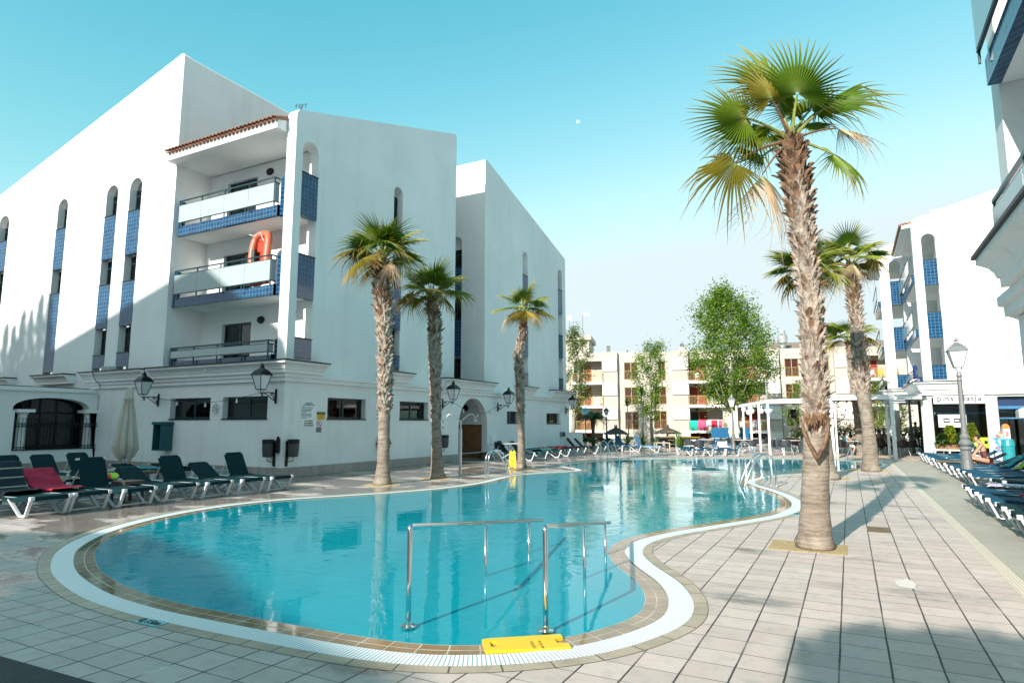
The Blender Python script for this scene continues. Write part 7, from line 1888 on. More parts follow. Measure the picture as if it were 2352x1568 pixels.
# single inclined grab rail
a = G(*LC(1748, 196)); b = G(*LB(1478, 150)); ht = .95
o = empty('grab_rail', a, 'single arched grab rail behind the right bank ladder', 'grab rail')
m = MB(); m.tube(smooth_path([a, a.lerp(b, .35) + Vector((0, 0, .75)), a.lerp(b, .62) + Vector((0, 0, .98)), a.lerp(b, .85) + Vector((0, 0, .90)), a.lerp(b, 1.0) + Vector((0, 0, .62))]), .027, 10); m.build('rail', STEEL, o, smooth=True)
m = MB(); m.lathe([(.11, 0), (.11, .012), (.05, .02)], a, 14); m.build('flange', STEEL, o)
def handrail(bases, tops, end, label):
    o = empty('handrail', G(*bases[0]), label, 'handrail', 'steel handrails of the pool steps')
    B = [G(*q) for q in bases]; T = [atD(t_[0], t_[1], fwd(p)) for t_, p in zip(tops, B)]
    # straight top bar through first and last post heads
    for i, t_ in enumerate(T): t_.x, t_.y = B[i].x, B[i].y
    e = T[-1] + (T[-1] - T[0]).normalized() * end
    m = MB(); t0 = T[0]; dr = (T[1] - T[0]).normalized()
    m.tube([B[0] - Vector((0, 0, .02))] + [B[0].lerp(t0, .5)] + smooth_path([t0 - Vector((0, 0, .08)), t0, t0 + dr * .08], 3)[0:] + [e], .0215, 14); m.build('top_bar', STEEL, o, smooth=True)
    m = MB(); m.tube([B[0] + Vector((0, 0, .0)), B[0] - Vector((0, 0, .33))], .0205, 12); m.build('lower_post', STEEL, o, smooth=True)
    for i in range(1, len(B)): m = MB(); dz = Vector((0, 0, .34 + .03 * i)); m.tube([T[i] - Vector((0, 0, .01)), B[i] - dz], .018, 12); m.build('post', STEEL, o, smooth=True)
    for p in B[:1]: m = MB(); m.lathe([(.062, .0), (.062, .012), (.026, .018), (.026, .05)], p - Vector((0, 0, .0)), 20); m.build('flange', STEEL, o)
HR = lambda x, y: (803.9 + .3418 * x, 1091 + .3418 * y)
handrail([HR(390, 1018), HR(911, 668), HR(1202, 512)], [HR(400, 340), HR(911, 330), HR(1203, 308)], .62, 'left steel handrail of the submerged steps')
handrail([HR(1315, 1050), HR(1577, 682), HR(1718, 528)], [HR(1325, 345), HR(1577, 335), HR(1718, 320)], .40, 'right steel handrail of the submerged steps')

# ================================================================ PERGOLA
PF = lambda x, y: ((2800 + .3401 * x) * .57422, (1500 + .3401 * y) * .57422)
per = empty('pergola', (-3.5, 34.2, 0), 'white flat roofed pergola over the dining terrace', 'pergola')
pz = 2.74
pA = G(*PF(845, 952)); pB = G(*PF(1568, 985)); pB = Vector((-.72, 33.6, 0)); pC = Vector((1.78, 33.9, 0)); pA = Vector((-3.6, 34.6, 0))
def post(p, h=pz, w_=.10):
    m = MB(); m.box(p.x - w_ / 2, p.x + w_ / 2, p.y - w_ / 2, p.y + w_ / 2, 0, h); m.build('post', WHITE2, per)
for k in range(5): q = G(*PF([845, 910, 968, 1020, 1072][k], 952 - 22 * k)); 
for k in range(5): post(pA + (Vector((-.35, 1, 0)).normalized() * 2.0 * k))
post(pB, w_=.14); post(pB + Vector((.16, .3, 0)), w_=.08); post(pC, w_=.16); post(pC + Vector((-.2, .5, 0)), w_=.10)
bk0 = Vector((-6.2, 43, 0)); bk2 = Vector((1.9, 41, 0)); bk1 = Vector((-1.2, 42, 0)); post(bk1); post(bk2)
m = MB(); m.bar(pA + Vector((-.06, 0, pz - .05)), pB + Vector((.0, 0, pz - .05)), .12, .16); m.bar(pB + Vector((0, 0, pz + .05)), pC + Vector((1.2, .2, pz + .06)), .12, .16); m.bar(pA + Vector((0, .06, pz - .03)), bk0 + Vector((0, 0, pz - .03)), .1, .14); m.bar(pB + Vector((0, .06, pz - .02)), bk1 + Vector((0, 0, pz - .02)), .1, .14); m.bar(pC + Vector((0, .1, pz - .02)), bk2 + Vector((0, 0, pz - .02)), .1, .14)
m.build('beam', WHITE2, per)
def slab(P_, z, t_, name, mat, par):
    m = MB(); n = len(P_); m.add([Vector((p.x, p.y, z)) for p in P_] + [Vector((p.x, p.y, z + t_)) for p in P_], [tuple(range(n - 1, -1, -1)), tuple(range(n, 2 * n))] + [(i, (i + 1) % n, n + (i + 1) % n, n + i) for i in range(n)]); return m.build(name, mat, par)
slab([pA, pB, bk1, bk0], pz + .04, .05, 'canopy', simple('translucent_canopy', (.62, .62, .60), .7, var=.1), per)
slab([pB + Vector((0, .1, 0)), pC + Vector((1.4, .2, 0)), Vector((3.0, 40.2, 0)), bk1], pz + .15, .05, 'canopy', MATS['translucent_canopy'], per)
for k in range(7):
    a = pA.lerp(pB, (k + .5) / 7); b = bk0.lerp(bk1, (k + .5) / 7); m = MB(); m.bar(Vector((a.x, a.y, pz - .0)), Vector((b.x, b.y, pz - .0)), .04, .07); m.build('rafter', GREYMET, per)
    a = pB.lerp(pC, (k + .5) / 7); b = bk1.lerp(bk2, (k + .5) / 7); m = MB(); m.bar(Vector((a.x, a.y, pz + .08)), Vector((b.x, b.y, pz + .08)), .04, .07); m.build('rafter', GREYMET, per)
# loudspeaker under the pergola, glass globe lamps
p = atD(*PT(490, 605), 38); m = MB(); m.box(p.x - .16, p.x + .16, p.y - .15, p.y + .15, p.z - .25, p.z + .25); o = m.build('loudspeaker', BLACK, loc=p.copy(), bevel=.02); tag(o, 'black loudspeaker hanging under the left part of the pergola', 'loudspeaker')
m = MB(); m.lathe([(.001, 0), (.10, .0), (.11, .02), (.06, .035)], (0, 0, 0), 16)
for v_ in m.v: v_.xyz = p + RT * v_.x - FW * (v_.z + .17) + Vector((0, 0, v_.y))
m.build('cone', GREYMET, o)
festoon(pB + Vector((.1, .5, pz - .1)), bk2 + Vector((0, -2, pz - .15)), .5, 8, 'string of clear bulbs hanging under the pergola roof')
a = atD(*CT(1400, 560), 46); b = atD(*CT(1760, 560), 44)
for i, (x, y) in enumerate(((1470, 545), (1545, 590), (1600, 573), (1748, 570))):
    p = atD(*CT(x, y), 42); m = MB(); m.lathe([(.01, .42), (.03, .30), (.03, .22), (.10, .19), (.15, .10), (.16, .0), (.12, -.10), (.03, -.15)], p, 14); o = m.build('globe_lamp', FROST, loc=p.copy()); tag(o, 'clear globe lamp hanging before the apartment balconies, %s from the left' % ORDN[i], 'globe lamp', 'hanging globe lamps')
def globe_post(x, y, yb, D, lab):
    b = atD(x, yb, D); b.z = 0; h = atD(x, y, D).z; o = empty('globe_street_lamp', b, lab, 'street lamp'); m = MB(); m.tube([b, b + Vector((0, 0, h - .2))], .045, 8); m.build('post', GREYMET, o)
    m = MB(); m.lathe([(.05, -.33), (.2, -.3), (.30, -.15), (.33, 0), (.30, .0)], b + Vector((0, 0, h)), 18); m.build('lamp_glass', FROST, o); m = MB(); m.lathe([(.31, .002), (.29, .14), (.2, .26), (.04, .33)], b + Vector((0, 0, h)), 18); m.build('reflector', simple('teal_mirror', (.10, .38, .45), .15, .5), o)
globe_post(*Z5(338, 815), 1005, 50, 'globe street lamp with blue tinted top left of the date palm')
globe_post(*PT(120, 528), 1005, 46, 'globe street lamp with blue tinted top behind the left pergola post')

# ================================================================ TERRACE FURNISHINGS
m = MB(); a = atD(*CT(965, 980), 44); b = atD(*CT(1560, 980), 44); a.z = b.z = 0
m.bar(a + Vector((0, 0, .68)), b + Vector((0, 0, .68)), .06, 1.3)
for k in range(23): c = a.lerp(b, (k + .5) / 23); m.bar(c - FW * .045 + Vector((0, 0, .03)), c - FW * .045 + Vector((0, 0, 1.33)), .035, .02, RT)
o = m.build('board_fence', BLUEP, loc=a.copy()); tag(o, 'bright blue boarded counter screen behind the terrace tables', 'fence')
def menu_board(x0, x1, y0, y1, D, lab, kind):
    a = atD(*CT(x0, y1), D); b = atD(*CT(x1, y1), D); a.z = b.z = .05; h = atD(*CT(x0, y0), D).z; c = (a + b) / 2
    o = empty('bar_cabinet', Vector((c.x, c.y, 0)), lab, 'cabinet', 'black cabinets behind the far bank'); r = (b - a).normalized(); L = (b - a).length
    m = MB()
    def rb2(u0, u1, z0, z1, d0, d1): mm = (a + r * (u0 + u1) / 2 + FW * (d0 + d1) / 2); m.obox(Vector((mm.x, mm.y, (z0 + z1) / 2)), r * (u1 - u0) / 2, FW * (d1 - d0) / 2, Vector((0, 0, (z1 - z0) / 2)))
    rb2(0, L, .05, h - .12, .35, .40); rb2(0, .05, .05, h - .12, 0, .35); rb2(L - .05, L, .05, h - .12, 0, .35); rb2(0, L, h - .12, h, -.05, .45)
    if kind == 'shelf': rb2(0, L * .55, .1, h - .12, -.01, .03)
    m.build('body', BLACK, o)
    m = MB()
    if kind == 'shelf':
        for k in range(4): rb2(L * .56, L - .06, .25 + .27 * k, .28 + .27 * k, 0, .34)
        rb2(0, L, h - .06, h - .03, -.06, -.052); m.build('shelf', simple('pale_wood', (.5, .36, .2), .6), o)
        for i, l in enumerate(('Mojitos', 'Sangria', 'Cocktails', 'Cerveza')): pass
        m = MB(); rg = random.Random(3)
        for k in range(7): w_ = rg.uniform(.08, .2); rb2(L * .27 - w_ / 2, L * .27 + w_ / 2, h - .35 - .10 * k, h - .31 - .10 * k, -.016, -.012)
        for k in range(7): aa = 2 * PI * k / 7; rb2(L * .27 + .08 * math.cos(aa) - .02, L * .27 + .08 * math.cos(aa) + .02, .3 + .10 * math.sin(aa) - .02, .3 + .1 * math.sin(aa) + .03, -.016, -.012)
        m.build('chalk_writing', INKW, o)
    else:
        rb2(.18, L - .22, .15, h - .18, -.02, .02); m.build('pale_panel', simple('pale_quilted_panel', (.62, .68, .66), .5, bmp=.4), o)
        m = MB(); rb2(0, L, h - .06, h - .03, -.06, -.052); m.build('gold_edge', SIGNY, o)
menu_board(150, 400, 962, 1180, 42, 'black shelved bar cabinet with chalk writing on the far bank', 'shelf')
menu_board(500, 785, 962, 1165, 41, 'black cabinet with a pale quilted front on the far bank', 'panel')
def thatch(x, y_tip, y_rim, x0, x1, yb, D, lab, mat=THATCH):
    b = atD(x, yb, D); b.z = 0; zt = atD(x, y_tip, D).z; zr = atD(x, y_rim, D).z; r = (atD(x1, y_rim, D) - atD(x0, y_rim, D)).length / 2
    o = empty('thatched_sunshade', b, lab, 'sunshade', 'thatched sunshades'); m = MB(); m.tube([b, b + Vector((0, 0, zt - .3))], .07, 9); m.build('post', BOOTB, o)
    m = MB(); n_ = 40; prf = [(r, zr), (r * 1.0, zr + .04), (r * .8, zr + (zt - zr) * .26), (r * .5, zr + (zt - zr) * .48), (r * .22, zr + (zt - zr) * .68), (r * .10, zr + (zt - zr) * .78), (r * .13, zt - .02)]
    rg = random.Random(int(x)); vs = []
    for k, (rr_, z_) in enumerate(prf):
        for j in range(n_): a_ = 2 * PI * j / n_; q = rr_ * (1 + rg.uniform(-.02, .02)); vs.append(b + Vector((math.cos(a_) * q, math.sin(a_) * q, z_ + (rg.uniform(-.07, .0) if k == 0 else rg.uniform(-.015, .015)) + (rg.uniform(-.1, .15) if k == 6 else 0))))
    vs2 = [v_ - Vector((0, 0, .07)) for v_ in vs[:n_]]
    m.add(vs, [(k * n_ + j, k * n_ + (j + 1) % n_, (k + 1) * n_ + (j + 1) % n_, (k + 1) * n_ + j) for k in range(6) for j in range(n_)])
    for i in range(420):
        a_ = rg.uniform(0, 6.28); t_ = rg.random() ** .6; rr_ = r * (.15 + .87 * t_); z_ = zr + (zt - zr) * (.70 * (1 - t_) ** 1.15); q = b + Vector((math.cos(a_) * rr_, math.sin(a_) * rr_, z_ + .02)); d = Vector((math.cos(a_), math.sin(a_), -.5)).normalized(); s_ = d.cross(Vector((0, 0, 1))).normalized() * .025
        m.add([q - s_, q + s_, q + d * rg.uniform(.12, .3)], [(0, 1, 2)])
    for i in range(26):
        a_ = rg.uniform(0, 6.28); q = b + Vector((0, 0, zt - .15)); d = Vector((math.cos(a_) * .5, math.sin(a_) * .5, 1)).normalized(); s_ = d.cross(Vector((1, .2, 0))).normalized() * .02; m.add([q - s_, q + s_, q + d * rg.uniform(.15, .4)], [(0, 1, 2)])
    m.build('thatch', mat, o)
THPALE = simple('bleached_thatch', (.42, .33, .24), .95, var=.4, scale=25, bmp=.8)
z = lambda x, y: Z5(x, y)
thatch(z(622, 0)[0], z(0, 945)[1], z(0, 1022)[1], z(515, 0)[0], z(735, 0)[0], 1020, 44, 'dark thatched sunshade right of the date palm')
thatch(z(1108, 0)[0], z(0, 945)[1], z(0, 1016)[1], z(985, 0)[0], z(1232, 0)[0], 1018, 43, 'dark thatched sunshade above the shelved bar cabinet')
thatch(z(1735, 0)[0], z(0, 960)[1], z(0, 1008)[1], z(1610, 0)[0], z(1868, 0)[0], 1010, 50, 'thatched sunshade behind the closed white parasol', simple('mid_thatch', (.2, .15, .11), .95, var=.4, scale=25, bmp=.8))
thatch(PT(1388, 0)[0], PT(0, 768)[1], PT(0, 868)[1], PT(1262, 0)[0], PT(1512, 0)[0], 1012, 42, 'pale bleached thatched sunshade behind the seated man', THPALE)
thatch(PT(560, 0)[0], PT(0, 790)[1], PT(0, 875)[1], PT(450, 0)[0], PT(700, 0)[0], 1012, 44, 'dark thatched sunshade seen between the left pergola posts')
thatch(PT(1905, 0)[0], PT(0, 800)[1], PT(0, 868)[1], PT(1800, 0)[0], PT(2010, 0)[0], 1012, 45, 'thatched sunshade in the shade at the right of the pergola')
# closed white parasol behind the terrace lamp
b = atD(CT(1330, 0)[0], 1025, 43); b.z = 0; top = atD(*CT(1325, 555), 43).z; lo = atD(*CT(1325, 970), 43).z
o = empty('closed_parasol', b, 'closed white parasol behind the terrace lamp post', 'parasol'); m = MB(); m.tube([b, b + Vector((0, 0, top))], .03, 7); m.build('pole', WPLAST, o)
m = MB(); n_ = 40; vs = []
for k, (t_, r_) in enumerate([(0, .05), (.1, .16), (.35, .22), (.6, .31), (.8, .40), (.92, .38), (1, .25)]):
    for j in range(n_): a_ = 2 * PI * j / n_; f_ = .6 + .4 * abs(math.cos(a_ * 4)); vs.append(b + Vector((math.cos(a_) * r_ * f_, math.sin(a_) * r_ * f_, top + (lo - top) * t_ + (.1 * math.cos(a_ * 4) if k > 4 else 0))))
m.add(vs, [(k * n_ + j, k * n_ + (j + 1) % n_, (k + 1) * n_ + (j + 1) % n_, (k + 1) * n_ + j) for k in range(6) for j in range(n_)]); m.build('canopy', CREAMTOW, o, smooth=True)
# wooden play frame, small wooden table, counter top things
p = atD(*CT(1180, 975), 48); p.z = 0; m = MB(); hh = atD(*CT(1180, 895), 48).z
for s_ in (-.75, .75): m.bar(p + RT * s_ * 1.25, p + RT * s_ + Vector((0, 0, hh)), .08, .08)
m.bar(p - RT * .8 + Vector((0, 0, hh)), p + RT * .8 + Vector((0, 0, hh)), .08, .08)
for k in range(3): m.bar(p - RT * .9 + Vector((0, 0, .4 + .35 * k)), p + RT * .9 + Vector((0, 0, .4 + .35 * k)), .05, .05)
o = m.build('climbing_frame', simple('yellowish_wood', (.42, .30, .08), .6, var=.2), loc=p.copy()); tag(o, 'yellowish wooden climbing frame behind the blue boarding', 'climbing frame')
p = G(*CT(190, 1195)); o = empty('wooden_table', p, 'small pale wooden table beside the pale blue sunbed', 'table'); m = MB(); m.obox(p + Vector((0, 0, .5)), RT * .42, FW * .3, Vector((0, 0, .025))); m.build('table_top', simple('bleached_wood', (.5, .45, .34), .7, var=.2), o)
for a_ in (-1, 1):
    for b_ in (-1, 1): m = MB(); m.obox(p + RT * .38 * a_ + FW * .25 * b_ + Vector((0, 0, .24)), RT * .03, FW * .03, Vector((0, 0, .24))); m.build('leg', MATS['bleached_wood'], o)
# towels hung over the far balcony rails
def hung(uq, wq, hq, yq, mat, lab, off=0):
    u0, u1 = fu(uq, yq), fu(uq + wq, yq); zt_ = SLZ[2] + 1.02; rg = random.Random(uq)
    m = MB(); n_ = 8; vs = []
    for i in range(n_ + 1):
        u_ = u0 + (u1 - u0) * i / n_
        for (dz, dy) in ((-hq * .35, -.63), (0, -.64), (.02, -.68), (0, -.72), (-hq * (1 + .06 * math.sin(i)) - (.1 * i / n_ if off else 0), -.735 - .02 * math.sin(i * 1.5))): vs.append((u_, dy, zt_ + dz))
    m.add(vs, [(i * 5 + j, i * 5 + j + 1, (i + 1) * 5 + j + 1, (i + 1) * 5 + j) for i in range(n_) for j in range(4)])
    p = P0 + U * ((u0 + u1) / 2) + NF * -.7 + Vector((0, 0, zt_)); 
    pts = [P0 + U * v_.x + NF * v_.y + Vector((0, 0, v_.z)) for v_ in m.v]; m2_ = MB(); m2_.v = pts; m2_.f = m.f; o = m2_.build('towel', mat, loc=p, smooth=True); sd = o.modifiers.new('thick', 'SOLIDIFY'); sd.thickness = .02
    tag(o, lab, 'towel', 'laundry on the far balcony rails')
hung(1318, 68, 1.0, 950, T_GREEN, 'sea green towel hanging from the far balcony rail'); hung(1388, 78, .9, 950, T_PINK, 'pink towel hanging beside the green one on the far balcony', 1); hung(1467, 46, .62, 950, T_WHITE, 'white cloth between the pink and red towels on the far balcony'); hung(1515, 54, .72, 950, REDTOW, 'red towel on the far balcony rail'); hung(1585, 28, .9, 950, T_PINK, 'narrow pink cloth at the right end of the towel balcony')
hung(1570, 14, .6, 950, T_WHITE, 'small white cloth beside the narrow pink one'); hung(1905, 45, .8, 950, T_WB, 'patterned white cloth on the balcony right of the tall poplar'); hung(1955, 30, .95, 950, LIME, 'lime cloth on the balcony right of the tall poplar')
# plastic garden chairs on the far balconies
def garden_chair(u_, zf, lab, mat=WPLAST):
    p = P0 + U * u_ + NF * .1 + Vector((0, 0, zf)); o = empty('plastic_chair', p, lab, 'chair', 'plastic chairs on the far balconies'); m = MB()
    m.obox(p + Vector((0, 0, .42)), U * .24, NF * .22, Vector((0, 0, .02))); m.build('seat', mat, o); m = MB(); m.obox(p + NF * .22 + Vector((0, 0, .66)), U * .24, NF * .02, Vector((0, 0, .24))); m.build('backrest', mat, o)
    for a_ in (-1, 1):
        for b_ in (-1, 1): m = MB(); m.obox(p + U * .21 * a_ + NF * .19 * b_ + Vector((0, 0, .21)), U * .025, NF * .025, Vector((0, 0, .21))); m.build('leg', mat, o)
garden_chair(fu(1810, 930), SLZ[2], 'white plastic chair on the lowest balcony right of the tall poplar'); garden_chair(fu(1925, 930), SLZ[2], 'white plastic chair behind laundry on the far balcony'); garden_chair(fu(440, 700), SLZ[1], 'white plastic chair on the middle balcony behind the dark poplar'); garden_chair(fu(1385, 480), SLZ[0], 'white plastic chair on the top balcony left of the tall poplar')
garden_chair(fu(3040, 480), SLZ[0], 'white plastic chair on the balcony beside the distant wing'); garden_chair(fu(3120, 480), SLZ[0], 'yellow plastic chair on the balcony beside the distant wing', SIGNY)

# ================================================================ ITEMS AT THE HOTEL SHOP FRONT
Q = lambda x, y: ((3750 + .2552 * x) * .57422, (1500 + .2552 * y) * .57422)
def oy(q, Y): return onY(*Q(*q), Y)
a = oy((5, 618), PY - .15); b = oy((412, 815), PY - .15); m = MB(); m.box(a.x, b.x + .12, PY - .17, PY - .13, b.z, a.z); o = m.build('map_board', SIGNW, loc=Vector(((a.x + b.x) / 2, PY - .15, a.z))); tag(o, 'hanging white board with two black diagrams under the hotel sign', 'sign')
m = MB(); W_ = b.x - a.x; H_ = a.z - b.z
for cx_ in (.33, .75): m.box(a.x + W_ * (cx_ - .13), a.x + W_ * (cx_ + .13), PY - .176, PY - .171, b.z + H_ * .36, b.z + H_ * .72); m.box(a.x + W_ * (cx_ - .01), a.x + W_ * (cx_ + .015), PY - .174, PY - .171, b.z + H_ * .12, a.z - H_ * .05)
m.build('diagram', INK, o)
m = MB()
for cx_ in (.33, .75): m.lathe([(.001, 0), (W_ * .10, 0), (W_ * .10, .003), (.001, .003)], (0, 0, 0), 14); [setattr(v_, 'xyz', Vector((a.x + W_ * cx_ + v_.x, PY - .1765 - v_.z, b.z + H_ * .54 + v_.y * .35))) for v_ in m.v[-56:]]
m.build('pale_oval', SIGNW, o)
# ice cream poster board, orange topped dispenser, teal bins
a = oy((858, 880), 33.0); b = oy((1040, 1200), 33.0)
def postermat():
    m, t, p = newmat('colourful_poster'); v = objvec(t, (9, 9, 9)); vo = N(t, 'ShaderNodeTexVoronoi'); vo.inputs['Scale'].default_value = 1; t.links.new(v, vo.inputs['Vector'])
    cr = N(t, 'ShaderNodeValToRGB'); cr.color_ramp.interpolation = 'CONSTANT'; cols = [(.08, .45, .75), (.65, .12, .12), (.75, .8, .85), (.05, .3, .65), (.7, .45, .25), (.55, .75, .85)]
    while len(cr.color_ramp.elements) < 6: cr.color_ramp.elements.new(.5)
    for i, c in enumerate(cols): cr.color_ramp.elements[i].position = i / 6; cr.color_ramp.elements[i].color = (*c, 1)
    s = N(t, 'ShaderNodeSeparateXYZ'); t.links.new(vo.outputs['Color'], s.inputs[0]); t.links.new(s.outputs[0], cr.inputs[0]); t.links.new(cr.outputs[0], p.inputs['Base Color']); p.inputs['Roughness'].default_value = .3; return m
o = empty('ice_cream_board', Vector(((a.x + b.x) / 2, 33, 0)), 'colourful blue ice cream poster board beside the round column', 'poster board'); m = MB(); m.box(a.x, b.x, 32.98, 33.03, b.z, a.z); m.build('poster', postermat(), o); m = MB(); m.box(a.x + .03, b.x - .03, 33.0, 33.1, 0, b.z); m.box(a.x - .2, a.x + .5, 32.9, 33.3, 0, .12); m.build('stand', WPLAST, o)
a = oy((1015, 770), 33.6); b = oy((1150, 1060), 33.6); o = empty('dispenser', Vector(((a.x + b.x) / 2, 33.6, 0)), 'white dispenser with an orange top by the hotel entrance', 'vending machine'); m = MB(); m.box(a.x, b.x, 33.5, 33.9, 0, a.z - .18); m.build('body', WPLAST, o, bevel=.02)
m = MB(); r_ = (b.x - a.x) / 2; m.plate([((a.x + b.x) / 2 + r_ * math.cos(t_), a.z - .18 + .2 * math.sin(t_)) for t_ in [PI * k / 12 for k in range(13)]], [], lambda u, v, d: (u, 33.5 + d, v), .4); m.build('top', simple('orange_plastic', (.75, .22, .03), .4), o); m = MB(); m.box(a.x + .06, b.x - .06, 33.49, 33.495, a.z - .5, a.z - .3); m.box(a.x + .06, b.x - .06, 33.49, 33.495, a.z - .62, a.z - .58); m.build('label_panel', simple('pale_red', (.5, .2, .2), .5), o)
a = oy((1045, 1020), 32.6); b = oy((1160, 1095), 32.6); m = MB(); xc_ = (a.x + b.x) / 2; m.lathe([(.20, .0), (.22, .7), (.24, .72), (.20, .95), (.12, 1.0)], (xc_, 32.6, 0), 16); o = m.build('waste_bin', simple('teal_plastic', (.02, .30, .34), .4), loc=Vector((xc_, 32.6, 0))); tag(o, 'teal lidded waste bin beside the ice cream board', 'waste bin')
# lime counter behind the planter
a = oy((600, 975), 35.2); b = oy((815, 1105), 35.2); m = MB(); m.box(a.x - .3, b.x, 35.2, 35.5, b.z - .1, a.z); o = m.build('lime_counter', LIME, loc=Vector((a.x, 35.2, 0))); tag(o, 'lime green counter at the hotel shop front', 'counter'); m = MB(); m.box(a.x + .3, a.x + .42, 35.19, 35.195, a.z - .28, a.z - .14); m.build('notch', BLACK, o)
# planter with yellow green shrubs
a = oy((-20, 1105), 33.2); b = oy((440, 1140), 33.2); m = MB(); m.box(a.x, b.x, 33.0, 33.4, b.z - .05, a.z + .06); pl_ = m.build('planter', TERRA, loc=Vector((a.x, 33.2, 0))); tag(pl_, 'terracotta planter trough in front of the hotel windows', 'planter')
m = MB(); m.box(a.x - .2, b.x + .6, 32.98, 33.42, b.z - .13, b.z - .06)
for k in range(4): x_ = a.x - .1 + (b.x - a.x + .6) * k / 3; m.box(x_ - .03, x_ + .03, 33.0, 33.4, 0, b.z - .13)
o = m.build('bench', CREAMTOW, loc=Vector((a.x, 33.2, 0))); tag(o, 'long pale bench under the terracotta planter', 'bench')
def shrub(q, Y, w_, zlo, zhi, lab, mat, n=500, seed=0, leaf=.09):
    c = onY(*Q(q, 1000), Y); rg = random.Random(seed); o = empty('shrub', Vector((c.x, Y, 0)), lab, 'shrub', 'shrubs in front of the hotel windows'); m = MB(); m.tube([(c.x, Y, .3), (c.x, Y, zhi * .8)], [.03, .01], 5); m.build('stem', TREEB, o); m = MB()
    for i in range(n):
        z_ = rg.uniform(zlo, zhi); t_ = (z_ - zlo) / (zhi - zlo); r_ = w_ * (1 - t_ * .6) * math.sqrt(rg.random()); a_ = rg.uniform(0, 6.28); p = Vector((c.x + r_ * math.cos(a_), Y + r_ * .6 * math.sin(a_), z_)); u_ = Vector((rg.gauss(0, 1), rg.gauss(0, 1), rg.gauss(0, 1))).normalized(); v2 = u_.cross(Vector((.3, .2, 1))).normalized(); l_ = leaf * rg.uniform(.6, 1.2); m.add([p - u_ * l_, p + v2 * l_ * .5, p + u_ * l_, p - v2 * l_ * .5], [(0, 1, 2, 3)])
    m.build('leaves', mat, o)
zs1 = oy((0, 790), 33.2).z; zs2 = oy((0, 1120), 33.2).z
shrub(200, 33.2, .34, zs2 + .2, zs1, 'yellow green shrub left of the tall lamp post at the hotel windows', LEAFY, 520, 1); shrub(545, 33.2, .30, zs2 + .25, zs1 + .08, 'yellow green shrub right of the tall lamp post at the hotel windows', LEAFY, 520, 2)
shrub(80, 33.1, .38, zs2, zs2 + .55, 'grey green bushy plant at the left end of the planter', LEAF2, 420, 3); shrub(390, 33.1, .36, zs2, zs2 + .6, 'grey green bushy plant between the yellow shrubs', LEAF2, 420, 4)
# white parasol edge by the entrance
a = oy((1195, 555), 31.0); o = empty('open_parasol', Vector((a.x + 1.6, 31.0, 0)), 'white parasol edge cut off by the right picture border at the entrance', 'parasol'); m = MB(); cx_ = a.x + 1.5; m.lathe([(1.5, a.z - .28), (1.5, a.z), (.05, a.z + .75)], (cx_, 31, 0), 8, .3); m.build('canopy', CREAMTOW, o); m = MB(); m.tube([(cx_, 31, 0), (cx_, 31, a.z + .7)], .03, 8); m.build('pole', WPLAST, o)
# hedge seen through the pergola
m = MB(); rg = random.Random(77)
for i in range(2600):
    t_ = rg.random(); c = Vector((-3.2, 46.5, 0)).lerp(Vector((6, 43.5, 0)), t_); p = c + Vector((rg.uniform(-.4, .4), rg.uniform(-.3, .3), rg.random() ** .8 * 1.35)); u_ = Vector((rg.gauss(0, 1), rg.gauss(0, 1), rg.gauss(0, 1))).normalized(); v2 = u_.cross(Vector((.3, .2, 1))).normalized(); l_ = .13; m.add([p - u_ * l_, p + v2 * l_ * .5, p + u_ * l_, p - v2 * l_ * .5], [(0, 1, 2, 3)])
o = m.build('hedge', LEAF2, loc=Vector((0, 45, 0))); tag(o, 'dark low hedge behind the pergola dining area', 'hedge')
m = MB(); c = atD(1250, 1000, 50); 
# orange dinghy on the middle balcony
p = onY(*Z3(640, 790), 14.25); o = empty('inflatable_dinghy', Vector((p.x, 14.3, 5.9)), 'orange inflatable dinghy standing upright on the middle hotel balcony', 'inflatable boat')
cx_, cz_ = onY(*Z3(632, 850), 14.2).x, onY(*Z3(632, 905), 14.2).z
m = MB(); w_, h_ = .36, .86; ring = []
for k in range(36):
    a_ = 2 * PI * k / 36; c_, s_ = math.cos(a_), math.sin(a_); e = .55
    ring.append(Vector((cx_ + math.copysign(abs(c_) ** e, c_) * w_ + .06 * (s_ < 0), 14.15 + .12 * s_, cz_ + math.copysign(abs(s_) ** e, s_) * h_)))
m.tube(ring + ring[:1], .125, 12, cap=False); m.build('tube', ORANGE, o, smooth=True)
m = MB(); m.obox((cx_, 14.27, cz_), (w_, 0, 0), (0, .03, 0), (0, 0, h_)); m.build('floor', simple('deep_orange', (.45, .05, .02), .5), o); m = MB(); m.tube([(cx_ - w_ * .5, 14.1, cz_ + .3), (cx_ - w_ * .5, 14.12, cz_ - .9)], .09, 8); m.build('inner_ring', BLACK, o)
m = MB(); m.tube([(cx_ - w_ * .9, 13.98, cz_ + h_ * .95), (cx_ - .1, 13.96, cz_ + h_ * .86), (cx_ + .2, 13.97, cz_ + h_ * .95), (cx_ + w_ * 1.05, 13.98, cz_ + .5)], .012, 5); m.build('rope', INKW, o)
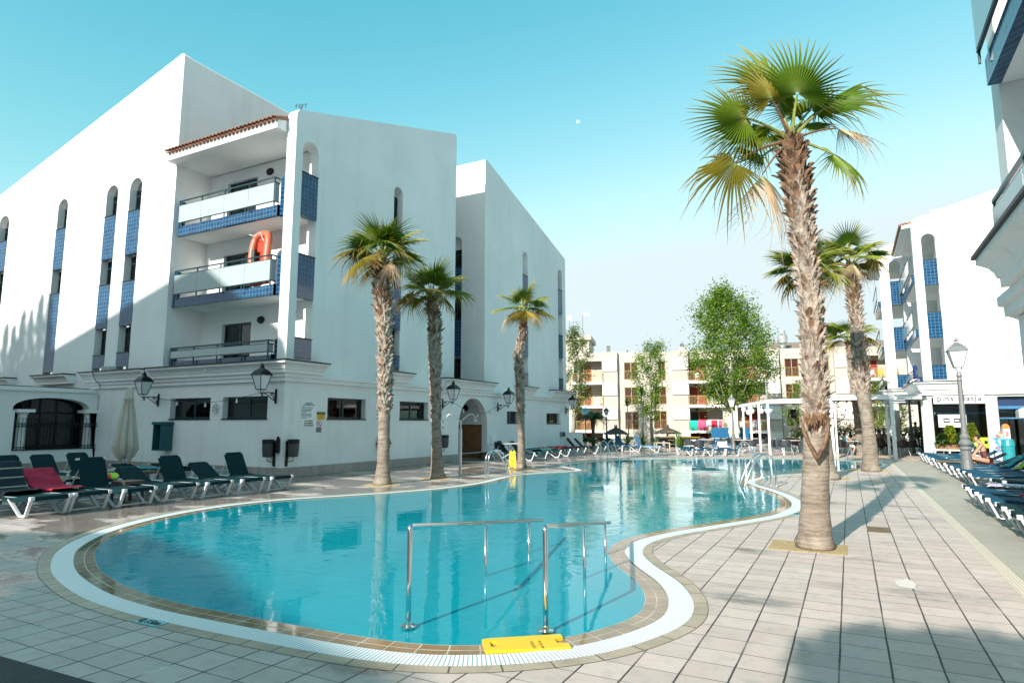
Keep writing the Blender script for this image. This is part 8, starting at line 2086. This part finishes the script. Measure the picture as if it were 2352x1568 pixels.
# antenna on the hotel roof, daytime moon, patch stains on the deck
p = onX(*Z3(862, 45), XL - .3); p = atD(*Z3(862, 36), 24); o = empty('roof_antenna', p - Vector((0, 0, .6)), 'tiny rod antenna on top of the hotel parapet', 'antenna'); m = MB(); m.tube([p - Vector((0, 0, .7)), p], .02, 5); m.bar(p - RT * .25, p + RT * .25 + Vector((0, 0, .1)), .02, .02)
for k in range(4): c = p + RT * (-.2 + .13 * k); m.bar(c - Vector((0, 0, .08)), c + Vector((0, 0, .1)), .015, .015)
m.build('rods', BLACK, o)
p = atD(1328, 281, 1400); m = MB(); bm = bmesh.new(); bmesh.ops.create_uvsphere(bm, u_segments=24, v_segments=16, radius=5.0); m.v = [p + v_.co for v_ in bm.verts]; m.f = [tuple(v_.index for v_ in f.verts) for f in bm.faces]; bm.free()
mm_, t_, pp_ = newmat('pale_moon'); pp_.inputs['Base Color'].default_value = (.22, .30, .32, 1); pp_.inputs['Roughness'].default_value = 1; pp_.inputs['Emission Color'].default_value = (.45, .8, .9, 1); pp_.inputs['Emission Strength'].default_value = .30
o = m.build('moon', mm_, loc=p, smooth=True); tag(o, 'tiny pale daytime moon above the middle of the sky', 'moon')
# inspection cover, white paint patch, shallow gutter grating on the pavers
p0_ = G(1992, 1212); p1_ = G(2045, 1224); m = MB(); m.box(p0_.x, p0_.x + .30, p1_.y, p1_.y + .55, -.01, .005); o = m.build('inspection_cover', simple('brown_cover', (.20, .13, .07), .8, var=.4, scale=9), loc=Vector((p0_.x, p1_.y, 0))); tag(o, 'brown square inspection cover in the pavers beyond the nearest palm', 'inspection cover')
p0_ = G(2063, 1348); m = MB(); rg = random.Random(6); vs = [p0_ + Vector((rg.uniform(-.02, .02) + x_, rg.uniform(-.03, .03) + y_, .004)) for x_, y_ in ((0, 0), (.06, .02), (.16, -.02), (.17, .2), (.12, .42), (.10, .44), (.06, .36), (-.01, .3), (.0, .15))]; m.add(vs, [tuple(range(9))]); o = m.build('paint_patch', simple('dried_white_paint', (.66, .62, .56), .8, var=.1), loc=p0_); tag(o, 'patch of dried white paint on the pavers right of the nearest palm', 'paint stain')

# ================================================================ PEOPLE
def skin_obj(name, mat, nodes, edges, par, sub=2, root='pelvis'):
    me = bpy.data.meshes.new(name); idx = {k: i for i, k in enumerate(nodes)}
    me.from_pydata([tuple(v_[0]) for v_ in nodes.values()], [(idx[a], idx[b]) for a, b in edges], [])
    me.materials.append(mat); o = bpy.data.objects.new(name, me); COL.objects.link(o)
    o.modifiers.new('skin', 'SKIN')
    if not me.skin_vertices: 
        bm = bmesh.new(); bm.from_mesh(me); bm.verts.layers.skin.verify(); bm.to_mesh(me); bm.free()
    for k, i in idx.items():
        r = nodes[k][1]; sv = me.skin_vertices[0].data[i]; sv.radius = (r, r) if not isinstance(r, tuple) else r; sv.use_root = (k == root or (root not in idx and i == 0))
    s = o.modifiers.new('sub', 'SUBSURF'); s.levels = sub; s.render_levels = sub
    o.modifiers['skin'].use_smooth_shade = True
    reg(o, par); return o
def person(label, loc, rz, J, top=None, bottom=None, hair=HAIR, hair_len=.0, skin=SKIN, scale=1.0, female=False, topmat=None, botmat=None, group=None, shoes=None):
    """J: joint positions in the figure's own space (facing +y)"""
    o = empty('person', loc, label, 'person', group, rz)
    o.scale = (scale,) * 3
    V = {k: Vector(v_) for k, v_ in J.items()}
    sh = .155 if female else .175
    neck, head = V['neck'], V['head']
    up = (neck - V['pelvis']).normalized(); side = Vector((1, 0, 0))
    chest = V.get('chest', V['pelvis'].lerp(neck, .68)); waist = V.get('waist', V['pelvis'].lerp(neck, .30))
    nd = {'pelvis': (V['pelvis'], (.145, .11) if not female else (.15, .115)), 'waist': (waist, (.125, .095) if not female else (.105, .085)), 'chest': (chest, (.15, .11) if not female else (.13, .10)), 'shc': (V['pelvis'].lerp(neck, .88), (.10, .075)), 'neck': (neck, .052), 'jaw': (head + Vector((0, .012, -.065)), .062), 'head': (head, (.078, .088)), 'crown': (head + Vector((0, -.012, .075)), (.066, .076))}
    ed = [('pelvis', 'waist'), ('waist', 'chest'), ('chest', 'shc'), ('shc', 'neck'), ('neck', 'jaw'), ('jaw', 'head'), ('head', 'crown')]
    for s_, n_ in ((-1, 'l'), (1, 'r')):
        S_ = V['pelvis'].lerp(neck, .87) + side * s_ * sh; E_, H_ = V['elbow_' + n_], V['wrist_' + n_]
        nd['sh' + n_] = (S_, .055 if not female else .047); nd['ua' + n_] = (S_.lerp(E_, .5), .047 if not female else .039); nd['el' + n_] = (E_, .038 if not female else .032); nd['fa' + n_] = (E_.lerp(H_, .4), .037 if not female else .031); nd['wr' + n_] = (H_, .024)
        d = (H_ - E_).normalized(); pl = H_ + d * .055; nd['pa' + n_] = (pl, (.034, .016))
        ed += [('shc', 'sh' + n_), ('sh' + n_, 'ua' + n_), ('ua' + n_, 'el' + n_), ('el' + n_, 'fa' + n_), ('fa' + n_, 'wr' + n_), ('wr' + n_, 'pa' + n_)]
        w_ = d.cross(Vector((0, 0, 1))); w_ = w_.normalized() if w_.length > .1 else Vector((0, 1, 0)); dn = w_.cross(d)
        for f_ in range(4):
            k = (f_ - 1.5) * .018; L_ = [.068, .078, .073, .058][f_]; a = pl + d * .03 + w_ * k; b = a + d * L_ * .55 + w_ * k * .2; c = b + d * L_ * .35 - dn * L_ * .35
            nd['f%d%s' % (f_, n_)] = (b, .0085); nd['t%d%s' % (f_, n_)] = (c, .0065); ed += [('pa' + n_, 'f%d%s' % (f_, n_)), ('f%d%s' % (f_, n_), 't%d%s' % (f_, n_))]
        th = pl + w_ * (-.038 * s_) + d * .012; nd['th' + n_] = (th, .010); nd['tt' + n_] = (th + d * .03 - w_ * .008 * s_, .008); ed += [('pa' + n_, 'th' + n_), ('th' + n_, 'tt' + n_)]
        Hp = V['pelvis'] + side * s_ * .085 + Vector((0, 0, -.03)); K, A, T_ = V['knee_' + n_], V['ankle_' + n_], V['toe_' + n_]
        nd['hp' + n_] = (Hp, .095); nd['tg' + n_] = (Hp.lerp(K, .5), .078); nd['kn' + n_] = (K, .054); nd['cf' + n_] = (K.lerp(A, .35), .055); nd['an' + n_] = (A, .034); nd['hl' + n_] = (A + Vector((0, 0, -.045)) - (T_ - A).normalized() * .03, .032); nd['to' + n_] = (T_, (.035, .022))
        ed += [('pelvis', 'hp' + n_), ('hp' + n_, 'tg' + n_), ('tg' + n_, 'kn' + n_), ('kn' + n_, 'cf' + n_), ('cf' + n_, 'an' + n_), ('an' + n_, 'hl' + n_), ('hl' + n_, 'to' + n_)]
    skin_obj('body', skin, nd, ed, o)
    g = lambda k, e=.014: (nd[k][0], tuple(x + e for x in nd[k][1]) if isinstance(nd[k][1], tuple) else nd[k][1] + e)
    if topmat:
        if top == 'shirt':
            ks = ['pelvis', 'waist', 'chest', 'shc', 'shl', 'ual', 'shr', 'uar']; T2 = {k: g(k, .022) for k in ks}
            skin_obj('shirt', topmat, T2, [('pelvis', 'waist'), ('waist', 'chest'), ('chest', 'shc'), ('shc', 'shl'), ('shl', 'ual'), ('shc', 'shr'), ('shr', 'uar')], o)
        else:
            T2 = {k: g(k, .012) for k in ('pelvis', 'waist', 'chest')}; skin_obj('top', topmat, T2, [('pelvis', 'waist'), ('waist', 'chest')], o)
            m = MB()
            for s_ in (-1, 1): a = V['pelvis'].lerp(neck, .9) + side * s_ * .07; m.tube([chest + side * s_ * .07 + Vector((0, .10, .02)), a + Vector((0, .03, .05)), a + Vector((0, -.06, .0)), chest + side * s_ * .06 + Vector((0, -.10, 0))], .012, 5)
            m.build('strap', topmat, o, local=True)
    if botmat:
        ks = ['pelvis', 'hpl', 'tgl', 'hpr', 'tgr'] + (['knl', 'knr'] if bottom == 'long' else []); T2 = {k: g(k, .02) for k in ks}
        T2['pelvis'] = (nd['pelvis'][0] + Vector((0, 0, .0)), (.16, .125))
        e2 = [('pelvis', 'hpl'), ('hpl', 'tgl'), ('pelvis', 'hpr'), ('hpr', 'tgr')] + ([('tgl', 'knl'), ('tgr', 'knr')] if bottom == 'long' else [])
        if bottom == 'brief': T2 = {k: g(k, .010) for k in ('pelvis', 'hpl', 'hpr')}; e2 = [('pelvis', 'hpl'), ('pelvis', 'hpr')]
        skin_obj('shorts', botmat, T2, e2, o)
    fwd_ = Vector(J.get('face', (0, 1, 0))).normalized(); sd = fwd_.cross(Vector((0, 0, 1))).normalized()
    m = MB(); bm = bmesh.new(); bmesh.ops.create_uvsphere(bm, u_segments=18, v_segments=12, radius=1)
    hc = head + Vector((0, 0, .025)) - fwd_ * .016
    vs = []
    for v_ in bm.verts:
        q = v_.co; drop = 1.0
        p_ = hc + sd * q.x * .086 + fwd_ * q.y * .098 + Vector((0, 0, q.z * .100))
        if q.y > .30 and q.z < .45: p_ = p_ - fwd_ * (.10 * (q.y - .3) + .045)
        if hair_len and q.z < 0 and q.y < .1: p_.z += q.z * hair_len
        vs.append(p_)
    m.v = vs; m.f = [tuple(v_.index for v_ in f.verts) for f in bm.faces]; bm.free(); m.build('hair', hair, o, local=True, smooth=True)
    m = MB()
    for s_ in (-1, 1): m.lathe([(.001, -.008), (.009, 0), (.001, .008)], head + fwd_ * .083 + sd * s_ * .031 + Vector((0, 0, .0)), 8)
    m.bar(head + fwd_ * .088 - sd * .02 + Vector((0, .0, -.055)), head + fwd_ * .088 + sd * .02 + Vector((0, 0, -.055)), .006, .008); m.build('eyes_and_mouth', HAIR, o, local=True)
    m = MB(); m.lathe([(.012, -.03), (.015, -.02), (.004, .02)], head + fwd_ * .092, 6)
    for s_ in (-1, 1): m.obox(head + sd * s_ * .083 - fwd_ * .005, sd * .008, fwd_ * .014, Vector((0, 0, .026)))
    m.build('nose_and_ears', skin, o, local=True)
    return o
# facing +y; seated figure: hips at z .50
SIT = dict(pelvis=(0, 0, .54), neck=(0, .05, 1.07), head=(0, .10, 1.21), elbow_l=(-.24, .16, .82), elbow_r=(.24, .16, .82), wrist_l=(-.12, .36, .86), wrist_r=(.14, .36, .95), knee_l=(-.14, .44, .52), knee_r=(.14, .44, .52), ankle_l=(-.12, .38, .09), ankle_r=(.14, .30, .09), toe_l=(-.13, .52, .03), toe_r=(.15, .44, .03), face=(0, 1, -.25))
STD = dict(pelvis=(0, 0, .95), neck=(0, .01, 1.46), head=(0, .03, 1.60), elbow_l=(-.25, -.04, 1.14), elbow_r=(.25, -.04, 1.14), wrist_l=(-.24, .10, .90), wrist_r=(.26, .08, .90), knee_l=(-.10, .03, .50), knee_r=(.11, -.02, .50), ankle_l=(-.10, 0, .09), ankle_r=(.12, -.04, .09), toe_l=(-.12, .14, .03), toe_r=(.15, .10, .03))
SH_BL = stripes('light_blue_check_shirt', [(.38, .66, .72), (.45, .72, .78), (.30, .58, .66), (.42, .70, .76)], 9, 0, 'X')
p = G(*PT(1300, 1270)); p = G(*PT(1300, 1262))
right_h = math.atan2(RT.y, RT.x) - PI / 2
person('man in a light blue shirt and beige shorts eating at a pergola table', (p.x, p.y, -.04), right_h + R(-4), SIT, 'shirt', 'long', topmat=SH_BL, botmat=CREAMTOW)
o = put_chair(p.x, p.y, right_h + R(-4), 'pale framed chair on which the man in the light blue shirt sits', gp)
p = G(*PT(1840, 1240)); person('seated diner in dark clothes in the shade of the pergola', (p.x, p.y, -.04), right_h + R(20), dict(SIT, elbow_r=(.26, .20, .80), wrist_r=(.2, .30, 1.0)), 'shirt', 'long', topmat=simple('dim_grey_shirt', (.16, .15, .15), .9), botmat=BLACK)
put_chair(p.x, p.y, right_h + R(20), 'charcoal chair under the seated diner in dark clothes', gp)
p = G(*RT_(445, 1180)); person('woman in a white top and dark shorts standing by the round column', (p.x, p.y, 0), YAW + R(170) + PI, dict(STD, wrist_l=(-.22, .22, 1.02)), 'top', 'short', topmat=T_WHITE, botmat=BLACK, female=True, hair_len=.0, group=None, scale=1.0)
p = G(*RT_(515, 1172)); person('man in a white shirt and dark shorts standing beside the round column', (p.x + .05, p.y + .3, 0), YAW + R(20), STD, 'shirt', 'long', topmat=T_WHITE, botmat=BLACK, scale=1.06)
# woman sitting on a sunbed, facing the pool, reading
seatx = 4.0; wy = 24.9
wom = dict(pelvis=(0, 0, .50), waist=(0, .05, .66), neck=(0, .12, 1.03), head=(0, .20, 1.16), elbow_l=(-.2, .34, .62), elbow_r=(.2, .34, .62), wrist_l=(-.10, .52, .60), wrist_r=(.08, .52, .60), knee_l=(-.26, .36, .56), knee_r=(.26, .36, .56), ankle_l=(.06, .34, .43), ankle_r=(-.06, .28, .43), toe_l=(.18, .40, .42), toe_r=(-.18, .34, .42), face=(0, 1, -.7))
q = onY(*Q(775, 1400), wy)
person('woman in a brown swimsuit sitting on a right bank sunbed looking down', (q.x, wy + .0, -.02), PI / 2 + R(-6), wom, 'top', 'brief', topmat=simple('maroon_swimsuit', (.10, .025, .02), .6), botmat=MATS['maroon_swimsuit'], female=True)
m = MB(); c_ = Vector((q.x - .95, wy, .40)); m.obox(c_, (.35, 0, .0), (0, .22, 0), (0, 0, .025)); o = m.build('bag', simple('brown_patterned_bag', (.16, .11, .05), .8, var=.5, scale=20), loc=c_, bevel=.02); tag(o, 'flat brown bag on the sunbed in front of the seated woman', 'bag')
# clothes on the far railing of the hotel building
a = onX(*RT_(445, 370), PX - .2); m = MB(); m.box(PX - .26, PX - .16, 35.2, 36.3, 3.75, 4.35); o = m.build('towel', simple('royal_blue_cloth', (.01, .06, .32), .9, var=.5, scale=6, bmp=.8), loc=Vector((PX - .2, 35.7, 4.2)), bevel=.03); tag(o, 'royal blue cloth hung over the lowest hotel balcony rail at right', 'towel')
# magenta and red things near the wall beds, plates on the man's table
p = G(*PT(1410, 1255)); m = MB(); m.lathe([(.10, .748), (.12, .76), (.06, .765)], (p.x, p.y, 0), 14); m.lathe([(.03, .748), (.035, .86), (.03, .86)], (p.x + .2, p.y + .1, 0), 10); o = m.build('plate', SIGNW, loc=Vector((p.x, p.y, .748))); tag(o, 'white plate and cup on the table of the man in the blue shirt', 'crockery')
m = MB(); p = Vector((-14.6, 11.2, .39))
for k in range(3): m.lathe([(.06, 0), (.07, .015), (.03, .03)], p + Vector((.12 * k, .05 * k, 0)), 10)
o = m.build('goggles', simple('turquoise_plastic', (.05, .5, .55), .4), loc=p); tag(o, 'small turquoise swimming things lying on the cream towel', 'swim gear')
